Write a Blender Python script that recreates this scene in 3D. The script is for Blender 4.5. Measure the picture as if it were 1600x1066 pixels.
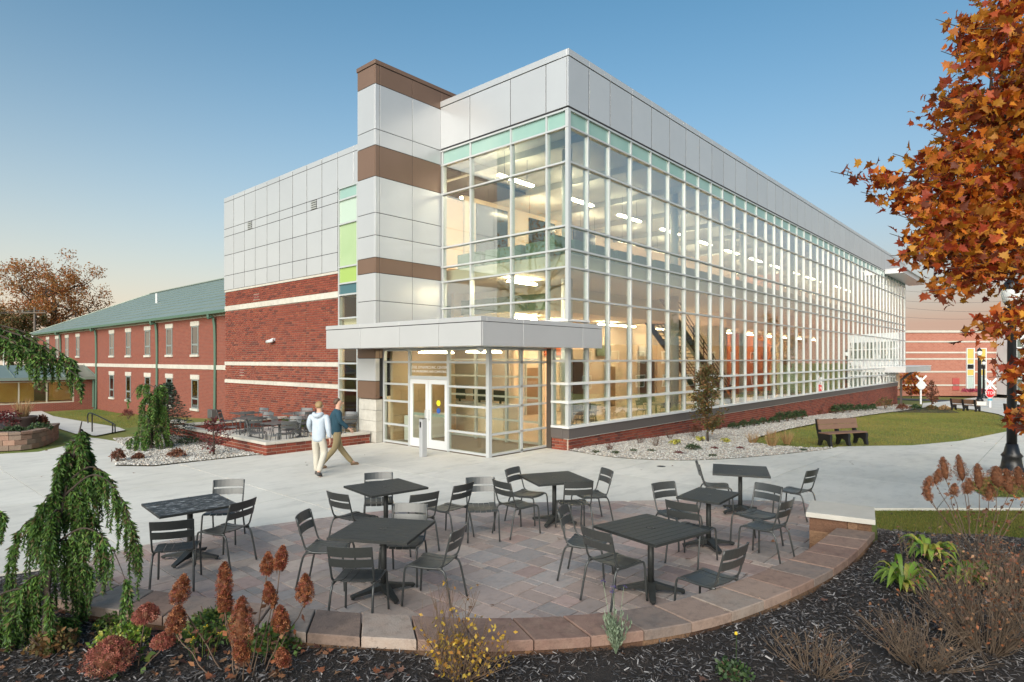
import bpy, bmesh, math, random
import numpy as np
from mathutils import Vector, Matrix, Quaternion
random.seed(7); rng = np.random.default_rng(11)
S = bpy.context.scene
for o in list(bpy.data.objects): bpy.data.objects.remove(o)
COL = S.collection
R_ = math.radians

# ------------------------------------------------------------------ camera
# world axes follow the new hall: its glass corner is the origin, the long facade runs along +X,
# the entrance side along +Y.
CAMX, CAMY, CAMZ = -14.59, -10.81, 2.70
FOC, UC, VC = 951.0, 800.0, 562.0           # photograph's focal length / principal column / horizon row
DX, DY = 0.745590, 0.666405                  # view direction
cam_d = bpy.data.cameras.new('camera'); cam = bpy.data.objects.new('camera', cam_d); COL.objects.link(cam)
cam.location = (CAMX, CAMY, CAMZ)
cam.rotation_euler = (R_(90), 0, math.atan2(DY, DX) - R_(90))
cam_d.sensor_width = 36; cam_d.lens = 36 * FOC / 1600
cam_d.shift_y = (VC - 533) / 1600
cam_d.clip_end = 3000; cam_d.clip_start = 0.05
S.camera = cam

# ------------------------------------------------------------------ sky, sun, exposure
W = bpy.data.worlds.new('World'); S.world = W; W.use_nodes = True
nt = W.node_tree; nt.nodes.clear()
SUN_AZ = 205.0      # degrees, direction the light comes from, measured from +X counter-clockwise
SUN_EL = 22.0
out = nt.nodes.new('ShaderNodeOutputWorld'); bg = nt.nodes.new('ShaderNodeBackground')
sky = nt.nodes.new('ShaderNodeTexSky'); sky.sky_type = 'NISHITA'; sky.sun_disc = False
sky.sun_elevation = R_(SUN_EL); sky.sun_rotation = R_(90 - SUN_AZ); sky.air_density = 1.0; sky.dust_density = 0.5; sky.ozone_density = 3.0
# after-sunset glow: a warm belt hugging the whole horizon, warmer towards +X
tc = nt.nodes.new('ShaderNodeTexCoord'); sep = nt.nodes.new('ShaderNodeSeparateXYZ'); nt.links.new(tc.outputs['Generated'], sep.inputs[0])
def wm(op, a, b=None, clamp=False):
    n = nt.nodes.new('ShaderNodeMath'); n.operation = op; n.use_clamp = clamp
    for i, s in enumerate((a, b)):
        if s is None: continue
        if isinstance(s, (int, float)): n.inputs[i].default_value = s
        else: nt.links.new(s, n.inputs[i])
    return n.outputs[0]
ab = wm('ABSOLUTE', sep.outputs['Z'])
band = wm('POWER', wm('SUBTRACT', 1.0, ab, True), 4.4)
az = wm('ADD', wm('MULTIPLY', wm('SUBTRACT', wm('MULTIPLY', sep.outputs['X'], 0.88), wm('MULTIPLY', sep.outputs['Y'], 0.47)), 0.5), 0.5, True)
az = wm('POWER', az, 2.5)
mixc = nt.nodes.new('ShaderNodeMix'); mixc.data_type = 'RGBA'
nt.links.new(az, mixc.inputs[0]); mixc.inputs[6].default_value = (5.3, 4.4, 3.4, 1); mixc.inputs[7].default_value = (3.3, 2.0, 1.5, 1)
tint = nt.nodes.new('ShaderNodeMix'); tint.data_type = 'RGBA'; tint.blend_type = 'MULTIPLY'; tint.inputs[0].default_value = 1.0
nt.links.new(sky.outputs[0], tint.inputs[6]); tint.inputs[7].default_value = (0.55, 0.97, 0.93, 1)
mx = nt.nodes.new('ShaderNodeMix'); mx.data_type = 'RGBA'
nt.links.new(wm('MULTIPLY', band, 1.25, True), mx.inputs[0]); nt.links.new(tint.outputs[2], mx.inputs[6]); nt.links.new(mixc.outputs[2], mx.inputs[7])
nt.links.new(mx.outputs[2], bg.inputs[0]); bg.inputs[1].default_value = 0.085
nt.links.new(bg.outputs[0], out.inputs[0])
sd = bpy.data.lights.new('sun', 'SUN'); sun = bpy.data.objects.new('sun', sd); COL.objects.link(sun)
sd.energy = 3.3; sd.angle = R_(60); sd.color = (1.0, 0.91, 0.80)
sv = Vector((math.cos(R_(SUN_AZ)) * math.cos(R_(SUN_EL)), math.sin(R_(SUN_AZ)) * math.cos(R_(SUN_EL)), math.sin(R_(SUN_EL))))
sun.rotation_euler = sv.to_track_quat('Z', 'Y').to_euler(); sun.location = (-30, -20, 40)
vs = S.view_settings; vs.view_transform = 'Standard'; vs.look = 'None'; vs.gamma = 1; vs.exposure = 1.0; vs.use_curve_mapping = False
S.cycles.use_denoising = True; S.cycles.max_bounces = 8; S.cycles.transparent_max_bounces = 24
S.cycles.diffuse_bounces = 4; S.cycles.glossy_bounces = 4; S.cycles.caustics_reflective = False; S.cycles.caustics_refractive = False
S.cycles.sample_clamp_indirect = 12.0

# ------------------------------------------------------------------ terrain and placing helpers
def gz(x, y):
    z = 0.0
    if x > 1: z -= 0.0275 * (min(x, 90) - 1)
    if y > 13: z -= min(1.0, 0.04 * (y - 13))
    return z
AX = (DY, -DX)      # camera's right hand in the world
def at(u, v, z=None):
    """ground point (or point at height z) that the photograph shows at pixel u, v"""
    zz = 0.0 if z is None else z
    for _ in range(60 if z is None else 1):
        d = (CAMZ - zz) * FOC / (v - VC); X = (u - UC) / FOC * d
        x = CAMX + DX * d + AX[0] * X; y = CAMY + DY * d + AX[1] * X
        if z is None: zz = 0.5 * zz + 0.5 * gz(x, y)
    return Vector((x, y, zz))
def ray(u, v, d):
    """point d metres deep along pixel u, v"""
    X = (u - UC) / FOC * d
    return Vector((CAMX + DX * d + AX[0] * X, CAMY + DY * d + AX[1] * X, CAMZ + (VC - v) / FOC * d))
def camdist(p): return (p[0] - CAMX) ** 2 + (p[1] - CAMY) ** 2 + (p[2] - CAMZ) ** 2

# ------------------------------------------------------------------ materials
MATS = {}
def mat(name, c1, c2=None, scale=6.0, rough=0.7, metal=0.0, spec=0.5, bump=0.0, bscale=None, var=0.0, cols=None, detail=5, stretch=None, emit=None, trans=0.0):
    """c1/c2 mixed by noise; cols = extra colours picked at random per object and island; var = random brightness"""
    if name in MATS: return MATS[name]
    m = bpy.data.materials.new(name); m.use_nodes = True; n = m.node_tree.nodes; l = m.node_tree.links
    b = n['Principled BSDF']; b.inputs['Roughness'].default_value = rough; b.inputs['Metallic'].default_value = metal
    b.inputs['Specular IOR Level'].default_value = spec
    geo = n.new('ShaderNodeNewGeometry')
    vec = geo.outputs['Position']
    if stretch:
        mp = n.new('ShaderNodeMapping'); mp.inputs['Scale'].default_value = stretch; l.new(vec, mp.inputs[0]); vec = mp.outputs[0]
    col = None
    rnd = None
    if var or cols:
        oi = n.new('ShaderNodeObjectInfo'); ad = n.new('ShaderNodeMath'); ad.operation = 'ADD'
        l.new(oi.outputs['Random'], ad.inputs[0]); l.new(geo.outputs['Random Per Island'], ad.inputs[1])
        fr = n.new('ShaderNodeMath'); fr.operation = 'FRACT'; l.new(ad.outputs[0], fr.inputs[0]); rnd = fr.outputs[0]
    nz = n.new('ShaderNodeTexNoise'); nz.inputs['Scale'].default_value = scale; nz.inputs['Detail'].default_value = detail; nz.inputs['Roughness'].default_value = 0.62
    l.new(vec, nz.inputs['Vector'])
    rp = n.new('ShaderNodeMapRange'); rp.inputs[1].default_value = 0.3; rp.inputs[2].default_value = 0.7; l.new(nz.outputs[0], rp.inputs[0])
    mx = n.new('ShaderNodeMix'); mx.data_type = 'RGBA'; l.new(rp.outputs[0], mx.inputs[0])
    mx.inputs[7].default_value = (*(c2 or c1), 1)
    if cols:
        cr = n.new('ShaderNodeValToRGB'); cr.color_ramp.interpolation = 'CONSTANT'; el = cr.color_ramp.elements
        cc = [c1] + list(cols)
        while len(el) < len(cc): el.new(0.5)
        for i, c in enumerate(cc): el[i].position = i / len(cc); el[i].color = (*c, 1)
        l.new(rnd, cr.inputs[0]); l.new(cr.outputs[0], mx.inputs[6])
        if c2 is None:
            l.new(cr.outputs[0], mx.inputs[7])
        else:
            rp.inputs[4].default_value = 0.55
    else: mx.inputs[6].default_value = (*c1, 1)
    col = mx.outputs[2]
    if var:
        hs = n.new('ShaderNodeHueSaturation'); mr = n.new('ShaderNodeMapRange'); mr.inputs[3].default_value = 1 - var; mr.inputs[4].default_value = 1 + var
        if cols:
            m2 = n.new('ShaderNodeMath'); m2.operation = 'MULTIPLY'; m2.inputs[1].default_value = 17.3; l.new(rnd, m2.inputs[0])
            f2 = n.new('ShaderNodeMath'); f2.operation = 'FRACT'; l.new(m2.outputs[0], f2.inputs[0]); l.new(f2.outputs[0], mr.inputs[0])
        else: l.new(rnd, mr.inputs[0])
        l.new(mr.outputs[0], hs.inputs['Value']); l.new(col, hs.inputs['Color']); col = hs.outputs[0]
    l.new(col, b.inputs['Base Color'])
    if bump:
        nb = n.new('ShaderNodeTexNoise'); nb.inputs['Scale'].default_value = bscale or scale * 4; nb.inputs['Detail'].default_value = 4; l.new(vec, nb.inputs['Vector'])
        bp = n.new('ShaderNodeBump'); bp.inputs['Strength'].default_value = bump; bp.inputs['Distance'].default_value = 0.02
        l.new(nb.outputs[0], bp.inputs['Height']); l.new(bp.outputs[0], b.inputs['Normal'])
    if trans:
        tr = n.new('ShaderNodeBsdfTranslucent'); l.new(col, tr.inputs[0]); ms = n.new('ShaderNodeMixShader'); ms.inputs[0].default_value = trans
        o = n['Material Output']; l.new(b.outputs[0], ms.inputs[1]); l.new(tr.outputs[0], ms.inputs[2]); l.new(ms.outputs[0], o.inputs[0])
    if emit:
        b.inputs['Emission Color'].default_value = (*emit[0], 1); b.inputs['Emission Strength'].default_value = emit[1]
    MATS[name] = m; return m
def glass(name, tint=(0.90, 0.955, 0.915), base=0.10, top=0.97, power=2.2):
    m = bpy.data.materials.new(name); m.use_nodes = True; n = m.node_tree.nodes; l = m.node_tree.links; n.clear()
    o = n.new('ShaderNodeOutputMaterial'); ms = n.new('ShaderNodeMixShader'); t = n.new('ShaderNodeBsdfTransparent'); gl = n.new('ShaderNodeBsdfGlossy')
    t.inputs[0].default_value = (*tint, 1); gl.inputs['Roughness'].default_value = 0.004; gl.inputs[0].default_value = (0.97, 0.97, 0.98, 1)
    lw = n.new('ShaderNodeLayerWeight'); lw.inputs[0].default_value = 0.5
    pw = n.new('ShaderNodeMath'); pw.operation = 'POWER'; pw.inputs[1].default_value = power; l.new(lw.outputs['Facing'], pw.inputs[0])
    mr = n.new('ShaderNodeMapRange'); mr.inputs[3].default_value = base; mr.inputs[4].default_value = top; l.new(pw.outputs[0], mr.inputs[0])
    l.new(mr.outputs[0], ms.inputs[0]); l.new(t.outputs[0], ms.inputs[1]); l.new(gl.outputs[0], ms.inputs[2]); l.new(ms.outputs[0], o.inputs[0])
    # faint waviness of float glass
    geo = n.new('ShaderNodeNewGeometry'); nb = n.new('ShaderNodeTexNoise'); nb.inputs['Scale'].default_value = 0.9; nb.inputs['Detail'].default_value = 1; l.new(geo.outputs['Position'], nb.inputs['Vector'])
    bp = n.new('ShaderNodeBump'); bp.inputs['Strength'].default_value = 0.05; bp.inputs['Distance'].default_value = 0.05; l.new(nb.outputs[0], bp.inputs['Height']); l.new(bp.outputs[0], gl.inputs['Normal'])
    MATS[name] = m; return m
def brickmat(name, axis, c1, c2, mortar, bw=0.3, bh=0.0915):
    m = bpy.data.materials.new(name); m.use_nodes = True; n = m.node_tree.nodes; l = m.node_tree.links; b = n['Principled BSDF']; b.inputs['Roughness'].default_value = 0.85
    geo = n.new('ShaderNodeNewGeometry'); dt = n.new('ShaderNodeVectorMath'); dt.operation = 'DOT_PRODUCT'; dt.inputs[1].default_value = (axis[0], axis[1], 0); l.new(geo.outputs['Position'], dt.inputs[0])
    sp = n.new('ShaderNodeSeparateXYZ'); l.new(geo.outputs['Position'], sp.inputs[0]); cb = n.new('ShaderNodeCombineXYZ'); l.new(dt.outputs['Value'], cb.inputs[0]); l.new(sp.outputs[2], cb.inputs[1])
    br = n.new('ShaderNodeTexBrick'); br.inputs['Scale'].default_value = 1.0; br.inputs['Brick Width'].default_value = bw; br.inputs['Row Height'].default_value = bh; br.inputs['Mortar Size'].default_value = 0.008
    br.inputs['Color1'].default_value = (*c1, 1); br.inputs['Color2'].default_value = (*c2, 1); br.inputs['Mortar'].default_value = (*mortar, 1); l.new(cb.outputs[0], br.inputs[0])
    l.new(br.outputs['Color'], b.inputs['Base Color'])
    bp = n.new('ShaderNodeBump'); bp.inputs['Strength'].default_value = 0.4; bp.inputs['Distance'].default_value = 0.01; bp.invert = True; l.new(br.outputs['Fac'], bp.inputs['Height']); l.new(bp.outputs[0], b.inputs['Normal'])
    MATS[name] = m; return m

M_conc = mat('concrete', (0.57, 0.545, 0.49), (0.70, 0.67, 0.605), 0.4, 0.85, bump=0.12, bscale=60, var=0.05, detail=9)
def stain(m, scale, lo, stretch=(1, 1, 1)):
    # weathering: blotches that darken the base colour a little
    n = m.node_tree.nodes; l = m.node_tree.links; b = n['Principled BSDF']; src = b.inputs['Base Color'].links[0].from_socket
    g = n.new('ShaderNodeNewGeometry'); mp = n.new('ShaderNodeMapping'); mp.inputs['Scale'].default_value = stretch; l.new(g.outputs['Position'], mp.inputs[0])
    z = n.new('ShaderNodeTexNoise'); z.inputs['Scale'].default_value = scale; z.inputs['Detail'].default_value = 9; z.inputs['Roughness'].default_value = 0.7; l.new(mp.outputs[0], z.inputs['Vector'])
    r = n.new('ShaderNodeMapRange'); r.inputs[1].default_value = 0.48; r.inputs[2].default_value = 0.74; r.inputs[3].default_value = 1.0; r.inputs[4].default_value = lo; l.new(z.outputs[0], r.inputs[0])
    x = n.new('ShaderNodeMix'); x.data_type = 'RGBA'; x.blend_type = 'MULTIPLY'; x.inputs[0].default_value = 1.0; l.new(src, x.inputs[6]); l.new(r.outputs[0], x.inputs[7]); l.new(x.outputs[2], b.inputs['Base Color'])
stain(M_conc, 1.3, 0.78, (1, 2.2, 1))
M_panel = mat('panel', (0.50, 0.51, 0.52), (0.53, 0.54, 0.55), 0.6, 0.34, metal=0.35, var=0.035, bump=0.12, bscale=0.9)
M_panel_d = mat('panel_joint', (0.02, 0.02, 0.022), rough=0.8)
M_brown = mat('panel_brown', (0.17, 0.105, 0.072), (0.19, 0.118, 0.082), 0.8, 0.4, metal=0.2, var=0.04)
M_alu = mat('aluminium', (0.52, 0.54, 0.54), rough=0.4, metal=0.3)
M_white = mat('white_metal', (0.62, 0.63, 0.63), rough=0.4)
M_base = mat('sill_flashing', (0.115, 0.10, 0.095), rough=0.5, metal=0.2)
M_bronze = mat('bronze_column', (0.075, 0.058, 0.047), rough=0.5, metal=0.2)
M_brick = mat('brick', (0.20, 0.043, 0.025), None, 30, 0.85, bump=0.25, bscale=140, var=0.12, cols=[(0.225, 0.052, 0.028), (0.18, 0.039, 0.023), (0.215, 0.048, 0.027), (0.12, 0.03, 0.021), (0.235, 0.06, 0.032), (0.19, 0.043, 0.025)])
M_mortar = mat('mortar', (0.43, 0.34, 0.275), (0.37, 0.29, 0.235), 12, 0.95)
M_lime = mat('limestone', (0.55, 0.52, 0.46), (0.47, 0.44, 0.38), 5, 0.85, bump=0.15, var=0.06)
M_block = mat('stone_block', (0.50, 0.48, 0.43), (0.42, 0.40, 0.35), 7, 0.85, bump=0.2, var=0.09)
M_glass = glass('glass'); M_glass_v = glass('glass_entry', (0.9, 0.93, 0.88), 0.05, 0.8, 4.0)
M_glass_d = glass('glass_dim', (0.5, 0.56, 0.54), 0.10, 0.9, 3.0)
M_spand = mat('spandrel_green', (0.22, 0.37, 0.33), (0.30, 0.44, 0.39), 0.5, 0.12, spec=0.6)
M_spand2 = mat('spandrel_teal', (0.05, 0.13, 0.15), rough=0.15)
M_lime_glass = mat('lime_glass', (0.30, 0.43, 0.11), rough=0.2)
M_char = mat('charcoal_metal', (0.026, 0.028, 0.027), (0.034, 0.036, 0.035), 25, 0.5, spec=0.35, bump=0.05, bscale=300)
M_chair = mat('chair_metal', (0.034, 0.037, 0.036), (0.042, 0.045, 0.044), 25, 0.36, spec=0.7)
M_char2 = mat('grey_metal', (0.085, 0.09, 0.092), rough=0.4, spec=0.5)
M_black = mat('black_paint', (0.012, 0.012, 0.013), rough=0.35)
M_green_roof = mat('green_metal', (0.185, 0.235, 0.20), (0.225, 0.275, 0.235), 0.6, 0.4, metal=0.2)
M_green_trim = mat('green_trim', (0.07, 0.135, 0.095), rough=0.5)
M_paver = mat('paver', (0.33, 0.28, 0.255), (0.43, 0.32, 0.275), 6.0, 0.85, bump=0.25, bscale=90, var=0.16, stretch=(1.3, 3, 1), detail=8,
              cols=[(0.28, 0.262, 0.252), (0.38, 0.30, 0.265), (0.33, 0.275, 0.255), (0.28, 0.268, 0.26), (0.41, 0.345, 0.30), (0.345, 0.245, 0.22)])
M_cap = mat('cap_stone', (0.15, 0.108, 0.088), (0.27, 0.185, 0.14), 7.0, 0.85, bump=0.3, bscale=60, var=0.14, cols=[(0.23, 0.145, 0.112), (0.17, 0.138, 0.122), (0.32, 0.265, 0.225), (0.18, 0.105, 0.082), (0.28, 0.20, 0.16)])
M_wblock = mat('wall_block', (0.16, 0.085, 0.045), (0.06, 0.033, 0.02), 22, 0.95, bump=0.8, bscale=45, var=0.25, cols=[(0.20, 0.115, 0.065), (0.12, 0.06, 0.035)])
M_rblock = mat('retaining_block', (0.22, 0.14, 0.10), (0.30, 0.21, 0.16), 9, 0.95, bump=0.6, bscale=40, var=0.2, cols=[(0.26, 0.15, 0.11), (0.20, 0.15, 0.12)])
stain(M_paver, 9.0, 0.75); stain(M_cap, 12.0, 0.6); stain(M_lime, 3.0, 0.82); stain(M_block, 3.0, 0.82)
M_mulch = mat('mulch_soil', (0.014, 0.0105, 0.009), (0.03, 0.023, 0.019), 18, 0.95, bump=0.8, bscale=70)
M_chip = mat('mulch_chip', (0.035, 0.032, 0.033), None, 4, 0.8, var=0.45, cols=[(0.035, 0.026, 0.021), (0.13, 0.12, 0.118), (0.022, 0.015, 0.012), (0.065, 0.053, 0.047), (0.23, 0.215, 0.21)])
M_grass = mat('lawn', (0.085, 0.165, 0.022), (0.25, 0.195, 0.045), 0.28, 0.95, bump=0.5, bscale=90, detail=5)
M_blade = mat('grass_blade', (0.13, 0.22, 0.028), (0.38, 0.30, 0.08), 0.28, 0.7, var=0.3, cols=[(0.19, 0.19, 0.035), (0.26, 0.21, 0.055), (0.10, 0.15, 0.022), (0.22, 0.22, 0.04)], trans=0.35)
M_gravelb = mat('gravel_bed', (0.30, 0.28, 0.25), (0.40, 0.38, 0.34), 25, 0.9, bump=0.6, bscale=60)
M_stone = mat('gravel_stone', (0.40, 0.38, 0.34), None, 4, 0.85, var=0.3, cols=[(0.48, 0.46, 0.42), (0.30, 0.28, 0.26), (0.42, 0.36, 0.30), (0.52, 0.51, 0.48)])
M_bark = mat('bark', (0.075, 0.055, 0.042), (0.045, 0.033, 0.026), 20, 0.95, bump=0.5)
M_twig = mat('twig', (0.13, 0.085, 0.055), (0.085, 0.055, 0.04), 20, 0.9)
M_twig_g = mat('dry_twig', (0.12, 0.085, 0.055), (0.075, 0.05, 0.035), 20, 0.9)
M_skin = mat('skin', (0.52, 0.31, 0.22), rough=0.55)
M_stain = mat('wood_plank', (0.20, 0.115, 0.075), (0.16, 0.09, 0.06), 3, 0.65, stretch=(1, 1, 14), var=0.05)

# ------------------------------------------------------------------ mesh helpers
class MB:
    def __init__(s): s.v = []; s.f = []
    def add(s, vs, fs):
        o = len(s.v); s.v.extend(tuple(p) for p in vs); s.f.extend(tuple(i + o for i in f) for f in fs); return s
    def box(s, x0, x1, y0, y1, z0, z1):
        return s.add([(x0, y0, z0), (x1, y0, z0), (x1, y1, z0), (x0, y1, z0), (x0, y0, z1), (x1, y0, z1), (x1, y1, z1), (x0, y1, z1)],
                     [(0, 3, 2, 1), (4, 5, 6, 7), (0, 1, 5, 4), (1, 2, 6, 5), (2, 3, 7, 6), (3, 0, 4, 7)])
    def obox(s, c, ax, ay, az):     # centre and three half-axes
        c, ax, ay, az = map(Vector, (c, ax, ay, az)); p = []
        for k in (-1, 1):
            for i, j in ((-1, -1), (1, -1), (1, 1), (-1, 1)): p.append(c + ax * i + ay * j + az * k)
        return s.add(p, [(0, 3, 2, 1), (4, 5, 6, 7), (0, 1, 5, 4), (1, 2, 6, 5), (2, 3, 7, 6), (3, 0, 4, 7)])
    def beam(s, a, b, w, h, up=(0, 0, 1)):
        a, b = Vector(a), Vector(b); d = b - a; L = d.length; d.normalize(); up = Vector(up)
        side = d.cross(up)
        if side.length < 1e-4: side = d.cross(Vector((1, 0, 0)))
        side.normalize(); u2 = side.cross(d)
        return s.obox((a + b) / 2, d * L / 2, side * w / 2, u2 * h / 2)
    def tube(s, pts, r, n=8, cap=True):
        pts = [Vector(p) for p in pts]; k = len(pts); rr = r if isinstance(r, (list, tuple)) else [r] * k
        rings = []; prev = None
        for i, p in enumerate(pts):
            t = (pts[min(i + 1, k - 1)] - pts[max(i - 1, 0)])
            if t.length < 1e-9: t = Vector((0, 0, 1))
            t.normalize()
            if prev is None:
                a = t.orthogonal().normalized()
            else:
                a = prev - t * prev.dot(t)
                a = a.normalized() if a.length > 1e-6 else t.orthogonal().normalized()
            prev = a; b = t.cross(a)
            rings.append([p + (a * math.cos(2 * math.pi * j / n) + b * math.sin(2 * math.pi * j / n)) * rr[i] for j in range(n)])
        vs = [q for rg in rings for q in rg]; fs = []
        for i in range(k - 1):
            for j in range(n):
                j2 = (j + 1) % n; fs.append((i * n + j, i * n + j2, (i + 1) * n + j2, (i + 1) * n + j))
        if cap: fs.append(tuple(range(n - 1, -1, -1))); fs.append(tuple((k - 1) * n + j for j in range(n)))
        return s.add(vs, fs)
    def lathe(s, prof, n=20, c=(0, 0, 0)):
        vs = []; fs = []; k = len(prof)
        for r, z in prof:
            for j in range(n): a = 2 * math.pi * j / n; vs.append((c[0] + r * math.cos(a), c[1] + r * math.sin(a), c[2] + z))
        for i in range(k - 1):
            for j in range(n):
                j2 = (j + 1) % n; fs.append((i * n + j, i * n + j2, (i + 1) * n + j2, (i + 1) * n + j))
        fs.append(tuple(range(n - 1, -1, -1))); fs.append(tuple((k - 1) * n + j for j in range(n)))
        return s.add(vs, fs)
    def prism(s, poly, z0, z1, ch=0.0):      # convex polygon, z may be callables
        n = len(poly); f0 = z0 if callable(z0) else (lambda x, y: z0); f1 = z1 if callable(z1) else (lambda x, y: z1)
        a = sum((poly[i][0] * poly[(i + 1) % n][1] - poly[(i + 1) % n][0] * poly[i][1]) for i in range(n))
        if a < 0: poly = poly[::-1]
        cx = sum(p[0] for p in poly) / n; cy = sum(p[1] for p in poly) / n
        bot = [(x, y, f0(x, y)) for x, y in poly]
        if ch:
            mid = [(x, y, f1(x, y) - ch) for x, y in poly]; top = []
            for x, y in poly:
                d = math.hypot(x - cx, y - cy) or 1; k = max(0, 1 - ch * 1.3 / d); X, Y = cx + (x - cx) * k, cy + (y - cy) * k; top.append((X, Y, f1(X, Y)))
            vs = bot + mid + top; L = 3
        else:
            vs = bot + [(x, y, f1(x, y)) for x, y in poly]; L = 2
        fs = [tuple(range(n - 1, -1, -1)), tuple((L - 1) * n + i for i in range(n))]
        for q in range(L - 1):
            for i in range(n):
                j = (i + 1) % n; fs.append((q * n + i, q * n + j, (q + 1) * n + j, (q + 1) * n + i))
        return s.add(vs, fs)
    def mesh(s, name):
        me = bpy.data.meshes.new(name); me.from_pydata(s.v, [], s.f); me.update(); return me
    def build(s, name, m, parent=None, smooth=False, loc=None):
        me = s.mesh(name)
        if m: me.materials.append(m)
        if smooth: me.polygons.foreach_set('use_smooth', [True] * len(me.polygons))
        o = bpy.data.objects.new(name, me); COL.objects.link(o)
        if parent: o.parent = parent
        if loc: o.location = loc
        return o
def B(*a): return MB().box(*a)
def cboxmesh(sx, sy, sz, c=0.004):
    """box centred at origin with chamfered edges"""
    bm = bmesh.new(); bmesh.ops.create_cube(bm, size=1.0); bmesh.ops.scale(bm, vec=(sx, sy, sz), verts=bm.verts)
    bmesh.ops.bevel(bm, geom=list(bm.edges), offset=c, segments=1, affect='EDGES')
    me = bpy.data.meshes.new('piece'); bm.to_mesh(me); bm.free(); return me
CBX = {}
def cbox(name, x0, x1, y0, y1, z0, z1, m, parent, c=0.004):
    key = (round(x1 - x0, 3), round(y1 - y0, 3), round(z1 - z0, 3), m.name, c)
    if key not in CBX:
        me = cboxmesh(key[0], key[1], key[2], min(c, min(key[:3]) * 0.3)); me.materials.append(m); me.name = name; CBX[key] = me
    o = bpy.data.objects.new(name, CBX[key]); COL.objects.link(o); o.location = ((x0 + x1) / 2, (y0 + y1) / 2, (z0 + z1) / 2)
    if parent: o.parent = parent
    return o
def bpart(name, x0, x1, y0, y1, z0, z1, m, parent=None): return B(x0, x1, y0, y1, z0, z1).build(name, m, parent)
def tag(o, label=None, cat=None, group=None, kind=None):
    if label: o['label'] = label
    if cat: o['category'] = cat
    if group: o['group'] = group
    if kind: o['kind'] = kind
    return o
def thing(name, label, cat, loc=(0, 0, 0), rz=0.0, group=None):
    o = bpy.data.objects.new(name, None); COL.objects.link(o); o.location = loc; o.rotation_euler = (0, 0, rz); o.empty_display_size = 0.2
    return tag(o, label, cat, group)
def dup(o, parent=None, loc=None, rz=None):
    c = o.copy(); COL.objects.link(c); c.parent = parent
    if loc is not None: c.location = loc
    if rz is not None: c.rotation_euler = (0, 0, rz)
    for ch in KIDS.get(o.name) or list(o.children): dup(ch, c)
    return c
KIDS = {}
def inst(name, tv, tf, pos, rot, scale, m, parent=None, smooth=False):
    """many copies of a small template joined into one mesh. tv (k,3), tf faces, pos (N,3), rot (N,3,3), scale (N,) or (N,3)"""
    tv = np.asarray(tv, float); N = len(pos); k = len(tv)
    sc = np.asarray(scale, float)
    if sc.ndim == 1: sc = sc[:, None]
    v = tv[None, :, :] * sc[:, None, :]
    v = np.einsum('nij,nkj->nki', rot, v) + np.asarray(pos)[:, None, :]
    me = bpy.data.meshes.new(name); me.vertices.add(N * k); me.vertices.foreach_set('co', v.reshape(-1).astype(np.float32))
    sizes = np.array([len(f) for f in tf]); flat = np.concatenate([np.array(f) for f in tf]); nl = len(flat); nf = len(tf)
    li = (flat[None, :] + (np.arange(N) * k)[:, None]).reshape(-1)
    starts = np.concatenate([[0], np.cumsum(sizes)[:-1]]); ls = (starts[None, :] + (np.arange(N) * nl)[:, None]).reshape(-1)
    me.loops.add(N * nl); me.loops.foreach_set('vertex_index', li.astype(np.int32))
    me.polygons.add(N * nf); me.polygons.foreach_set('loop_start', ls.astype(np.int32))
    me.update(calc_edges=True); me.validate()
    if m: me.materials.append(m)
    if smooth: me.polygons.foreach_set('use_smooth', [True] * len(me.polygons))
    o = bpy.data.objects.new(name, me); COL.objects.link(o)
    if parent: o.parent = parent
    return o
def randrot(N, tilt=None):
    """uniform random rotations; tilt limits how far local Z leans from up (radians)"""
    az = rng.uniform(0, 2 * np.pi, N); sp = rng.uniform(0, 2 * np.pi, N)
    t = np.arccos(rng.uniform(-1, 1, N)) if tilt is None else rng.uniform(0, 1, N) ** 0.7 * tilt
    return rot_from(az, t, sp)
def rot_from(az, t, sp):
    ca, sa, ct, st, cs, ss = np.cos(az), np.sin(az), np.cos(t), np.sin(t), np.cos(sp), np.sin(sp)
    N = len(az); Z = np.zeros(N); O = np.ones(N)
    Ra = np.stack([np.stack([ca, -sa, Z], -1), np.stack([sa, ca, Z], -1), np.stack([Z, Z, O], -1)], 1)
    Rt = np.stack([np.stack([ct, Z, st], -1), np.stack([Z, O, Z], -1), np.stack([-st, Z, ct], -1)], 1)
    Rs = np.stack([np.stack([cs, -ss, Z], -1), np.stack([ss, cs, Z], -1), np.stack([Z, Z, O], -1)], 1)
    return Ra @ Rt @ Rs
def rot_dir(d, roll=None):
    """rotation whose local Y points along d (N,3)"""
    d = d / np.maximum(np.linalg.norm(d, axis=1, keepdims=True), 1e-9)
    ref = np.where(np.abs(d[:, 2:3]) > 0.95, np.array([[1.0, 0, 0]]), np.array([[0, 0, 1.0]]))
    x = np.cross(d, ref); x /= np.linalg.norm(x, axis=1, keepdims=True); z = np.cross(x, d)
    if roll is not None:
        c, s = np.cos(roll)[:, None], np.sin(roll)[:, None]; x, z = x * c + z * s, z * c - x * s
    return np.stack([x, d, z], -1)
LEAF = ([(0, 0, 0), (0.30, 0.42, 0.05), (0, 1, -0.04), (-0.30, 0.42, 0.05)], [(0, 1, 2), (0, 2, 3)])
def clip_half(poly, a, b, c):
    """keep a*x+b*y<=c"""
    r = []; n = len(poly)
    for i in range(n):
        p, q = poly[i], poly[(i + 1) % n]; dp, dq = a * p[0] + b * p[1] - c, a * q[0] + b * q[1] - c
        if dp <= 0: r.append(p)
        if (dp < 0 < dq) or (dq < 0 < dp):
            t = dp / (dp - dq); r.append((p[0] + (q[0] - p[0]) * t, p[1] + (q[1] - p[1]) * t))
    return r
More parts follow.
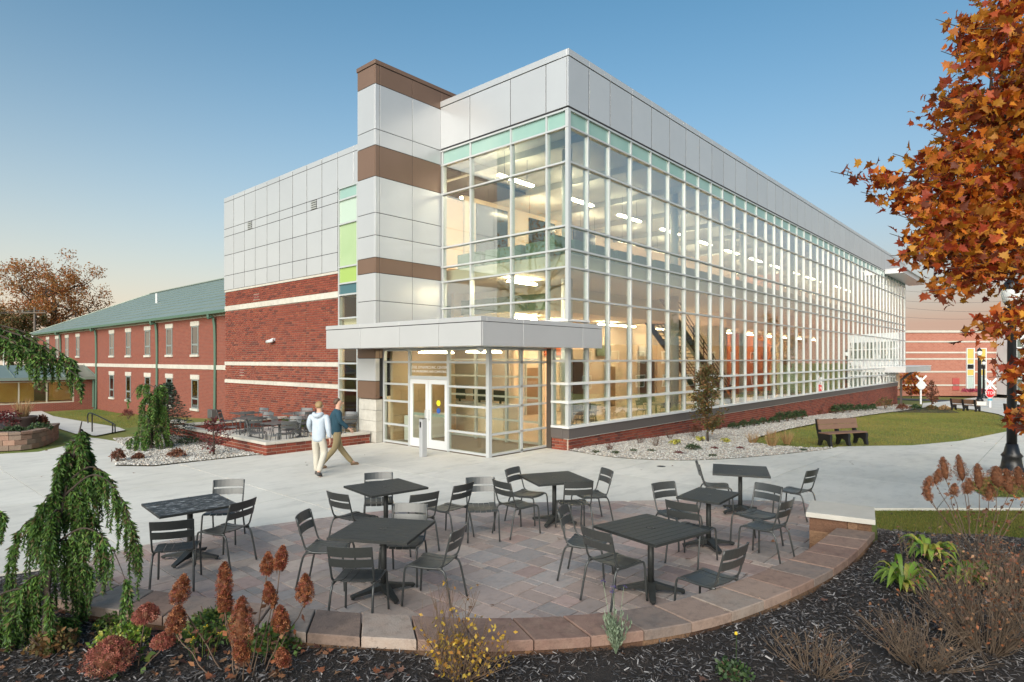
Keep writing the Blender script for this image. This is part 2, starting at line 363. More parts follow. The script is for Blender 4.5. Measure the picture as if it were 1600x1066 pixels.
def clip_rect(poly, x0, x1, y0, y1):
    for h in ((1, 0, x1), (-1, 0, -x0), (0, 1, y1), (0, -1, -y0)):
        if len(poly) < 3: return []
        poly = clip_half(poly, *h)
    return poly
def area(p): return 0.5 * sum(p[i][0] * p[(i + 1) % len(p)][1] - p[(i + 1) % len(p)][0] * p[i][1] for i in range(len(p)))
def inpoly(P, poly):
    P = np.asarray(P); x, y = P[:, 0], P[:, 1]; r = np.zeros(len(P), bool); n = len(poly); j = n - 1
    for i in range(n):
        xi, yi = poly[i]; xj, yj = poly[j]
        if yi != yj: r ^= ((yi > y) != (yj > y)) & (x < (xj - xi) * (y - yi) / (yj - yi) + xi)
        j = i
    return r
def sample_poly(poly, N):
    a = np.array(poly); lo, hi = a.min(0), a.max(0); out = np.zeros((0, 2))
    while len(out) < N:
        q = rng.uniform(lo, hi, (N * 2, 2)); out = np.vstack([out, q[inpoly(q, poly)]])
    return out[:N]
def smooth_path(pts, n=6):
    """Catmull-Rom through open list of 2-D/3-D points"""
    P = [Vector(p) for p in pts]; r = []
    for i in range(len(P) - 1):
        p0 = P[max(i - 1, 0)]; p1 = P[i]; p2 = P[i + 1]; p3 = P[min(i + 2, len(P) - 1)]
        for k in range(n):
            t = k / n; r.append(0.5 * ((2 * p1) + (p2 - p0) * t + (2 * p0 - 5 * p1 + 4 * p2 - p3) * t * t + (3 * p1 - p0 - 3 * p2 + p3) * t ** 3))
    r.append(P[-1]); return r
def sheet(name, poly, hf, m, step=1.0, kind='structure', parent=None):
    """ground polygon cut to a grid so that it follows the height function"""
    bm = bmesh.new(); vs = [bm.verts.new((p[0], p[1], 0)) for p in poly]; bm.faces.new(vs)
    xs = [p[0] for p in poly]; ys = [p[1] for p in poly]
    for ax, lo, hi in ((0, min(xs), max(xs)), (1, min(ys), max(ys))):
        k = math.floor(lo / step) * step
        while k < hi:
            if k > lo:
                bmesh.ops.bisect_plane(bm, geom=bm.verts[:] + bm.edges[:] + bm.faces[:], plane_co=(k, k, 0), plane_no=(1, 0, 0) if ax == 0 else (0, 1, 0))
            k += step
    for v in bm.verts: v.co.z = hf(v.co.x, v.co.y)
    bmesh.ops.recalc_face_normals(bm, faces=bm.faces)
    if sum(f.normal.z for f in bm.faces) < 0: bmesh.ops.reverse_faces(bm, faces=bm.faces)
    me = bpy.data.meshes.new(name); bm.to_mesh(me); bm.free(); me.materials.append(m)
    me.polygons.foreach_set('use_smooth', [True] * len(me.polygons))
    o = bpy.data.objects.new(name, me); COL.objects.link(o)
    if kind: o['kind'] = kind
    if parent: o.parent = parent
    return o
def text_mesh(name, body, size, m, parent, mtx, extrude=0.004):
    cu = bpy.data.curves.new(name, 'FONT'); cu.body = body; cu.size = size; cu.extrude = extrude; cu.align_x = 'CENTER'; cu.align_y = 'CENTER'
    t = bpy.data.objects.new('tmp', cu); COL.objects.link(t); dg = bpy.context.evaluated_depsgraph_get(); me = bpy.data.meshes.new_from_object(t.evaluated_get(dg))
    bpy.data.objects.remove(t); me.materials.clear(); me.materials.append(m); me.transform(mtx); me.name = name
    o = bpy.data.objects.new(name, me); COL.objects.link(o); o.parent = parent; return o

# ================================================================== GROUND
def axis_pts(lo, hi, near, step0):
    r = [near]; s = step0; p = near
    while p < hi: p = min(hi, p + s); r.append(p); s *= 1.06 if abs(p - near) > 60 else 1.0
    s = step0; p = near; l = []
    while p > lo: p = max(lo, p - s); l.append(p); s *= 1.06 if abs(p - near) > 60 else 1.0
    return l[::-1] + r
gx = axis_pts(-500, 900, 1, 2.0); gy = axis_pts(-500, 900, 13, 2.0)
mb = MB(); nx = len(gx)
for y in gy:
    for x in gx: mb.v.append((x, y, gz(x, y) - 0.05))
for j in range(len(gy) - 1):
    for i in range(nx - 1): mb.f.append((j * nx + i, j * nx + i + 1, (j + 1) * nx + i + 1, (j + 1) * nx + i))
ground = mb.build('ground', M_grass, None, True); ground['kind'] = 'structure'

XY = lambda p: (p.x, p.y)
px = lambda *l: [XY(at(u, v)) for u, v in l]
patio_back = [(-11.71, -0.88), (-10.65, -1.0), (-9.24, -1.39), (-7.58, -2.05), (-6.04, -3.17), (-4.63, -4.52), (-3.38, -5.75), (-2.26, -7.17)]
cap_in = [(-12.82, -3.42), (-12.49, -4.24), (-11.72, -5.75), (-11.13, -6.66), (-10.63, -7.27), (-9.92, -7.86), (-8.96, -8.27), (-7.27, -8.58), (-5.62, -8.62)]
cap_out = [(-13.22, -3.68), (-12.93, -4.42), (-12.1, -6.0), (-11.48, -6.95), (-10.9, -7.62), (-10.12, -8.24), (-9.1, -8.70), (-7.32, -9.03), (-5.52, -9.05)]
front_bed = [(-0.05, -0.32), (-0.2, -1.73), (0.24, -2.86), (1.05, -3.75), (2.82, -4.47), (5.96, -5.3), (7.2, -5.42)]
fb_s = [(p.x, p.y) for p in smooth_path(front_bed, 4)]
pb_s = [(p.x, p.y) for p in smooth_path(patio_back, 5)]
pave = [(-26, 3.6)] + px((-120, 716), (60, 706), (100, 697), (112, 688), (150, 685), (196, 700), (180, 728), (240, 729), (402, 711)) + \
       [(-6.46, 5.76), (-2.9, 5.76), (-2.9, 5.6), (-2.56, 5.6), (-2.56, 0.79), (0.0, 0.79), (0.0, -0.05)] + fb_s + \
       px((1310, 698), (1350, 697), (1425, 696), (1500, 689), (1575, 674)) + [(21.5, -10.2), (21.5, -17.0), (2.0, -17.0)] + px((1600, 794), (1366, 794)) + [(-3.2, -8.25)] + pb_s[::-1] + \
       [(-12.3, -1.15), (-14.3, -0.6), (-26, 3.0)]
# a thin bedding layer under the slabs
pm = sheet('pavement', pave, lambda x, y: gz(x, y) - 0.03, mat('slab_bedding', (0.05, 0.048, 0.044), rough=0.95), 3.2)
GS = 3.2
i0 = int((min(p[0] for p in pave) - 1) // GS) - 1
for i in range(i0, 12):
    for j in range(-7, 8):
        x0, y0 = 1 + i * GS, 0.4 + j * GS
        q = clip_rect(pave, x0 + 0.008, x0 + GS - 0.008, y0 + 0.008, y0 + GS - 0.008)
        if len(q) < 3 or abs(area(q)) < 0.02: continue
        MB().prism(q, lambda x, y: gz(x, y) - 0.1, lambda x, y: gz(x, y)).build('slab', M_conc, pm)
# side paths
def path_sheet(name, poly): return sheet(name, poly, lambda x, y: gz(x, y) + 0.004, M_conc, 2.0)
path_sheet('path', px((-20, 646), (30, 640), (60, 640), (120, 657), (186, 668), (196, 672), (150, 681), (118, 678), (60, 660), (-20, 655)))
path_sheet('path', px((140, 684), (215, 696), (200, 702), (130, 692)))
path_sheet('path', [XY(at(u, v)) for u, v in ((1580, 655), (1560, 647), (1520, 640), (1478, 636), (1440, 637), (1442, 630), (1480, 627), (1530, 620), (1600, 617), (1750, 618), (1750, 650), (1700, 668))])
road = sheet('road', [(62, 40), (66, -60), (73, -60), (69, 40)], lambda x, y: gz(x, y) + 0.002, mat('asphalt', (0.055, 0.055, 0.058), rough=0.9), 4.0)

# ---- paved patio
patio_poly = pb_s + [(-3.2, -8.25), (-4.9, -8.5)] + [(p.x, p.y) for p in smooth_path(cap_in, 4)][::-1] + [(-12.3, -1.2)]
patio = sheet('patio', patio_poly, lambda x, y: 0.0 if True else 0, mat('paver_sand', (0.03, 0.025, 0.022), (0.015, 0.012, 0.01), 20, 0.95), 2.0)
patio.location.z = -0.02
cell = 0.132; x0p, y0p = -13.2, -9.1; NX, NY = 86, 66
occ = np.zeros((NX, NY), bool); tiles = []
sizes = [(3, 2), (2, 3), (3, 3), (2, 2), (3, 2), (2, 3), (4, 3), (3, 4)]
for j in range(NY):
    for i in range(NX):
        if occ[i, j]: continue
        opts = sizes[:]; random.shuffle(opts); opts += [(2, 2), (2, 1), (1, 2), (1, 1)]
        for w, h in opts:
            if i + w <= NX and j + h <= NY and not occ[i:i + w, j:j + h].any():
                occ[i:i + w, j:j + h] = True; tiles.append((x0p + i * cell, y0p + j * cell, w * cell, h * cell)); break
polys = []
for x, y, w, h in tiles:
    q = clip_rect(patio_poly, x + 0.0065, x + w - 0.0065, y + 0.0065, y + h - 0.0065)
    if len(q) >= 3 and abs(area(q)) > 0.004: polys.append((camdist((x + w / 2, y + h / 2, 0)), q))
polys.sort(key=lambda t: t[0])
rest = MB()
for n, (d, q) in enumerate(polys):
    dz = random.uniform(-0.002, 0.002)
    if n < 300: MB().prism(q, -0.04, 0.02 + dz, 0.003).build('paver', M_paver, patio)
    else: rest.prism(q, -0.04, 0.02 + dz, 0.003)
r = rest.build('pavers', M_paver, patio); r['kind'] = 'stuff'

# ---- curved seat wall round the patio
CAPZ = 0.45
wall = thing('seat_wall', 'low curved seat wall of tan and pink cap stones in front of the patio', 'wall', (0, 0, 0))
ci = smooth_path(cap_in, 12); co = smooth_path(cap_out, 12)
def resample(P, n):
    L = [0]
    for a, b in zip(P, P[1:]): L.append(L[-1] + (b - a).length)
    r = []
    for k in range(n + 1):
        t = L[-1] * k / n; i = max(0, min(len(P) - 2, next((q for q in range(len(L) - 1) if L[q + 1] >= t), len(P) - 2)))
        f = (t - L[i]) / max(L[i + 1] - L[i], 1e-9); r.append(P[i].lerp(P[i + 1], f))
    return r
ci, co = resample(ci, 22 * 2), resample(co, 22 * 2)
for k in range(22):
    a, m_, b = 2 * k, 2 * k + 1, 2 * k + 2
    dirv = (co[b] - co[a]).normalized() * 0.007
    q = [co[a] + dirv, co[m_], co[b] - dirv, ci[b] - dirv, ci[m_], ci[a] + dirv]
    MB().prism([(p.x, p.y) for p in q], CAPZ - 0.085, CAPZ + random.uniform(-0.003, 0.003), 0.008).build('cap_stone', M_cap, wall)
    for lv, (z0, z1) in enumerate(((0.19, CAPZ - 0.088), (-0.02, 0.186))):
        off = 0.02
        q2 = []
        for p, o2 in ((co[a], ci[a]), (co[m_], ci[m_]), (co[b], ci[b]), (ci[b], co[b]), (ci[m_], co[m_]), (ci[a], co[a])):
            q2.append(p + (o2 - p).normalized() * off)
        MB().prism([(p.x, p.y) for p in q2], z0, z1).build('wall_block', M_wblock, wall)
# square end pier
pier_pts = [Vector((-5.64, -8.24)), Vector((-5.49, -9.05)), Vector((-4.67, -8.88)), Vector((-4.82, -8.07))]
ep = thing('stone_pier', 'square block pier with pale concrete cap ending the curved seat wall', 'pier', (0, 0, 0))
pc = sum(pier_pts, Vector((0, 0))) / 4
def scale_pts(k): return [(pc + (p - pc) * k) for p in pier_pts]
MB().prism([tuple(p) for p in scale_pts(1.0)], 0.535, 0.60, 0.006).build('cap_slab', mat('pier_cap', (0.40, 0.385, 0.345), (0.46, 0.44, 0.395), 4, 0.85, bump=0.2), ep)
for lv in range(3):
    c = scale_pts(0.9); z0 = -0.02 + lv * 0.185; z1 = z0 + 0.182
    MB().prism([tuple(p) for p in scale_pts(0.86)], z0, z1 + 0.003).build('core', M_wblock, ep) if lv == 0 else None
    for s in range(4):
        a, b = c[s], c[(s + 1) % 4]; inn = (pc - (a + b) / 2).normalized() * 0.16
        spl = 0.45 if (lv + s) % 2 else 0.62
        mid = a.lerp(b, spl); gp = (b - a).normalized() * 0.003
        st = 0.16 / (b - a).length
        for p, q in ((a, mid - gp), (mid + gp, b - (b - a) * st - gp)):
            MB().prism([tuple(p), tuple(q), tuple(q + inn), tuple(p + inn)], z0, z1, 0.006).build('block', M_wblock, ep)

# ---- mulch bed in front
grass_edge = [XY(at(1372, 826, 0.05)), XY(at(1480, 832, 0.05)), XY(at(1620, 842, 0.05)), (0.5, -13.5)]
left_edge = [(-12.35, -1.3), (-14.3, -0.75), (-20, 1.2), (-26, 2.9)]
def segdist(x, y, L):
    best = 1e9
    for (ax, ay), (bx, by) in zip(L, L[1:]):
        dx, dy = bx - ax, by - ay; t = max(0, min(1, ((x - ax) * dx + (y - ay) * dy) / (dx * dx + dy * dy))); best = min(best, math.hypot(x - ax - dx * t, y - ay - dy * t))
    return best
def sst(t): t = max(0, min(1, t)); return t * t * (3 - 2 * t)
def mulz(x, y):
    d = min(segdist(x, y, grass_edge), segdist(x, y, left_edge))
    return 0.02 + 0.31 * sst(d / 1.5) + 0.018 * math.sin(3.1 * x + 1.3 * math.sin(2.3 * y)) * sst(d / 1.0) + 0.012 * math.sin(5.7 * y + x)
co_s = [(p.x, p.y) for p in co]
mulch_poly = [(-12.4, -1.45), (-13.0, -3.5)] + co_s + [(-5.49, -9.08), (-4.62, -8.9)] + grass_edge + [(0.5, -24), (-28, -24), (-26, 2.8)] + left_edge[::-1][1:]
mulch = sheet('mulch_bed', mulch_poly, mulz, M_mulch, 0.5)
# visible part of the bed, for scattering
vis = [(-12.4, -1.45), (-13.0, -3.5)] + co_s + [(-5.49, -9.08), (-4.62, -8.9)] + grass_edge[:3] + [(-3.6, -11.8), (-8.3, -12.4), (-11.2, -10.6), (-12.4, -8.6), (-13.6, -6.6), (-14.9, -4.2), (-15.2, -1.2)]
def scatter3(poly, N, hf, dz=0.0):
    p = sample_poly(poly, N); z = np.array([hf(a, b) for a, b in p]) + dz
    return np.column_stack([p, z])
N = 75000
pos = scatter3(vis, N, mulz, 0.006); pos[:, 2] += rng.uniform(0, 0.022, N)
chipv = [(-1, -0.12, 0), (1, -0.09, 0.02), (1, 0.1, 0.02), (-1, 0.13, 0), (0.1, 0, 0.16)]
sc = rng.uniform(0.008, 0.028, N); sc3 = np.column_stack([sc, sc * rng.uniform(1.0, 2.2, N), sc])
ch = inst('mulch_chips', chipv, [(0, 1, 4), (1, 2, 4), (2, 3, 4), (3, 0, 4)], pos, randrot(N, 0.6), sc3, M_chip); tag(ch, 'dark and silvery shredded bark mulch in the front bed', 'mulch', kind='stuff')

# ---- gravel beds
bedA = [(0.02, -0.02), (0.0, -0.3)] + fb_s[1:] + px((1262, 700), (1210, 697), (1170, 691), (1186, 683), (1230, 671), (1300, 657), (1380, 645.5), (1425, 640)) + [(46, -2.6), (49.4, -1.4), (49.4, -0.02)]
bedB = [(-6.47, 5.74), (-6.47, 12.9), (-8.2, 13.2)] + px((198, 700), (178, 716), (181, 727), (240, 728), (402, 710.5))
for nm, poly, N, lab in (('gravel_bed', bedA, 17000, 'pale gravel bed along the brick base of the glass hall'), ('gravel_bed', bedB, 7000, 'pale gravel bed beside the low courtyard wall')):
    sheet(nm, poly, lambda x, y: gz(x, y) + 0.012, M_gravelb, 1.0)
    p = sample_poly(poly, N * 4); w = np.exp(-((p[:, 0] - CAMX) ** 2 + (p[:, 1] - CAMY) ** 2) ** 0.5 / 14.0); w /= w.max(); p = p[rng.uniform(0, 1, len(p)) < w * 1.3][:N]
    pos = np.column_stack([p, np.array([gz(a, b) for a, b in p]) + 0.018]); n_ = len(p)
    octv = [(1, 0, 0), (0.2, 0.95, 0.1), (-0.9, 0.3, 0), (-0.4, -0.9, 0), (0.1, 0, 0.75), (0, 0, -0.6)]
    s = rng.uniform(0.018, 0.045, n_)
    g_ = inst('gravel_stones', octv, [(0, 1, 4), (1, 2, 4), (2, 3, 4), (3, 0, 4), (1, 0, 5), (2, 1, 5), (3, 2, 5), (0, 3, 5)], pos, randrot(n_, 0.7), np.column_stack([s, s * rng.uniform(.7, 1.2, n_), s * 0.8]), M_stone)
    tag(g_, lab, 'gravel', kind='stuff')

# ---- grass blades on the near lawns
lawn = px((1265, 700), (1210, 697), (1170, 691), (1186, 683), (1230, 671), (1300, 657), (1380, 645.5), (1425, 641), (1478, 636), (1520, 641), (1560, 648), (1575, 672), (1500, 687), (1425, 694.5), (1350, 695.5))
strip = px((1367, 795), (1600, 795), (1700, 800), (1720, 850)) + grass_edge[::-1][1:]
llawn = px((75, 645), (170, 638), (205, 645), (245, 655), (200, 668), (186, 666), (120, 655))
lampgrass = px((1508, 760), (1540, 747), (1620, 742), (1700, 745), (1700, 772), (1600, 778), (1540, 777))
sheet('grass_patch', lampgrass, lambda x, y: gz(x, y) + 0.015, M_grass, 0.5)
bladev = [(-0.09, 0, 0), (0.09, 0, 0), (0.03, 0.25, 1)]
for poly, N, hmin, hmax, dz, lab in ((lawn, 60000, 0.03, 0.075, -0.05, 'patchy yellow green lawn beside the glass hall'), (strip, 34000, 0.018, 0.04, -0.04, 'thin strip of short grass behind the mulch bed'),
                                (llawn, 14000, 0.03, 0.08, -0.05, 'green lawn below the old brick wing'), (lampgrass, 9000, 0.03, 0.06, 0.012, 'grass patch at the foot of the black lamp post')):
    p = sample_poly(poly, N); pos = np.column_stack([p, np.array([gz(a, b) for a, b in p]) + dz]); s = rng.uniform(hmin, hmax, N)
    o = inst('grass', bladev, [(0, 1, 2)], pos, randrot(N, 0.6), np.column_stack([s * 1.4, s, s]), M_blade); tag(o, lab, 'grass', kind='stuff')

# ================================================================== BRICKWORK
def lay_bricks(parent, frame, width, z0, z1, zbot=None, skip=(), n_obj=300, bw=0.3, bh=0.0915, depth=0.05, gap=0.018):
    """running-bond bricks on a wall. frame(s, z) -> (centre Vector, s_dir, n_dir); skip = rectangles (s0,s1,z0,z1) left free"""
    items = []; row = 0; z = z0
    while z + bh <= z1 + 1e-6:
        s = -bw / 2 if row % 2 else 0.0
        while s < width:
            a, b = max(s, 0), min(s + bw, width)
            segs = [(a, b)]
            for (k0, k1, q0, q1) in skip:
                if z + bh > q0 + 1e-4 and z < q1 - 1e-4:
                    ns = []
                    for (p, q) in segs:
                        if q <= k0 or p >= k1: ns.append((p, q))
                        else:
                            if p < k0 - 0.03: ns.append((p, k0))
                            if q > k1 + 0.03: ns.append((k1, q))
                    segs = ns
            for (p, q) in segs:
                if q - p < 0.05: continue
                m = (p + q) / 2
                if zbot is None or z + bh > zbot(m): items.append((p, q, z))
            s += bw
        z += bh; row += 1
    out = []
    for p, q, z in items:
        c, sd, nd = frame((p + q) / 2, z + bh / 2); out.append((camdist(c), q - p - gap, c, sd, nd))
    out.sort(key=lambda t: t[0])
    rest = MB(); cache = {}
    for n, (d, w, c, sd, nd) in enumerate(out):
        if n < n_obj:
            k = round(w, 2)
            if k not in cache:
                m_ = MB().obox((0, 0, 0), (k / 2, 0, 0), (0, depth / 2, 0), (0, 0, (bh - gap) / 2)).mesh('brick'); m_.materials.append(M_brick); cache[k] = m_
            o = bpy.data.objects.new('brick', cache[k]); COL.objects.link(o); o.parent = parent; o.location = c; o.rotation_euler = (0, 0, math.atan2(sd[1], sd[0]))
        else:
            rest.obox(c, Vector(sd) * w / 2, Vector(nd) * depth / 2, (0, 0, (bh - gap) / 2))
    if rest.v:
        r = rest.build('bricks', M_brick, parent); r['kind'] = 'stuff'

# ================================================================== GLASS HALL
hall = thing('engineering_hall', 'large modern hall with long glass curtain wall, silver panels and lit interior', 'building')
ROWS = [0.69, 1.43, 1.98, 2.66, 4.52, 5.46, 5.99, 6.69, 8.59, 9.63, 10.14]
XM = [0.0, 1.02, 2.22, 3.58, 4.93, 6.29, 7.63, 8.84, 10.04, 11.24, 12.57, 13.9, 15.25, 16.6, 17.8, 18.97, 20.12, 21.42, 22.74, 24.07, 25.44, 26.66, 27.8, 29.05, 30.38, 31.66, 32.94, 34.24, 35.55, 36.8, 38.06, 39.32, 40.66, 42.0, 43.25, 44.5, 45.75, 47.0, 48.3, 49.6, 50.9, 52.3, 54.0]
XL = 50.2            # lower storey ends here, the glass above oversails
YM = [0.0, 0.80, 2.26, 4.12, 5.53]
XEND, YEND = 54.1, 16.0
# --- curtain wall: corner post as the part, everything else its pieces
cw = B(-0.06, 0.06, -0.06, 0.06, 3.88, 10.14).build('curtain_wall', M_alu, hall)
bpart('corner_post', -0.06, 0.06, -0.06, 0.06, 0.69, 3.04, M_alu, cw)
MD = 0.14
for i, x in enumerate(XM[1:]):
    z0 = 0.69 if x < XL else 1.98
    bpart('mullion', x - 0.03, x + 0.03, -0.035, MD, z0, 10.14, M_alu, cw)
for k, z in enumerate(ROWS):
    low = k in (0, 1, 2)
    xe = XL if k < 2 else XEND
    pro = 0.12 if low else (0.055 if k in (6, 9) else 0.045)
    th = 0.035 if low else 0.028
    bpart('transom', -pro - 0.02, xe, -pro, MD - 0.02, z - th, z + th, M_white if low else M_alu, cw)
# panes on the long facade
panes = []
for k in range(len(ROWS) - 1):
    for i in range(len(XM) - 1):
        x0, x1 = XM[i], XM[i + 1]
        if x1 > XL + 0.5 and k < 2: continue
        z0, z1 = ROWS[k] + 0.03, ROWS[k + 1] - 0.03
        if i == 0 and k == 3: panes.append((x0 + .03, x1 - .03, z0, 3.02, k)); panes.append((x0 + .03, x1 - .03, 3.92, z1, k)); continue
        panes.append((x0 + 0.03, x1 - 0.03, z0, z1, k))
panes.sort(key=lambda p: -((p[1] - p[0]) * (p[3] - p[2])) / camdist(((p[0] + p[1]) / 2, 0, p[2])))
rest = {}
for n, (x0, x1, z0, z1, k) in enumerate(panes):
    m = M_spand if k == 9 else M_glass
    if n < 300: bpart('glass_pane', x0, x1, 0.02, 0.034, z0, z1, m, cw)
    else: rest.setdefault(m.name, MB()).box(x0, x1, 0.02, 0.034, z0, z1)
for mn, mb in rest.items():
    o = mb.build('glass_panes', MATS[mn], cw); o['kind'] = 'stuff'
# cream panel behind the floor-edge row
bpart('floor_edge', 0.3, XEND - 0.2, 0.26, 0.30, 5.46, 5.96, mat('cream_paint', (0.78, 0.68, 0.52), rough=0.7), hall)
# entrance side of the corner tower (upper part)
for y in YM[1:]:
    bpart('mullion', -0.035, MD, y - 0.03, y + 0.03, 3.88, 10.14, M_alu, cw)
bpart('mullion', -0.035, MD, 5.60, 5.63, 3.88, 10.14, M_alu, cw)
for k, z in enumerate(ROWS):
    if z < 4: continue
    bpart('transom', -0.05, MD - 0.02, 0.0, 5.62, z - 0.028, z + 0.028, M_alu, cw)
bpart('transom', -0.07, MD, -0.05, 5.62, 3.84, 3.90, M_white, cw); bpart('transom', 0.065, 1.05, -0.07, MD, 3.842, 3.902, M_white, cw)
zr = [3.9] + [r for r in ROWS if r > 4]
for k in range(len(zr) - 1):
    for j in range(len(YM) - 1):
        m = M_spand if k == len(zr) - 2 else M_glass
        bpart('glass_pane', 0.02, 0.034, YM[j] + 0.03, YM[j + 1] - 0.03, zr[k] + 0.03, zr[k + 1] - 0.03, m, cw)
# lower return of the glass corner
for k, z in enumerate(ROWS[:4]):
    bpart('transom', -0.12 if k < 3 else -0.045, MD, 0.0, 0.56, z - 0.03, z + 0.03, M_white, cw)
    if k < 4:
        zt = ROWS[k + 1] if k < 3 else 3.04
        bpart('glass_pane', 0.02, 0.034, 0.06, 0.55, z + 0.035, zt - 0.03, M_glass, cw)
bpart('mullion', -0.03, MD, 0.55, 0.61, 0.69, 3.04, M_alu, cw)
# flashing and brick base
bl = bpart('base_wall', 0.0, XL, -0.01, 0.16, -1.75, 0.335, M_mortar, hall)
bpart('base_wall', -0.01, 0.16, 0.16, 0.60, -0.2, 0.335, M_mortar, bl)
for i in range(0, 20):
    a, b = (-0.06 if i == 0 else i * 2.51), (i + 1) * 2.51 - 0.008
    cbox('flashing_panel', a, min(b, XL), -0.075, 0.15, 0.345, 0.655, M_base, bl, 0.003)
cbox('flashing_panel', -0.065, 0.15, 0.153, 0.60, 0.345, 0.655, M_base, bl, 0.003)
bpart('drip_edge', -0.075, XL, -0.085, 0.1, 0.335, 0.345, M_lime, bl)
lay_bricks(bl, lambda s, z: (Vector((s, -0.012, z)), (1, 0, 0), (0, -1, 0)), XL, 0.335 - 0.0915 * 22, 0.336, zbot=lambda s: gz(s, 0) - 0.02, n_obj=280)
lay_bricks(bl, lambda s, z: (Vector((-0.012, s + 0.03, z)), (0, 1, 0), (-1, 0, 0)), 0.56, 0.335 - 0.0915 * 4, 0.336, n_obj=20)
# --- silver fascia
fa = bpart('fascia', 0.0, XEND, -0.0455, 0.3, 10.17, 11.70, M_panel_d, hall)
bpart('fascia_core', -0.0455, 0.3, 0.301, 5.60, 10.17, 11.70, M_panel_d, fa)
edges = XM[:]
for i in range(len(edges) - 1):
    a, b = edges[i] - (0.05 if i == 0 else 0), edges[i + 1]
    cbox('metal_panel', a + (0 if i == 0 else 0.017), b - 0.017, -0.05, 0.01, 10.23, 11.695, M_panel, fa, 0.002)
    cbox('coping', a + (0 if i == 0 else 0.004), b - 0.004, -0.062, 0.35, 11.722, 11.92, M_panel, fa, 0.002)
ye = [0.012, 0.80, 2.26, 4.12, 5.62]
for j in range(4):
    cbox('metal_panel', -0.05, 0.01, ye[j] + 0.014, ye[j + 1] - 0.014, 10.23, 11.695, M_panel, fa, 0.002)
    cbox('coping', -0.062, 0.35, ye[j] + 0.004 + (0.34 if j == 0 else 0), ye[j + 1] - 0.004, 11.722, 11.92, M_panel, fa, 0.002)
cbox('coping', -0.0618, 0.1, 0.016, 0.352, 11.716, 11.9195, M_panel, fa)
# roof
bpart('roof', 0.05, XEND - 0.02, 0.3, YEND, 11.2, 11.35, M_panel_d, hall)
# far-end wall and far canopies
bpart('end_wall', XEND - 0.02, XEND + 0.1, -0.03, YEND, 2.0, 11.9, M_panel, hall)
bpart('end_wall', XL - 0.1, XL, 0.05, YEND, -1.8, 2.66, mat('end_brick', (0.24, 0.06, 0.04), rough=0.9), hall)
fc = bpart('side_canopy', 44.5, 58.2, -1.55, 0.3, 1.62, 2.10, M_panel, hall); bpart('canopy_edge', 44.46, 58.25, -1.59, 0.28, 2.07, 2.13, M_white, fc)
bpart('canopy_post', 47.9, 48.05, -0.75, -0.6, -1.4, 1.0, M_bronze, fc); MB().beam((47.97, -0.68, 0.9), (49.6, -1.3, 1.64), 0.14, 0.14).build('canopy_brace', M_bronze, fc)
fc2 = bpart('upper_canopy', 44.5, 55.6, -1.4, -0.066, 9.9, 10.28, M_panel, hall); bpart('canopy_edge', 44.46, 55.64, -1.54, -0.063, 10.25, 10.30, M_panel, fc2)
# --- tall pier of silver and brown panels
pr = bpart('pier', -2.847, -0.0, 5.623, 6.57, 1.5, 12.36, M_panel_d, hall)
PZ = [(1.42, 2.0, 'b'), (2.0, 2.74, 's'), (2.74, 3.6, 'b'), (3.6, 4.61, 's'), (4.61, 5.52, 's'), (5.52, 6.02, 'b'), (6.02, 6.74, 's'), (6.74, 7.47, 's'), (7.47, 8.65, 's'), (8.65, 9.66, 'b'), (9.66, 10.18, 's'), (10.18, 11.65, 's'), (11.65, 12.27, 'b')]
PXJ = [-2.85, -2.68, -1.33, -0.0]
for z0, z1, c in PZ:
    m = M_brown if c == 'b' else M_panel
    cbox('metal_panel', -2.86, -2.81, 5.662, 6.60, z0 + 0.010, z1 - 0.010, m, pr, 0.002)
    for i in range(3):
        if z1 < 3.0 and i > 0: continue
        cbox('metal_panel', PXJ[i] + 0.010 - (0.01 if i == 0 else 0), PXJ[i + 1] - 0.010, 5.61, 5.66, z0 + 0.010, z1 - 0.010, m, pr, 0.002)
cbox('coping', -2.88, 0.8, 5.59, 6.64, 12.285, 12.42, M_brown, pr)
cbox('metal_panel', 0.006, 0.78, 5.612, 5.66, 11.93, 12.27, M_brown, pr)
bpart('pier_back', 0.0, 0.8, 5.68, 6.57, 10.2, 12.36, M_panel_d, pr)
# stone base of the pier
sb = bpart('stone_base', -2.79, -2.3, 5.68, 6.56, -0.05, 1.4, M_mortar, hall)
for r_ in range(4):
    z0 = r_ * 0.35; z1 = z0 + 0.343
    ys = [5.672, 6.0, 6.57] if r_ % 2 else [5.672, 6.27, 6.57]
    for a, b in zip(ys, ys[1:]): cbox('stone_block', -2.83, -2.70, a + 0.004, b - 0.004, z0, z1, M_block, sb, 0.006)
    xs = [-2.83, -2.60] if r_ % 2 else [-2.83, -2.62]
    cbox('stone_block', -2.83, -2.57, 5.61, 5.672, z0, z1, M_block, sb, 0.006)

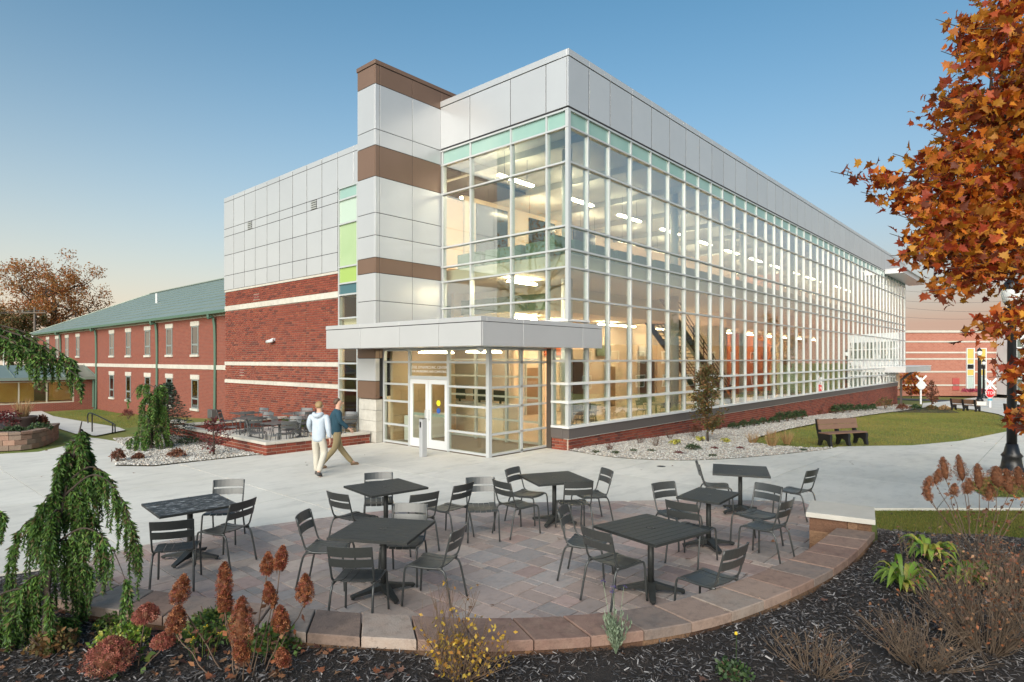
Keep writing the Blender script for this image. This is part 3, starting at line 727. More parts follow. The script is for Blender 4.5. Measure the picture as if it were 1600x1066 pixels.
# --- brick and panel side wing
WX = -2.0; WY0, WY1 = 6.6, 18.9
wg = bpart('side_wall', WX + 0.03, WX + 0.25, 9.10, WY1, -1.0, 5.9, M_mortar, hall)
bands = [(5.01, 5.24), (2.43, 2.60), (1.60, 1.76)]
vents = [(15.4, 15.95, 5.36, 5.62), (16.9, 17.4, 1.98, 2.2)]
skip = [(0, 20, a, b) for a, b in bands] + [(a - 9.1, b - 9.1, c, d) for a, b, c, d in vents] + [(11.42 - 9.1 - 0.008, 11.42 - 9.1 + 0.008, -1, 5.0)]
lay_bricks(wg, lambda s, z: (Vector((WX + 0.022, 9.1 + s, z)), (0, 1, 0), (-1, 0, 0)), WY1 - 9.1, 5.9 - 0.0915 * 72, 5.901, zbot=lambda s: gz(WX, 9.1 + s) - 0.05, skip=skip, n_obj=285)
for a, b in bands:
    y = 9.105
    while y < WY1 - 0.1:
        e = min(y + 1.63, WY1); cbox('stone_band', WX - 0.03, WX + 0.1, y, e - 0.006, a + 0.003, b - 0.003, M_lime, wg, 0.005); y = e
cbox('stone_band', WX - 0.03, WX + 0.2, 9.105, WY1, 5.905, 6.0, M_lime, wg, 0.005)
for a, b, c, d in vents:
    v_ = bpart('brick_vent', WX + 0.04, WX + 0.06, a, b, c, d, M_panel_d, hall)
    for q in range(2): bpart('louvre', WX - 0.01, WX + 0.03, a + 0.02, b - 0.02, c + 0.03 + q * 0.12, c + 0.11 + q * 0.12, mat('red_louvre', (0.2, 0.05, 0.04), rough=0.7), v_)
PC = [18.93, 17.88, 16.77, 15.71, 14.61, 13.52, 12.42, 11.31, 10.2, 9.10]
PR = [6.0, 6.69, 7.66, 8.55, 8.92, 10.2, 10.42]
up = MB().box(WX - 0.0355, WX + 0.25, 9.105, WY1, 6.0, 10.36).box(WX - 0.0355, WX + 0.25, 6.62, 9.1, 9.07, 10.36).build('panel_wall', M_panel_d, hall)
for i in range(len(PC) - 1):
    for r_ in range(len(PR) - 1):
        a, b = PC[i + 1], PC[i]
        cbox('metal_panel', WX - 0.04, WX + 0.01, a + 0.02, b - 0.02, PR[r_] + 0.011, PR[r_ + 1] - 0.011, M_panel, up, 0.002)
for a, b in ((9.10, 8.07), (8.07, 7.0)):
    cbox('metal_panel', WX - 0.04, WX + 0.01, b + 0.008, a - 0.008, 9.06, 10.2 - .008, M_panel, up); cbox('metal_panel', WX - 0.04, WX + 0.01, b + 0.008, a - 0.008, 10.208, 10.412, M_panel, up)
for y, z in ((10.75, 8.73), (16.2, 8.73)):
    v_ = bpart('wall_vent', WX - 0.05, WX - 0.03, y - 0.2, y + 0.2, z - 0.18, z + 0.18, M_panel_d, hall)
    for q in range(4): MB().obox((WX - 0.06, y, z - 0.13 + q * 0.085), (0.015, 0, 0.012), (0, 0.19, 0), (-0.008, 0, 0.02)).build('louvre', M_alu, v_)
bpart('end_wall', WX + 0.26, 6, WY1 - 0.2, WY1 - 0.005, -1.2, 10.3, MATS['end_brick'], hall)
bpart('roof', WX + 0.26, 6.0, 6.7, WY1 - 0.21, 10.0, 10.1, M_panel_d, hall)
# window strip between wing and pier
ws = bpart('window_strip', WX - 0.03, WX + 0.12, 9.03, 9.09, -0.02, 9.04, M_alu, hall)
bpart('mullion', WX - 0.03, WX + 0.12, 7.84, 7.90, -0.02, 9.04, M_alu, ws)
SR = [0.0, 1.58, 2.0, 2.56, 4.22, 5.08, 5.5, 6.11, 7.7, 8.59, 9.03]
M_pale_l = mat('pale_lime_glass', (0.30, 0.42, 0.22), (0.36, 0.47, 0.27), 0.5, 0.15); M_pale_w = mat('frosted_glass', (0.42, 0.52, 0.44), rough=0.15)
SM = [M_glass_v, M_glass_v, M_glass_v, M_glass_v, M_glass_v, M_spand2, M_lime_glass, M_pale_l, M_pale_w, M_spand]
for k in range(len(SR)):
    bpart('transom', WX - 0.04, WX + 0.1, 6.61, 9.03, SR[k] - 0.03, SR[k] + 0.03, M_alu, ws)
    if k < len(SR) - 1:
        for a, b in ((6.62, 7.84), (7.90, 9.03)): bpart('glass_pane', WX + 0.02, WX + 0.034, a, b, SR[k] + 0.03, SR[k + 1] - 0.03, SM[k], ws)
bpart('lime_blind', WX + 0.3, WX + 0.33, 6.7, 9.0, 6.15, 8.5, mat('green_wall', (0.30, 0.52, 0.16), rough=0.8), hall)

# --- entrance canopy (wraps the glass corner)
CX0, CX1, CY0, CY1, CZ0, CZ1 = -4.1, 1.2, -0.42, 6.5, 3.04, 3.76
cp = MB().box(CX0 + 0.012, -0.09, CY0 + 0.012, CY1, CZ0 + 0.02, CZ1 - 0.02).box(-0.088, CX1 - 0.02, CY0 + 0.012, -0.13, CZ0 + 0.021, CZ1 - 0.021).build('entrance_canopy', M_panel_d, hall)
bpart('soffit', CX0 + 0.05, -0.1, CY0 + 0.05, CY1 - 0.02, CZ0 + 0.004, CZ0 + 0.018, M_panel, cp)
jy = [CY0, 1.12, 2.75, 4.63, CY1]
for a, b in zip(jy, jy[1:]):
    cbox('metal_panel', CX0, CX0 + 0.05, a + 0.006 - (0.006 if a == CY0 else 0), b - 0.010, CZ0, CZ1 - 0.138, M_panel, cp, 0.002); cbox('coping', CX0 - 0.012, CX0 + 0.2, a + (0.004 if a > CY0 else -0.012), b - 0.004, CZ1 - 0.118, CZ1, M_panel, cp)
jx = [CX0 + 0.052, -2.53, 0.16, CX1]
for a, b in zip(jx, jx[1:]):
    cbox('metal_panel', a + 0.006, b - 0.006, CY0, CY0 + 0.05, CZ0, CZ1 - 0.13, M_panel, cp); cbox('coping', a + (0.004 if a > -4 else 0.15), b - 0.004, CY0 - 0.012, CY0 + 0.2, CZ1 - 0.118, CZ1 - 0.001, M_panel, cp)
cbox('coping', CX1 - 0.05, CX1 + 0.012, CY0 + 0.2, -0.14, CZ1 - 0.118, CZ1 - 0.002, M_panel, cp); cbox('metal_panel', CX1 - 0.045, CX1 - 0.001, CY0 + 0.052, -0.14, CZ0, CZ1 - 0.13, M_panel, cp)

# --- glazed entrance lobby under the canopy
VX, VY = -2.5, 0.85
vb = bpart('entrance_lobby', VX - 0.06, VX + 0.06, VY - 0.06, VY + 0.06, 0.0, CZ0, M_alu, hall)
VR = [0.06, 0.62, 1.37, 1.92, 2.62, 3.0]
for y in (2.47, 4.28, 5.58):
    bpart('post', VX - 0.05, VX + 0.05, y - 0.04, y + 0.04, 0.0, CZ0, M_alu, vb)
for k, z in enumerate(VR):
    bpart('rail', VX - 0.05, VX + 0.05, VY + 0.06, 2.43, z - 0.03, z + 0.03, M_alu, vb); bpart('rail', VX - 0.05, VX + 0.05, 4.32, 5.54, z - 0.03, z + 0.03, M_alu, vb)
    bpart('rail', VX + 0.06, -0.02, VY - 0.05, VY + 0.05, z - 0.03, z + 0.03, M_alu, vb)
    if k < 5:
        for a, b in ((VY + 0.06, 2.43), (4.32, 5.54)): bpart('glass_pane', VX - 0.007, VX + 0.007, a, b, z + 0.03, VR[k + 1] - 0.03, M_glass_v, vb)
        for a, b in ((VX + 0.06, -1.20), (-1.12, -0.04)): bpart('glass_pane', a, b, VY - 0.007, VY + 0.007, z + 0.03, VR[k + 1] - 0.03, M_glass_v, vb)
bpart('post', -1.20, -1.12, VY - 0.05, VY + 0.05, 0.0, CZ0, M_alu, vb)
bpart('door_head', VX - 0.051, VX + 0.05, 2.51, 4.24, 2.10, 2.20, M_alu, vb); bpart('rail', VX - 0.05, VX + 0.05, 2.51, 4.24, 2.59, 2.65, M_alu, vb); bpart('rail', VX - 0.05, VX + 0.05, 2.51, 4.24, 2.97, 3.03, M_alu, vb)
bpart('glass_pane', VX - 0.007, VX + 0.007, 2.51, 4.24, 2.2, 2.59, M_glass_v, vb); bpart('glass_pane', VX - 0.007, VX + 0.007, 2.51, 4.24, 2.65, 2.97, M_glass_v, vb)
mt = Matrix.Translation((VX - 0.012, 3.375, 2.46)) @ Matrix.Rotation(R_(-90), 4, 'Z') @ Matrix.Rotation(R_(90), 4, 'X')
text_mesh('door_lettering', 'STEEL DYNAMICS INC. CENTER', 0.118, M_white, hall, mt); mt2 = Matrix.Translation((0, 0, -0.125)) @ mt
text_mesh('door_lettering', 'FOR ENGINEERING AND COMPUTING', 0.094, M_white, hall, mt2)
bpart('column', -0.02, 0.16, 0.62, 0.80, 0.0, CZ0, M_bronze, hall)
for a, b, hy in ((2.515, 3.368, 3.30), (3.382, 4.235, 3.45)):
    d_ = MB().box(VX - 0.03, VX + 0.02, a, a + 0.12, 0.02, 2.09).box(VX - 0.03, VX + 0.02, b - 0.12, b, 0.02, 2.09).box(VX - 0.03, VX + 0.02, a + 0.12, b - 0.12, 0.02, 0.28).box(VX - 0.03, VX + 0.02, a + 0.12, b - 0.12, 1.96, 2.09).build('door', M_white, hall)
    bpart('glass_pane', VX - 0.012, VX + 0.002, a + 0.12, b - 0.12, 0.28, 1.96, M_glass_v, d_)
    bpart('push_bar', VX + 0.03, VX + 0.06, a + 0.05, b - 0.05, 0.98, 1.06, mat('push_bar', (0.28, 0.33, 0.3), rough=0.5), d_)
    MB().tube(smooth_path([(VX - 0.03, hy, 0.88), (VX - 0.09, hy, 0.89), (VX - 0.095, hy, 1.02), (VX - 0.09, hy, 1.16), (VX - 0.03, hy, 1.17)], 4), 0.012, 8).build('handle', M_alu, d_, True)
    if a < 3:
        for z, cm in ((1.40, (0.75, 0.68, 0.02)), (1.17, (0.02, 0.08, 0.30))):
            m_ = MB().lathe([(0.085, -0.003), (0.085, 0.003)], 20); o = m_.build('door_sticker', mat('sticker%.1f' % cm[0], cm, rough=0.5), d_); o.rotation_euler = (0, R_(90), 0); o.location = (VX - 0.017, (a + b) / 2 - 0.02, z)
# security camera below the canopy and one on the brick wall
sc = thing('security_camera', 'white dome camera under the canopy corner above the glass lobby', 'camera', (VX - 0.55, 0.62, CZ0))
MB().lathe([(0.02, 0.0), (0.11, 0.0), (0.115, -0.05), (0.10, -0.075), (0.02, -0.075)][::-1], 18).build('housing', M_white, sc, True); MB().lathe([(0.085, -0.075), (0.075, -0.12), (0.04, -0.15), (0.005, -0.158)][::-1], 16).build('dome', M_white, sc, True)
sc2 = thing('security_camera', 'small white camera fixed on the brick side wall', 'camera', (WX, 14.0, 3.55))
bpart('bracket', -0.09, 0.0, -0.06, 0.06, -0.06, 0.06, M_white, sc2)
MB().tube([(-0.06, 0, 0.0), (-0.14, 0.05, 0.02)], 0.03, 8).build('arm', M_white, sc2); MB().tube([(-0.14, -0.1, -0.04), (-0.2, 0.28, -0.1)], [0.07, 0.075], 12).build('body', M_white, sc2, True)

# ================================================================== INTERIOR of the hall
M_wallin = mat('interior_wall', (0.78, 0.60, 0.45), (0.82, 0.66, 0.51), 0.4, 0.8)
M_cream = MATS['cream_paint']
M_floorin = mat('interior_floor', (0.48, 0.36, 0.26), (0.54, 0.41, 0.30), 1.2, 0.35)
M_ceil = mat('interior_ceiling', (0.50, 0.51, 0.47), (0.42, 0.43, 0.40), 1.5, 0.8)
M_greenin = mat('interior_green', (0.16, 0.22, 0.15), rough=0.7)
M_orange = mat('interior_orange', (0.55, 0.13, 0.04), (0.62, 0.18, 0.06), 0.6, 0.7)
bpart('ground_floor', 0.2, XEND - 0.2, 0.17, YEND, -0.05, 0.03, M_floorin, hall); bpart('lobby_floor', VX, 0.19, VY, YEND, -0.04, 0.025, mat('lobby_mat', (0.17, 0.13, 0.09), (0.2, 0.155, 0.11), 8, 0.9), hall)
bpart('upper_floor', 0.45, XEND - 0.2, 0.42, 13.0, 5.52, 5.94, M_cream, hall); bpart('upper_carpet', 0.46, XEND - 0.2, 0.43, 13.0, 5.945, 5.96, M_floorin, hall)
bpart('ceiling', 0.36, XEND - 0.2, 0.36, YEND, 10.2, 10.3, M_ceil, hall)
for i in range(14): bpart('ceiling_joist', 2.0 + i * 3.9, 2.2 + i * 3.9, 0.5, 11, 9.95, 10.2, M_ceil, hall)
bpart('back_wall', 0.3, XEND - 0.2, 9.6, 9.8, 5.96, 10.2, M_wallin, hall)
bpart('rear_wall', 3.0, XEND - 0.2, 8.2, 8.4, 0.03, 5.5, M_wallin, hall)
bpart('wall_stripe', 3.0, 13, 8.13, 8.19, 3.6, 4.5, M_greenin, hall); bpart('accent_wall', 26, 40, 7.4, 7.5, 0.03, 5.5, M_orange, hall)
bpart('soffit_box', 3.4, 13.5, 3.4, 8.1, 4.55, 5.5, M_cream, hall); bpart('soffit_band', 3.32, 3.4, 3.4, 8.1, 4.6, 5.2, M_greenin, hall)
bpart('soffit_box', 21, 50, 4.2, 8.1, 4.7, 5.5, M_cream, hall)
bpart('side_wall_inner', 0.35, 0.6, 6.7, 9.5, 0.03, 10.1, M_wallin, hall); bpart('end_wall_inner', XEND - 0.35, XEND - 0.22, 0.4, YEND, 0.0, 10.2, M_wallin, hall)
bpart('reception_wall', 3.0, 3.2, 5.0, 8.2, 0.03, 4.5, M_wallin, hall)
bpart('partition', 1.6, 12, 6.1, 6.2, 5.96, 9.0, M_wallin, hall)
for i in range(3): bpart('dark_opening', 2.2 + i * 3.2, 4.0 + i * 3.2, 6.04, 6.1, 6.5, 8.8, mat('dark_glass', (0.03, 0.035, 0.035), rough=0.15), hall)
for i in range(7):
    MB().tube([(2.5 + i * 8, 1.9, 0.03), (2.5 + i * 8, 1.9, 5.5)], 0.2, 14).build('interior_column', M_white, hall, True); MB().tube([(2.5 + i * 8, 1.9, 5.96), (2.5 + i * 8, 1.9, 10.2)], 0.18, 14).build('interior_column', M_white, hall, True)
for i in range(len(XM) - 2):
    a, b = XM[i] + 0.12, XM[i + 1] - 0.12
    bpart('window_cabinet', a, b, 0.6, 1.0, 5.962, 6.52, M_greenin, hall)
for j in range(4): bpart('window_cabinet', 0.6, 1.0, YM[j] + (1.05 if j == 0 else 0.12), YM[j + 1] - 0.1, 5.962, 6.5, M_greenin, hall) if j > 0 else None
# doors and glazed fronts along the inner walls
M_dg = MATS['dark_glass']; M_door = mat('inner_door', (0.30, 0.17, 0.09), rough=0.5); M_pin = mat('pink_wall', (0.62, 0.36, 0.28), rough=0.8)
for i in range(12):
    x = 13.0 + i * 3.3
    f_ = bpart('inner_front', x, x + 2.2, 9.52, 9.58, 6.0, 8.7, (M_pin, M_dg, M_cream, M_greenin)[i % 4], hall); bpart('front_trim', x - 0.08, x, 9.48, 9.58, 6.0, 8.8, M_alu, f_); bpart('front_trim', x + 2.2, x + 2.28, 9.48, 9.58, 6.0, 8.8, M_alu, f_)
for i, x in enumerate((4.2, 7.6, 10.4, 14.5, 18.2, 20.6, 22.6, 41.5, 44.0, 47)):
    f_ = bpart('inner_front', x, x + (1.0 if i % 2 else 1.9), 8.1, 8.18, 0.04, 2.3 if i % 2 else 2.7, M_door if i % 2 else M_dg, hall); bpart('front_trim', x - 0.07, x, 8.06, 8.18, 0.04, 2.75, M_alu, f_)
for i in range(7): bpart('notice_board', 4.4 + i * 4.6, 5.8 + i * 4.6, 8.08, 8.15, 2.9, 3.5, (M_white, M_orange, M_greenin)[i % 3], hall)
bpart('partition', 20.4, 20.5, 3.6, 8.1, 0.04, 5.5, M_wallin, hall); bpart('partition', 33, 33.1, 4.6, 9.5, 5.97, 9.2, M_pin, hall); bpart('partition', 22, 22.1, 4.6, 9.5, 5.97, 9.2, M_wallin, hall)
# staircase rising towards the corner
st = MB().beam((11.2, 3.0, 5.75), (19.6, 3.0, 0.2), 0.06, 0.36).build('staircase', M_bronze, hall); MB().beam((11.2, 4.6, 5.75), (19.6, 4.6, 0.2), 0.06, 0.36).build('stringer', M_bronze, st)
MB().beam((11.2, 3.06, 5.62), (19.6, 3.06, 0.07), 0.02, 0.5).build('stair_side', M_cream, st)
for k in range(30): f_ = k / 30.0; bpart('tread', 11.2 + 8.4 * f_, 11.2 + 8.4 * f_ + 0.29, 3.04, 4.56, 5.8 - 5.55 * f_ - 0.04, 5.8 - 5.55 * f_, M_bronze, st)
for yy in (3.0, 4.6):
    for dz in (1.0, 0.75, 0.5): MB().beam((11.2, yy, 5.85 + dz), (19.6, yy, 0.3 + dz), 0.04, 0.04).build('railing', M_char, st)
    for k in range(8): f_ = k / 7.0; MB().beam((11.3 + 8.2 * f_, yy, 5.8 - 5.4 * f_), (11.3 + 8.2 * f_, yy, 6.85 - 5.4 * f_), 0.04, 0.04, (0, 1, 0)).build('baluster', M_char, st)
# lobby: block wall with bench, inner door frame
lw = bpart('lobby_block_wall', -2.3, 0.5, 5.45, 5.55, 0.0, 3.0, mat('lobby_plaster', (0.40, 0.29, 0.19), rough=0.8), hall)
M_lblk = mat('lobby_block', (0.42, 0.29, 0.17), (0.36, 0.25, 0.15), 5, 0.8, var=0.06)
for r_ in range(4):
    x = -2.3 - (0.35 if r_ % 2 else 0)
    while x < 0.4:
        a, b = max(x, -2.3), min(x + 0.7, 0.5); cbox('block', a + 0.004, b - 0.004, 5.40, 5.45, 0.03 + r_ * 0.42, 0.03 + r_ * 0.42 + 0.412, M_lblk, lw, 0.004); x += 0.7
ib = cbox('lobby_heater', -1.9, -0.4, 4.95, 5.35, 0.03, 0.85, M_white, hall, 0.02); 
for y in (1.0, 2.4, 3.8, 5.2): bpart('inner_post', -0.06, 0.02, y, y + 0.09, 0.03, CZ0, M_alu, hall)
for z in (0.1, 0.75, 1.5, 2.15, 2.7): bpart('inner_rail', -0.05, 0.01, 1.09, 5.2, z - 0.03, z + 0.03, M_alu, hall)
bpart('lobby_ceiling', VX, 0.2, VY, 5.6, CZ0 - 0.035, CZ0 - 0.005, mat('lobby_wood', (0.20, 0.135, 0.085), rough=0.6), hall)
# furniture of the ground floor: counter with computers
ct = bpart('reception_counter', 1.5, 2.3, 4.0, 7.6, 0.03, 1.0, M_cream, hall); bpart('counter_top', 1.45, 2.35, 3.95, 7.65, 1.0, 1.05, M_white, ct)
for i in range(3): MB().box(2.0, 2.04, 4.3 + i * 1.1, 4.95 + i * 1.1, 1.15, 1.55).box(2.0, 2.05, 4.58 + i * 1.1, 4.66 + i * 1.1, 1.05, 1.2).build('monitor', M_black, ct)

# ---- ceiling lights (linear pendants)
M_lamp = mat('lamp_tube', (1, 1, 1), rough=0.5, emit=((1.0, 0.79, 0.54), 58.0))
M_lamp3 = mat('upper_lamp', (1, 1, 1), rough=0.5, emit=((1.0, 0.79, 0.54), 42.0))
M_lamp2 = mat('lobby_lamp', (1, 1, 1), rough=0.5, emit=((1.0, 0.80, 0.55), 20.0))
def lamp(x, y, z, L, grp, lab, w=0.16, zc=10.2, lm_=None):
    t = thing('ceiling_light', lab, 'light', (x, y, z), 0, grp)
    key = ('lamp', round(L, 2), w, round(zc - z, 2), lm_.name if lm_ else '')
    if key not in CBX:
        a = B(-L / 2, L / 2, -w / 2, w / 2, -0.045, 0.0).mesh('diffuser'); a.materials.append(lm_ or M_lamp)
        b = B(-L / 2 - 0.02, L / 2 + 0.02, -0.03, 0.03, 0.002, 0.05).mesh('housing'); b.materials.append(M_white)
        c = MB().tube([(-L / 3, 0, 0.05), (-L / 3, 0, zc - z)], 0.008, 4).tube([(L / 3, 0, 0.05), (L / 3, 0, zc - z)], 0.008, 4).mesh('cord'); c.materials.append(M_char)
        CBX[key] = (a, b, c)
    for me in CBX[key]:
        o = bpy.data.objects.new(me.name.split('.')[0], me); COL.objects.link(o); o.parent = t
for i in range(13):
    for j, y in enumerate((4.0, 7.2)):
        lamp(2.2 + i * 4.0 + (1.2 if j else 0), y, 9.3, 1.9, 'upper floor linear lights', 'linear pendant light glowing on the upper floor behind the glass wall', lm_=M_lamp3)
for x, y in ((4.6, 5.6), (7.6, 6.2), (10.8, 5.6)): lamp(x, y, 4.42, 1.4, 'ground floor ceiling lights', 'linear light under the upper floor slab of the hall', zc=4.55)
for i in range(9): lamp(14.6 + i * 4.0, 6.0 if i > 1 else 6.8, 4.55, 1.6, 'ground floor ceiling lights', 'linear light under the upper floor slab of the hall', zc=5.52)
lamp(-1.3, 2.2, 2.95, 1.4, 'entrance lobby ceiling lights', 'ceiling light inside the glazed entrance lobby', zc=3.0, lm_=M_lamp2); lamp(-1.3, 4.4, 2.95, 1.4, 'entrance lobby ceiling lights', 'ceiling light inside the glazed entrance lobby', zc=3.0, lm_=M_lamp2)
lamp(1.4, 3.0, 5.38, 1.4, 'ground floor ceiling lights', 'linear light under the upper floor slab of the hall', zc=5.52)
lamp(-0.6, 8.0, 3.6, 1.0, 'side room lights', 'ceiling light in the room behind the narrow window strip', zc=3.9); lamp(-0.6, 8.0, 7.9, 1.0, 'side room lights', 'ceiling light in the room behind the narrow window strip', zc=8.5)
bpart('side_room_wall', 0.3, 0.34, 6.7, 9.5, 0.0, 9.0, M_wallin, hall); bpart('side_room_floor', WX + 0.2, 0.3, 6.7, 9.5, 3.9, 4.2, M_cream, hall)

# ================================================================== OLD BRICK WING (left)
OX = -1.2; OY0, OY1 = 19.0, 65.0; EAVE = 5.2; RIDGE = 9.35; RX = 7.0
M_obrick = brickmat('old_brick', (0, 1, 0), (0.18, 0.04, 0.024), (0.23, 0.054, 0.03), (0.22, 0.13, 0.10), 0.22, 0.075)
M_obrick_x = brickmat('old_brick_x', (1, 0, 0), (0.18, 0.04, 0.024), (0.23, 0.054, 0.03), (0.22, 0.13, 0.10), 0.22, 0.075)
ow = thing('brick_wing', 'long two storey brick building with green metal hip roof on the left', 'building')
wl = bpart('wall', OX, OX + 14, OY0, OY1, -1.6, 4.95, M_obrick, ow)
for a, b in ((4.95, EAVE - 0.02),): bpart('eave_board', OX - 0.02, OX + 14, OY0, OY1 + 0.02, a, b, M_lime, ow)
for i in range(24):
    y = OY0 + i * 1.93; cbox('stone_band', OX - 0.04, OX + 0.1, y, min(y + 1.92, OY1), 2.17, 2.41, M_lime, ow, 0.006)
# hip roof, with standing seams as strips
ov = 0.35; rt = thing
rm = MB(); xe, xb = OX - ov, 2 * RX - OX + ov; ye = OY1 + ov; hipy = OY1 - 7.5
rm.add([(xe, OY0 - 0.2, EAVE), (xe, ye, EAVE), (RX, hipy, RIDGE), (RX, OY0 - 0.2, RIDGE), (xb, OY0 - 0.2, EAVE), (xb, ye, EAVE), (xe, OY0 - 0.2, EAVE - 0.12), (xe, ye, EAVE - 0.12), (xb, ye, EAVE - 0.12), (xb, OY0 - 0.2, EAVE - 0.12)],
       [(0, 3, 2, 1), (3, 4, 5, 2), (1, 2, 5), (0, 1, 7, 6), (1, 5, 8, 7), (5, 4, 9, 8), (6, 7, 8, 9), (0, 6, 9, 4, 3)])
roof = rm.build('roof', M_green_roof, ow)
# horizontal roof ribs (the photograph shows fine lines running along the slope)
sl = Vector((RX - xe, 0, RIDGE - EAVE)); nrm = Vector((-sl.z, 0, sl.x)).normalized()
for k in range(1, 12):
    f = k / 12; p = Vector((xe, 0, EAVE)) + sl * f; y1 = ye + (hipy - ye) * f
    MB().beam((p.x, OY0 - 0.2, p.z + 0.01), (p.x, y1 - 0.05, p.z + 0.01), 0.07, 0.05, nrm).build('roof_rib', M_green_roof, roof)
MB().beam((RX, OY0 - 0.2, RIDGE + 0.02), (RX, hipy, RIDGE + 0.02), 0.3, 0.08).build('ridge_cap', M_green_roof, roof); MB().beam((RX, hipy, RIDGE + 0.02), (xe, ye, EAVE + 0.02), 0.25, 0.06).build('hip_cap', M_green_roof, roof)
MB().tube([(2.5, 42, 6.9), (2.5, 42, 7.9)], 0.09, 8).build('vent_pipe', M_white, roof)
bpart('gutter', xe - 0.13, xe + 0.01, OY0 - 0.2, ye, EAVE - 0.16, EAVE - 0.01, M_green_trim, ow)
for y in (21.84, 30.32, 43.14, 53.86, 64.7):
    MB().tube(smooth_path([(xe - 0.05, y, EAVE - 0.14), (xe - 0.05, y, EAVE - 0.35), (OX - 0.09, y, EAVE - 0.75), (OX - 0.09, y, gz(OX, y) + 0.15), (OX - 0.2, y, gz(OX, y) + 0.05)], 4), 0.075, 8).build('downspout', M_green_trim, ow)
M_wglass = glass('window_glass', (0.30, 0.36, 0.33), 0.10, 0.9, 3.0)
def window(parent, x, y, z0, z1, w, m_lintel=M_lime):
    """two-light window on the -X face of a wall"""
    o = MB().box(x - 0.03, x + 0.02, y - w / 2, y - w / 2 + 0.09, z0, z1).box(x - 0.03, x + 0.02, y + w / 2 - 0.09, y + w / 2, z0, z1).box(x - 0.03, x + 0.02, y - w / 2 + .09, y + w / 2 - .09, z0, z0 + 0.06).box(x - 0.03, x + 0.02, y - w / 2 + .09, y + w / 2 - .09, z1 - 0.06, z1).box(x - 0.035, x + 0.02, y - w / 2 + 0.09, y + w / 2 - 0.09, z0 + 0.50, z0 + 0.60).build('window', mat('window_frame', (0.20, 0.23, 0.22), rough=0.5), parent)
    bpart('pane', x - 0.012, x - 0.002, y - w / 2 + 0.09, y + w / 2 - 0.09, z0 + 0.06, z0 + 0.5, M_wglass, o); bpart('pane', x - 0.012, x - 0.002, y - w / 2 + 0.09, y + w / 2 - 0.09, z0 + 0.6, z1 - 0.06, M_wglass, o)
    bpart('blind', x + 0.003, x + 0.012, y - w / 2 + 0.05, y + w / 2 - 0.05, z0 + 0.62, z1, mat('blind_green', (0.07, 0.095, 0.07), rough=0.8), o); bpart('dark_room', x + 0.003, x + 0.011, y - w / 2 + 0.05, y + w / 2 - 0.05, z0, z0 + 0.61, M_black, o)
    cbox('sill', x - 0.09, x + 0.0, y - w / 2 - 0.08, y + w / 2 + 0.08, z0 - 0.13, z0 - 0.003, M_lime, o, 0.006); cbox('lintel', x - 0.05, x - 0.001, y - w / 2 - 0.12, y + w / 2 + 0.12, z1 + 0.003, z1 + 0.26, m_lintel, o, 0.006)
for y in (24.6, 28.42, 32.14, 35.88, 39.53, 48.5, 51.92, 55.33, 58.8): window(ow, OX - 0.001, y, 2.98, 4.55, 0.95)
for y in (24.6, 28.42, 32.14, 35.88, 39.53): window(ow, OX - 0.001, y, -0.0, 1.60, 0.95)
cbox('gutter_boot', OX - 0.35, OX - 0.02, 21.6, 22.1, -0.35, 0.12, M_char2, ow, 0.02)
# single-storey glazed link running off to the left
lk = thing('glazed_link', 'low brick link building with green roof and lit ribbon windows', 'building')
LY = 43.6; LZ = -1.0; LE = 1.42
lb = MB().box(-26, OX, LY, LY + 5, LZ - 0.2, LZ + 0.55).box(-26, OX, LY, LY + 5, LE - 0.28, LE - 0.02)
for a, b in ((OX - 1.35, OX), (-10.0, -9.0), (-17.5, -16.6)): lb.box(a, b, LY, LY + 0.4, LZ + 0.55, LE - 0.28)
lbo = lb.build('wall', M_obrick_x, lk)
rl = MB().add([(-26, LY - 0.5, LE), (OX - 0.1, LY - 0.5, LE), (OX - 0.1, LY + 3, LE + 0.85), (-26, LY + 3, LE + 0.85), (-26, LY - 0.5, LE - 0.2), (OX - 0.1, LY - 0.5, LE - 0.2), (OX - 0.1, LY + 3, LE - 0.2), (-26, LY + 3, LE - 0.2)],
            [(0, 1, 2, 3), (0, 4, 5, 1), (1, 5, 6, 2), (4, 7, 6, 5), (3, 2, 6, 7)]).build('roof', M_green_roof, lk)
for i in range(26): MB().beam((-25.5 + i * 0.97, LY - 0.5, LE + 0.02), (-25.5 + i * 0.97, LY + 3, LE + 0.87), 0.05, 0.06).build('roof_rib', M_green_roof, rl)
bpart('back_wall', -26, OX, LY + 3.6, LY + 3.7, LZ, LE, mat('yellow_wall', (0.42, 0.28, 0.09), (0.50, 0.36, 0.13), 0.9, 0.8), lk)
for i in range(5): bpart('inner_panel', -3.4 - i * 4.1, -5.2 - i * 4.1 + 0.9, LY + 3.5, LY + 3.58, LZ, LE - 0.5, mat('dark_glass2', (0.06, 0.05, 0.04), rough=0.3), lk)
bpart('floor', -26, OX, LY + 0.2, LY + 3.6, LZ - 0.01, LZ + 0.04, mat('link_floor', (0.2, 0.17, 0.13), rough=0.6), lk)
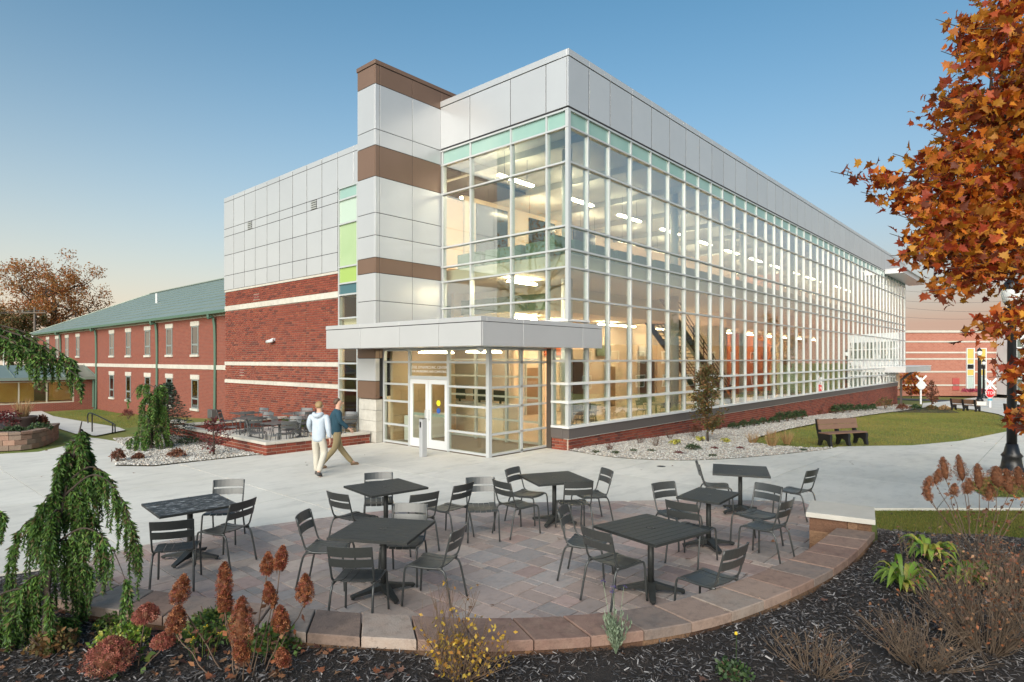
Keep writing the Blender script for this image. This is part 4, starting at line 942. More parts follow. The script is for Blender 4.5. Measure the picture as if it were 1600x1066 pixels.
for a, b in ((-9.0, OX - 1.35), (-16.6, -10.0), (-26, -17.5)):
    f = MB().box(a, b, LY + 0.05, LY + 0.15, LZ + 0.55, LZ + 0.63).box(a, b, LY + 0.05, LY + 0.15, LE - 0.36, LE - 0.28)
    n = int((b - a) / 1.55)
    for i in range(n + 1): x = a + (b - a - 0.08) * i / n; f.box(x, x + 0.08, LY + 0.05, LY + 0.15, LZ + 0.63, LE - 0.36)
    fo = f.build('window', mat('link_frame', (0.45, 0.42, 0.33), rough=0.5), lk)
    for i in range(n): x0 = a + (b - a - 0.08) * i / n + 0.08; x1 = a + (b - a - 0.08) * (i + 1) / n; bpart('pane', x0, x1, LY + 0.09, LY + 0.1, LZ + 0.63, LE - 0.36, M_glass_v, fo)
MB().tube([(OX - 0.15, LY - 0.15, LE - 0.1), (OX - 0.15, LY - 0.1, LZ + 0.1)], 0.09, 8).build('downspout', M_green_trim, lk)
for i in range(4):
    lamp(-3.6 - i * 3.1, LY + 2.0, LE - 0.3, 1.2, 'lights in the glazed link', 'small ceiling light inside the low glazed link', zc=LE - 0.1, w=0.14, lm_=mat('link_lamp', (1, 1, 1), rough=0.5, emit=((1.0, 0.78, 0.45), 16.0)))

# ================================================================== FAR BRICK HALL (right)
fd = 82.0                       # metres in front of the camera, roughly facing it
Fx = Vector((DY, -DX, 0)); Fy = Vector((DX, DY, 0))
fo = Vector((CAMX, CAMY, 0)) + Fy * fd + Fx * ((1412 - UC) / FOC * fd)
fh = thing('far_brick_hall', 'distant brick hall with pale stone stripes and two tall windows', 'building', fo, math.atan2(Fx.y, Fx.x))
M_fbrick = brickmat('far_brick', (DY, -DX), (0.33, 0.12, 0.08), (0.38, 0.15, 0.10), (0.36, 0.25, 0.20), 0.4, 0.2)
pxm = fd / FOC                  # metres per pixel at that depth
fz = lambda v: CAMZ + (VC - v) * pxm
fx = lambda u: (u - 1412) * pxm
fz0 = -2.2
bpart('wall', fx(1340), fx(1557), 0, 14, fz0, fz(520), M_fbrick, fh); bpart('coping', fx(1340), fx(1557) + .1, -0.15, 14, fz(520), fz(516.5), M_lime, fh)
for v in (534, 551, 561, 581, 602): bpart('stone_band', fx(1340), fx(1557), -0.08, 0.02, fz(v + 1.2), fz(v - 1.2), M_lime, fh)
for a in (1509, 1527.5):
    w = MB().box(fx(a), fx(a + 1), -0.2, 0.02, fz(608), fz(544)).box(fx(a + 11), fx(a + 12.5), -0.2, 0.02, fz(608), fz(544)).box(fx(a + 1), fx(a + 11), -0.2, 0.02, fz(545.2), fz(544))
    for v in (561, 569, 577, 587): w.box(fx(a + 1), fx(a + 11), -0.18, 0.02, fz(v + .6), fz(v - .4))
    wo = w.build('window', M_white, fh)
    for (v0, v1), m in zip(((608, 587.6), (587, 577.6), (577, 569.6), (569, 561.6), (561, 545.2)), (mat('pale_pane', (0.42, 0.5, 0.46), rough=0.2), mat('warm_pane', (0.45, 0.35, 0.09), rough=0.2, emit=((1.0, 0.72, 0.18), 0.10)), M_black, MATS['warm_pane'], MATS['warm_pane'])):
        bpart('pane', fx(a + 1), fx(a + 11), -0.1, -0.06, fz(v0), fz(v1), m, wo)
bpart('door', fx(1488), fx(1498.5), -0.08, 0.02, fz(610), fz(591), mat('red_door', (0.40, 0.07, 0.06), rough=0.6), fh)
# its white glazed entrance at the right
en = bpart('entrance_block', fx(1557.2), fx(1680), -2, 12, fz(616), fz(516), M_white, fh)
bpart('dark_glazing', fx(1559), fx(1676), -2.08, -2.02, fz(560), fz(531), mat('entrance_glass', (0.12, 0.14, 0.12), rough=0.1), en); bpart('dark_glazing', fx(1557), fx(1676), -2.09, -2.02, fz(614), fz(584), MATS['entrance_glass'], en)
for u in (1558, 1567, 1577, 1588, 1600, 1612, 1640): bpart('mullion', fx(u), fx(u + 1.2), -2.2, -2.09, fz(614.5), fz(530), M_white, en)
for v in (545, 574, 580, 592): bpart('beam', fx(1552), fx(1676), -2.5, -2.19, fz(v), fz(v - 2.0), M_white, en)
bpart('pillar', fx(1546), fx(1549), -4.2, -3.95, fz(616), fz(572), M_white, en)

# ================================================================== things seen only as reflections, and horizon
rh = thing('brick_dormitory', 'brick building with grey roof mirrored in the glass curtain wall', 'building', (62, -34, gz(62, -30)), R_(20))
bpart('wall', -22, 16, 0, 10, 0, 6.2, MATS['far_brick'] if False else M_obrick_x, rh)
MB().add([(-22.5, -0.5, 6.2), (16.5, -0.5, 6.2), (16.5, 10.5, 6.2), (-22.5, 10.5, 6.2), (-18, 5, 9.2), (12, 5, 9.2)], [(0, 1, 5, 4), (1, 2, 5), (2, 3, 4, 5), (3, 0, 4), (3, 2, 1, 0)]).build('roof', mat('grey_shingle', (0.11, 0.11, 0.12), (0.14, 0.14, 0.15), 3, 0.9), rh)
for s in (10.02, ):
    for i in range(9):
        for z in (1.0, 3.9):
            w = bpart('window', -20 + i * 4, -18.8 + i * 4, s - 0.03, s + 0.06, z, z + 1.5, M_white, rh); bpart('pane', -19.88 + i * 4, -18.92 + i * 4, s + 0.06, s + 0.08, z + 0.1, z + 1.4, M_wglass, w)

# ================================================================== STREET FURNITURE
# --- slatted table (square top with umbrella hole) and stacking chair
def make_table(sx, sy, label):
    t = thing('patio_table', label, 'table')
    n = 9; h = 0.735; sl = (sx - 0.05) / n
    fr = MB().box(-sx / 2, -sx / 2 + 0.022, -sy / 2, sy / 2, h - 0.03, h).box(sx / 2 - 0.022, sx / 2, -sy / 2, sy / 2, h - 0.03, h).box(-sx / 2 + .022, sx / 2 - .022, -sy / 2, -sy / 2 + 0.02, h - 0.03, h - 0.006).box(-sx / 2 + .022, sx / 2 - .022, sy / 2 - 0.02, sy / 2, h - 0.03, h - 0.006).build('top_frame', M_char, t)
    for i in range(n):
        x = -sx / 2 + 0.025 + i * sl
        if i == n // 2: B(x + 0.003, x + sl - 0.003, -sy / 2, -0.035, h - 0.018, h + 0.001).box(x + 0.003, x + sl - 0.003, 0.035, sy / 2, h - 0.018, h + 0.001).build('top_slat', M_char, t)
        else: B(x + 0.003, x + sl - 0.003, -sy / 2, sy / 2, h - 0.018, h + 0.001).build('top_slat', M_char, t)
    MB().lathe([(0.024, h - 0.03), (0.024, h + 0.004), (0.042, h + 0.004), (0.044, h - 0.0)], 16).build('umbrella_ring', M_black, t)
    B(-0.12, 0.12, -0.12, 0.12, h - 0.05, h - 0.031).build('bracket', M_char, t)
    MB().tube([(0, 0, 0.06), (0, 0, h - 0.05)], 0.036, 14).build('post', M_char, t, True)
    for k in range(4):
        a = R_(45 + 90 * k); d = Vector((math.cos(a), math.sin(a), 0)); s = Vector((-d.y, d.x, 0)); m = MB(); vs = []
        for r, w, z0, z1 in ((0.02, 0.05, 0.04, 0.12), (0.2, 0.04, 0.035, 0.075), (0.38, 0.03, 0.018, 0.04)):
            for q, z in ((-1, z0), (1, z0), (1, z1), (-1, z1)): p = d * r + s * w * q; vs.append((p.x, p.y, z))
        fs = [(3, 2, 1, 0), (8, 9, 10, 11)]
        for b in (0, 4): fs += [(b + i, b + (i + 1) % 4, b + 4 + (i + 1) % 4, b + 4 + i) for i in range(4)]
        p = d * 0.36; m.add(vs, fs); m.lathe([(0.02, 0), (0.022, 0.012), (0.012, 0.02)], 10, (p.x, p.y, 0)); m.build('foot', M_char, t)
    return t
def make_chair(label='', m=None):
    m = m or M_chair
    t = thing('patio_chair', label, 'chair')
    # seat slats run front to back, dip in the middle and roll over the front edge
    prof = [(-0.215, 0.462), (-0.19, 0.452), (-0.08, 0.438), (0.05, 0.440), (0.15, 0.449), (0.195, 0.446), (0.215, 0.43)]
    for i in range(5):
        x0, x1 = -0.205 + i * 0.083, -0.205 + i * 0.083 + 0.078; vs = []; fs = []
        for (y, z) in prof:
            for x in (x0, x1): vs.append((x, y, z + 0.012 * (abs((x0 + x1) / 2) / 0.2) ** 2)); vs.append((x, y, z - 0.009 + 0.012 * (abs((x0 + x1) / 2) / 0.2) ** 2))
        for k in range(len(prof) - 1):
            a = 4 * k; fs += [(a, a + 2, a + 6, a + 4), (a + 1, a + 5, a + 7, a + 3), (a, a + 4, a + 5, a + 1), (a + 2, a + 3, a + 7, a + 6)]
        e = 4 * (len(prof) - 1); fs += [(0, 1, 3, 2), (e, e + 2, e + 3, e + 1)]
        MB().add(vs, fs).build('seat_slat', m, t, False)
    for s in (-1, 1):
        MB().tube(smooth_path([(s * 0.235, 0.265, 0.0), (s * 0.226, 0.245, 0.30), (s * 0.222, 0.232, 0.405), (s * 0.22, 0.19, 0.438), (s * 0.215, 0.0, 0.432), (s * 0.21, -0.2, 0.440)], 4), 0.0125, 8).build('front_leg', m, t, True)
        MB().tube(smooth_path([(s * 0.225, -0.315, 0.0), (s * 0.218, -0.26, 0.26), (s * 0.212, -0.225, 0.39), (s * 0.208, -0.17, 0.428), (s * 0.206, -0.02, 0.424)], 4), 0.0125, 8).build('rear_leg', m, t, True)
        MB().tube(smooth_path([(s * 0.212, -0.12, 0.436), (s * 0.214, -0.195, 0.475), (s * 0.216, -0.235, 0.58), (s * 0.218, -0.305, 0.835)], 4), 0.011, 8).build('back_upright', m, t, True)
    MB().tube([(-0.21, -0.03, 0.42), (0.21, -0.03, 0.42)], 0.008, 6).build('cross_bar', m, t)
    for (z0, z1, y0, y1) in ((0.735, 0.842, -0.283, -0.312), (0.625, 0.712, -0.252, -0.276)):
        vs = []; fs = []; n = 8
        for i in range(n + 1):
            x = -0.225 + 0.45 * i / n; bow = 0.035 * (1 - (x / 0.225) ** 2)
            vs += [(x, y0 - bow, z0), (x, y1 - bow, z1), (x, y1 - bow - 0.009, z1), (x, y0 - bow - 0.009, z0)]
        for i in range(n): a = 4 * i; fs += [(a, a + 4, a + 5, a + 1), (a + 1, a + 5, a + 6, a + 2), (a + 2, a + 6, a + 7, a + 3), (a + 3, a + 7, a + 4, a)]
        fs += [(0, 1, 2, 3), (4 * n + 3, 4 * n + 2, 4 * n + 1, 4 * n)]
        MB().add(vs, fs).build('back_slat', m, t)
    return t
PZ0 = 0.021
TABS = [('T1', (-11.37, -2.12), 85, .93, .95, 'frost streaked square patio table at the left end of the patio'), ('T2', (-8.93, -3.16), 82, .92, .95, 'square slatted patio table at the back left, near the walking people'),
        ('T3', (-10.36, -5.05), 30, .91, .93, 'large square slatted patio table in the front left'), ('T4', (-6.64, -4.64), 62, .92, .94, 'square slatted patio table at the back centre, below the entrance lobby'),
        ('T5', (-8.28, -7.32), 78, .94, .93, 'nearest square slatted patio table, in front of the right half'), ('T6', (-6.17, -7.08), 3, .84, .62, 'narrow rectangular patio table in the middle of the right group'),
        ('T7', (-3.91, -6.66), 23, 1.05, .92, 'rearmost square patio table at the right edge of the patio')]
for nm, (x, y), a, sx, sy, lab in TABS:
    t = make_table(sx, sy, lab)
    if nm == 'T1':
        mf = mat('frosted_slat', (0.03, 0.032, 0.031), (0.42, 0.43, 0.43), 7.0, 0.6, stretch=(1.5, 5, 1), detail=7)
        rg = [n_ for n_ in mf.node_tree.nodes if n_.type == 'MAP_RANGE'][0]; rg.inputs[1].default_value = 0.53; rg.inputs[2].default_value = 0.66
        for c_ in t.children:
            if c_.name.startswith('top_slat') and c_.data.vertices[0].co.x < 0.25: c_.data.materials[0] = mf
    t.location = (x, y, PZ0); t.rotation_euler = (0, 0, R_(a)); t['group'] = 'slatted tables on the patio'
CH = [((-10.72, -1.62), -128, 'charcoal chair behind the frost streaked table, facing the camera'),
      ((-11.85, -3.0), 62, 'charcoal chair in front of the frost streaked table, its back to the camera'),
      ((-11.12, -2.62), 112, 'charcoal chair at the right side of the frost streaked table'),
      ((-8.84, -2.86), -125, 'charcoal chair behind the back left table, facing the camera'),
      ((-9.62, -3.37), 6, 'charcoal chair at the left side of the back left table, facing right'),
      ((-9.08, -4.02), 80, 'charcoal chair at the right side of the back left table'),
      ((-10.62, -4.32), -50, 'charcoal chair with lit back at the left side of the front left table'),
      ((-10.95, -5.44), 38, 'nearest charcoal chair at the front left table, its back to the camera'),
      ((-9.92, -4.86), -144, 'charcoal chair behind the front left table, facing the camera'),
      ((-10.13, -5.65), 115, 'charcoal chair at the right side of the front left table, facing left'),
      ((-8.37, -3.96), 96, 'charcoal chair in the patio middle seen from the side, facing left'),
      ((-8.04, -4.35), -130, 'charcoal chair in the patio middle squarely facing the camera'),
      ((-7.52, -4.6), -10, 'charcoal chair in the patio middle facing right, left of the back centre table'),
      ((-6.85, -4.25), -80, 'charcoal chair behind the back centre table with its lit back turned to us'),
      ((-6.86, -5.2), 50, 'charcoal chair in front of the back centre table, its back to the camera'),
      ((-6.2, -5.05), 148, 'charcoal chair at the right side of the back centre table'),
      ((-8.40, -6.52), -70, 'charcoal chair with lit back at the left side of the nearest table'),
      ((-8.76, -7.14), -10, 'charcoal chair in front of the nearest table, its back to the camera'),
      ((-8.60, -8.16), 82, 'charcoal chair pulled out at the right of the nearest table, by the seat wall'),
      ((-6.40, -6.72), -110, 'charcoal chair behind the narrow table at its left end'),
      ((-6.96, -7.2), 0, 'charcoal chair in front of the narrow table, its back to the camera'),
      ((-5.70, -7.58), 165, 'charcoal chair with broad lit back at the right end of the narrow table'),
      ((-6.21, -7.88), 86, 'charcoal chair seen from the side, right of the narrow table'),
      ((-4.1, -6.3), -60, 'charcoal chair left of the rearmost table'),
      ((-3.60, -7.47), 82, 'lone charcoal chair at the right edge of the patio, right of the rearmost table')]
ch0 = make_chair(); KIDS[ch0.name] = list(ch0.children)
first = True
def place_chair(x, y, z, a, lab, grp):
    global first
    o = ch0 if first else dup(ch0); first = False
    o.location = (x, y, z); o.rotation_euler = (0, 0, R_(a - 90)); o['label'] = lab; o['group'] = grp; o['category'] = 'chair'; return o
for (x, y), a, lab in CH: place_chair(x, y, PZ0, a, lab, 'stacking chairs on the patio')
# --- walled courtyard: brick wall, paving, grey tables and chairs
lw_ = thing('courtyard_wall', 'low brick wall with pale stone cap round the side courtyard', 'wall')
CXa, CYa, CYb = -6.38, 5.84, 13.0
core = MB().box(CXa + 0.01, CXa + 0.19, CYa + 0.2, CYb - 0.2, -0.3, 0.275).box(CXa + 0.01, -2.9, CYa + 0.01, CYa + 0.19, -0.1, 0.275).box(CXa + 0.01, -2.05, CYb - 0.19, CYb - 0.01, -0.3, 0.275).build('wall_core', M_mortar, lw_)
lay_bricks(lw_, lambda s, z: (Vector((CXa + 0.02, CYa + s, z)), (0, 1, 0), (-1, 0, 0)), CYb - CYa, -0.03, 0.28, bh=0.102, n_obj=110)
lay_bricks(lw_, lambda s, z: (Vector((CXa + s, CYa + 0.02, z)), (1, 0, 0), (0, -1, 0)), -2.9 - CXa, -0.03, 0.28, bh=0.102, n_obj=60)
lay_bricks(lw_, lambda s, z: (Vector((CXa + s, CYb - 0.21, z)), (1, 0, 0), (0, -1, 0)), 4.3, -0.03, 0.28, bh=0.102, n_obj=60)
y = CYa - 0.04
while y < CYb - 0.1: e = min(y + 1.03, CYb + 0.04); cbox('cap_stone', CXa - 0.05, CXa + 0.25, y, e - 0.005, 0.28, 0.36, M_lime, lw_, 0.008); y = e
x = CXa + 0.255
while x < -3.0: e = min(x + 0.88, -2.9); cbox('cap_stone', x, e - 0.005, CYa - 0.04, CYa + 0.25, 0.28, 0.36, M_lime, lw_, 0.008); x = e
x = CXa + 0.255
while x < -2.1: e = min(x + 0.9, -2.05); cbox('cap_stone', x, e - 0.005, CYb - 0.26, CYb + 0.04, 0.28, 0.36, M_lime, lw_, 0.008); x = e
pl = cbox('end_post', CXa - 0.2, CXa + 0.3, CYb - 0.35, CYb + 0.25, -0.3, 0.42, M_brick, lw_, 0.01); cbox('cap_stone', CXa - 0.25, CXa + 0.35, CYb - 0.4, CYb + 0.3, 0.42, 0.5, M_lime, lw_, 0.01)
sheet('courtyard', [(CXa + 0.2, CYa + 0.2), (-2.9, CYa + 0.2), (-2.83, 6.6), (-2.0, 6.6), (-2.0, CYb - 0.2), (CXa + 0.2, CYb - 0.2)], lambda x, y: 0.012, M_conc, 2.0)
tg = make_table(0.8, 0.8, 'grey cafe table in the walled side courtyard')
for ch_ in tg.children: ch_.data.materials[0] = M_char2
ct_sp = [(-5.3, 7.2, 10), (-4.0, 8.3, 40), (-5.2, 9.4, 5), (-3.2, 9.9, 20), (-4.4, 11.5, 0), (-3.1, 7.3, 12)]
KIDS[tg.name] = list(tg.children)
for n, (x, y, a) in enumerate(ct_sp):
    o = tg if n == 0 else dup(tg); o.location = (x, y, 0.013); o.rotation_euler = (0, 0, R_(a)); o['group'] = 'grey tables in the side courtyard'; o['label'] = 'grey cafe table in the walled side courtyard'
gch = make_chair('grey chair in the walled side courtyard', M_char2); KIDS[gch.name] = list(gch.children); nn = 0
for (x, y, a) in ct_sp:
    for b in (a + 20, a + 140, a + 250):
        o = gch if nn == 0 else dup(gch); nn += 1
        o.location = (x + 0.62 * math.cos(R_(b)), y + 0.62 * math.sin(R_(b)), 0.013); o.rotation_euler = (0, 0, R_(b + 90)); o['label'] = 'grey chair in the walled side courtyard'; o['group'] = 'grey chairs in the side courtyard'
# chairs and tables inside the hall
ti = dup(tg); ti.location = (4.6, 2.6, 0.031); ti['label'] = 'cafe table inside the glass hall'; ti['group'] = 'tables inside the hall'
nI = 0
for i, (x, y) in enumerate(((4.6, 2.6), (7.2, 4.2), (9.4, 2.2), (22.5, 2.8), (25.5, 3.6), (28.6, 2.6), (31.5, 3.5), (35, 2.6))):
    t = ti if i == 0 else dup(tg); t.location = (x, y, 0.031); t['label'] = 'cafe table inside the glass hall'; t['group'] = 'tables inside the hall'
    for b in (20 + 30 * i, 200 + 17 * i):
        c = dup(gch); c.location = (x + 0.65 * math.cos(R_(b)), y + 0.65 * math.sin(R_(b)), 0.031); c.rotation_euler = (0, 0, R_(b + 90)); c['label'] = 'chair beside a cafe table inside the glass hall'; c['group'] = 'chairs inside the hall'

# --- push-plate bollard before the doors
p = at(661, 714); bo = thing('bollard', 'slim silver door opener bollard before the glass doors', 'bollard', p)
cbox('post', -0.09, 0.09, -0.065, 0.065, 0, 1.05, M_panel, bo, 0.008); cbox('push_plate', -0.1, -0.09, -0.03, 0.03, 0.82, 0.98, M_black, bo, 0.003); cbox('top_cap', -0.088, 0.088, -0.063, 0.063, 1.052, 1.062, M_char, bo, 0.003)

# --- benches
def make_bench(label, loc, rz, L=1.85):
    t = thing('bench', label, 'bench', loc, rz, 'plank benches')
    for k in range(3): y0 = -0.03 + k * 0.145; cbox('seat_plank', -L / 2, L / 2, y0, y0 + 0.135, 0.405, 0.445, M_stain, t, 0.006)
    for (z0, z1, y) in ((0.53, 0.69, -0.022), (0.70, 0.87, -0.062)):
        m = MB().obox((0, y, (z0 + z1) / 2), (L / 2, 0, 0), (0, 0.02, 0.004), (0, -0.02, (z1 - z0) / 2)); m.build('back_plank', M_stain, t)
    for x in (-L / 2 + 0.07, 0.0, L / 2 - 0.07):
        pts_ = [(-0.09, 0.0), (0.0, 0.0), (0.06, 0.16), (0.18, 0.22), (0.30, 0.16), (0.37, 0.0), (0.46, 0.0), (0.42, 0.2), (0.44, 0.33), (0.42, 0.40), (0.02, 0.40), (-0.06, 0.55), (-0.125, 0.88), (-0.185, 0.88), (-0.16, 0.6), (-0.09, 0.34), (-0.05, 0.2)]
        n = len(pts_); vs = [(x - 0.05, y, z) for y, z in pts_] + [(x + 0.05, y, z) for y, z in pts_]
        MB().add(vs, [tuple(range(n)), tuple(range(2 * n - 1, n - 1, -1))] + [(i, i + n, (i + 1) % n + n, (i + 1) % n) for i in range(n)]).build('end_frame', M_black, t)
    return t
b1 = at(1275, 694); b2 = at(1345, 694); c_ = (b1 + b2) / 2
make_bench('brown plank bench on black legs at the edge of the lawn', c_, math.atan2(AX[1], AX[0]) + R_(180 + 20), 1.75)
pb = at(1506, 642); make_bench('dark bench seen from the side on the far path', pb, math.atan2(AX[1], AX[0]) + R_(-70))
pb = at(1585, 666); make_bench('bench partly behind the black lamp post', pb, math.atan2(AX[1], AX[0]) + R_(180 + 50))
pb = at(1594, 655); make_bench('second bench behind the black lamp post', pb, math.atan2(AX[1], AX[0]) + R_(-80))

# --- lamp posts
def lamp_post(label, loc, h, r, globe=True):
    t = thing('lamp_post', label, 'lamp post', loc, 0)
    MB().lathe([(0.30 * r, 0.0), (0.30 * r, 0.12), (0.22 * r, 0.2), (0.19 * r, 0.42), (0.22 * r, 0.47), (0.16 * r, 0.55), (0.12 * r, 0.75)], 16).build('base', M_black, t, True)
    MB().lathe([(0.105 * r, 0.7), (0.085 * r, h - 0.5), (0.12 * r, h - 0.45), (0.12 * r, h - 0.38), (0.07 * r, h - 0.3)], 16).build('shaft', M_black, t, True)
    MB().lathe([(0.06, h - 0.3), (0.16, h - 0.25), (0.21, h - 0.05), (0.20, h + 0.12), (0.12, h + 0.25), (0.02, h + 0.28)], 16).build('globe', mat('lamp_globe', (0.75, 0.76, 0.74), rough=0.3), t, True)
    MB().lathe([(0.22, h + 0.10), (0.23, h + 0.13), (0.13, h + 0.30), (0.03, h + 0.42), (0.01, h + 0.5)], 16).build('finial', M_black if globe else M_black, t, True)
    return t
p = at(1581, 742); lamp_post('tall black lamp post at the right edge beside the maple', p, 4.4, 1.0)
MB().lathe([(0.42, -0.04), (0.42, 0.05), (0.40, 0.055)], 24).build('footing', M_conc, bpy.data.objects['lamp_post'])
p = at(1530.5, 633); lamp_post('far black lamp post with white globe left of the stop sign', p, 4.9, 1.5); cbox('plinth', -0.5, 0.5, -0.5, 0.5, -0.1, 0.35, M_conc, bpy.data.objects['lamp_post.001'], 0.02)
p = ray(1537, 612, 78); lamp_post('farthest black lamp post just behind another lamp', (p.x, p.y, gz(p.x, p.y)), 4.6, 1.3)
# --- signs
def face_cam(p): return math.atan2(DY, DX) - R_(90)
def crossbuck(u, vb, d, label, stop=False):
    p = ray(u, 600, d); z0 = gz(p.x, p.y); s = d / FOC
    t = thing('crossing_sign', label, 'sign', (p.x, p.y, z0), face_cam(p), 'railway crossing signs')
    zc = CAMZ + (VC - vb) * s - z0
    B(-0.06, 0.06, -0.05, 0.05, 0, zc + 0.3).build('post', M_white, t)
    for a in (45, -45): MB().obox((0, -0.075 - (0.02 if a > 0 else 0), zc), (0.66 * math.cos(R_(a)), 0, 0.66 * math.sin(R_(a))), (0, 0.012, 0), (-0.085 * math.sin(R_(a)), 0, 0.085 * math.cos(R_(a)))).build('cross_board', M_white, t)
    return t, zc
crossbuck(1438.5, 595, 56, 'white crossbuck sign with round disc beyond the lawn'); t_ = bpy.data.objects['crossing_sign']
o = MB().lathe([(0.4, -0.01), (0.4, 0.01)], 24).build('disc', mat('sign_back', (0.5, 0.52, 0.53), rough=0.5), t_); o.rotation_euler = (R_(90), 0, 0); o.location = (0, -0.11, 1.75)
t_, zc_ = crossbuck(1547, 600, 52, 'white crossbuck sign above the red stop sign')
p = ray(1547, 614, 51.6); z0 = gz(p.x, p.y)
ss = thing('stop_sign', 'red octagonal stop sign below a white crossbuck', 'sign', (p.x, p.y, z0), face_cam(p))
zc = CAMZ + (VC - 614.5) * 51.6 / FOC - z0
for r, yy, m in ((0.42, 0.0, M_white), (0.385, -0.014, mat('stop_red', (0.55, 0.015, 0.02), rough=0.4))):
    vs = [(r * math.cos(R_(22.5 + 45 * k)), yy, zc + r * math.sin(R_(22.5 + 45 * k))) for k in range(8)] + [(r * math.cos(R_(22.5 + 45 * k)), yy + 0.012, zc + r * math.sin(R_(22.5 + 45 * k))) for k in range(8)]
    MB().add(vs, [tuple(range(8)), tuple(range(15, 7, -1))] + [(k, k + 8, (k + 1) % 8 + 8, (k + 1) % 8) for k in range(8)]).build('octagon', m, ss)
text_mesh('lettering', 'STOP', 0.36, M_white, ss, Matrix.Translation((0, -0.02, zc)) @ Matrix.Rotation(R_(90), 4, 'X'))
B(-0.045, 0.045, 0.015, 0.06, 0, zc).build('post', M_white, ss); B(-0.2, 0.2, -0.01, 0.012, zc - 0.62, zc - 0.47).build('plate', mat('blue_plate', (0.05, 0.3, 0.4), rough=0.5), ss)

# --- left: curved block retaining wall, urn planter, hand rail, utility pole
rw = thing('retaining_wall', 'curved tan block retaining wall holding the planting bed at far left', 'wall')
arc = smooth_path([(at(u, v).x, at(u, v).y, 0) for u, v in ((-80, 707), (0, 704), (45, 701), (75, 694), (92, 684))], 10); arc = resample(arc, 40)
for lv in range(3):
    for k in range(0, 40, 2):
        a, b = arc[max(0, k + (1 if lv % 2 else 0))], arc[min(40, k + 2 + (1 if lv % 2 else 0))]
        if (b - a).length < 0.1: continue
        d = (b - a).normalized(); nn_ = Vector((-d.y, d.x, 0)); g_ = d * 0.006
        q = [a + g_, b - g_, b - g_ + nn_ * 0.22, a + g_ + nn_ * 0.22]; z0 = gz(a.x, a.y) - 0.02 + lv * 0.155
        MB().prism([(p.x, p.y) for p in q], z0, z0 + 0.15, 0.012).build('block', M_rblock, rw)
for k in range(0, 40, 2):
    a, b = arc[k], arc[k + 2]; d = (b - a).normalized(); nn_ = Vector((-d.y, d.x, 0)); g_ = d * 0.004
    q = [a + g_ - nn_ * 0.03, b - g_ - nn_ * 0.03, b - g_ + nn_ * 0.27, a + g_ + nn_ * 0.27]; z0 = gz(a.x, a.y) + 0.448; MB().prism([(p.x, p.y) for p in q], z0, z0 + 0.08, 0.01).build('cap_stone', M_rblock, rw)
bedC = [(p.x, p.y) for p in arc] + [(at(60, 668).x, at(60, 668).y), (at(-80, 668).x, at(-80, 668).y)]
sheet('planting_bed', bedC, lambda x, y: gz(x, y) + 0.42, M_mulch, 1.0)
p = ray(36, 664, 20.5); up_ = thing('urn_planter', 'round dark urn planter with dry grass above the retaining wall', 'planter', (p.x, p.y, gz(p.x, p.y) + 0.42))
MB().lathe([(0.26, 0.0), (0.30, 0.08), (0.36, 0.35), (0.40, 0.40), (0.40, 0.46), (0.35, 0.46), (0.34, 0.40)], 20).build('pot', mat('urn', (0.07, 0.05, 0.045), rough=0.6), up_, True)
B(-0.2, 0.2, -0.2, 0.2, 0.36, 0.405).build('soil', M_mulch, up_)
hr = thing('hand_rail', 'black metal hand rail beside the left path', 'railing')
a, b = at(144, 675), at(176, 676)
MB().tube([(a.x, a.y, a.z), (a.x, a.y, a.z + 0.72)], 0.025, 8).build('post', M_black, hr); MB().tube([(b.x, b.y, b.z), (b.x, b.y, b.z + 0.35)], 0.025, 8).build('post', M_black, hr)
d = (b - a).normalized()
MB().tube(smooth_path([tuple(a - d * 0.3 + Vector((0, 0, 0.35))), tuple(a - d * 0.32 + Vector((0, 0, 0.66))), tuple(a + Vector((0, 0, 0.74))), tuple(b + Vector((0, 0, 0.36))), tuple(b + d * 0.15 + Vector((0, 0, 0.25))), tuple(b + d * 0.17)], 5), 0.024, 8).build('rail', M_black, hr, True)
p = ray(54, 560, 74); po = thing('utility_pole', 'wooden utility pole with crossarm before the big orange tree', 'pole', (p.x, p.y, -1.2), face_cam(p))
M_pole = mat('pole_wood', (0.13, 0.105, 0.085), rough=0.9)
MB().tube([(0, 0, 0), (0, 0, CAMZ + 1.2 + (VC - 480) * 74 / FOC)], [0.16, 0.10], 10).build('pole', M_pole, po, True); zc = CAMZ + 1.2 + (VC - 489) * 74 / FOC; B(-1.5, 1.5, -0.2, -0.08, zc - 0.06, zc + 0.06).build('crossarm', M_pole, po)
for x in (-1.3, -0.6, 0.6, 1.3): MB().tube([(x, -0.12, zc + 0.1), (x, -0.12, zc + 0.3)], 0.05, 6).build('insulator', M_char2, po)
for x, dv in ((-1.3, 0), (1.3, 3), (0.6, 2)):
    pts_ = [(x - 60 * t, 4 * t, zc + 0.3 - 4 * 1.2 * t * (1 - t) + dv * 0.2 * t) for t in [i / 12 for i in range(13)]]; MB().tube(pts_, 0.03, 4).build('wire', M_black, po)
p = ray(6, 560, 66); sl_ = thing('street_light', 'pale street light arm at the far left edge', 'street light', (p.x, p.y, -1.2), face_cam(p))
MB().tube([(0, 0, 0), (0, 0, 6.0)], [0.11, 0.07], 8).build('pole', M_panel, sl_); MB().tube(smooth_path([(0, 0, 5.9), (0.8, 0, 6.35), (2.6, 0, 6.45)], 5), 0.05, 6).build('arm', M_panel, sl_); MB().obox((2.9, 0, 6.42), (0.4, 0, -0.03), (0, 0.15, 0), (0, 0, 0.07)).build('head', M_panel, sl_)
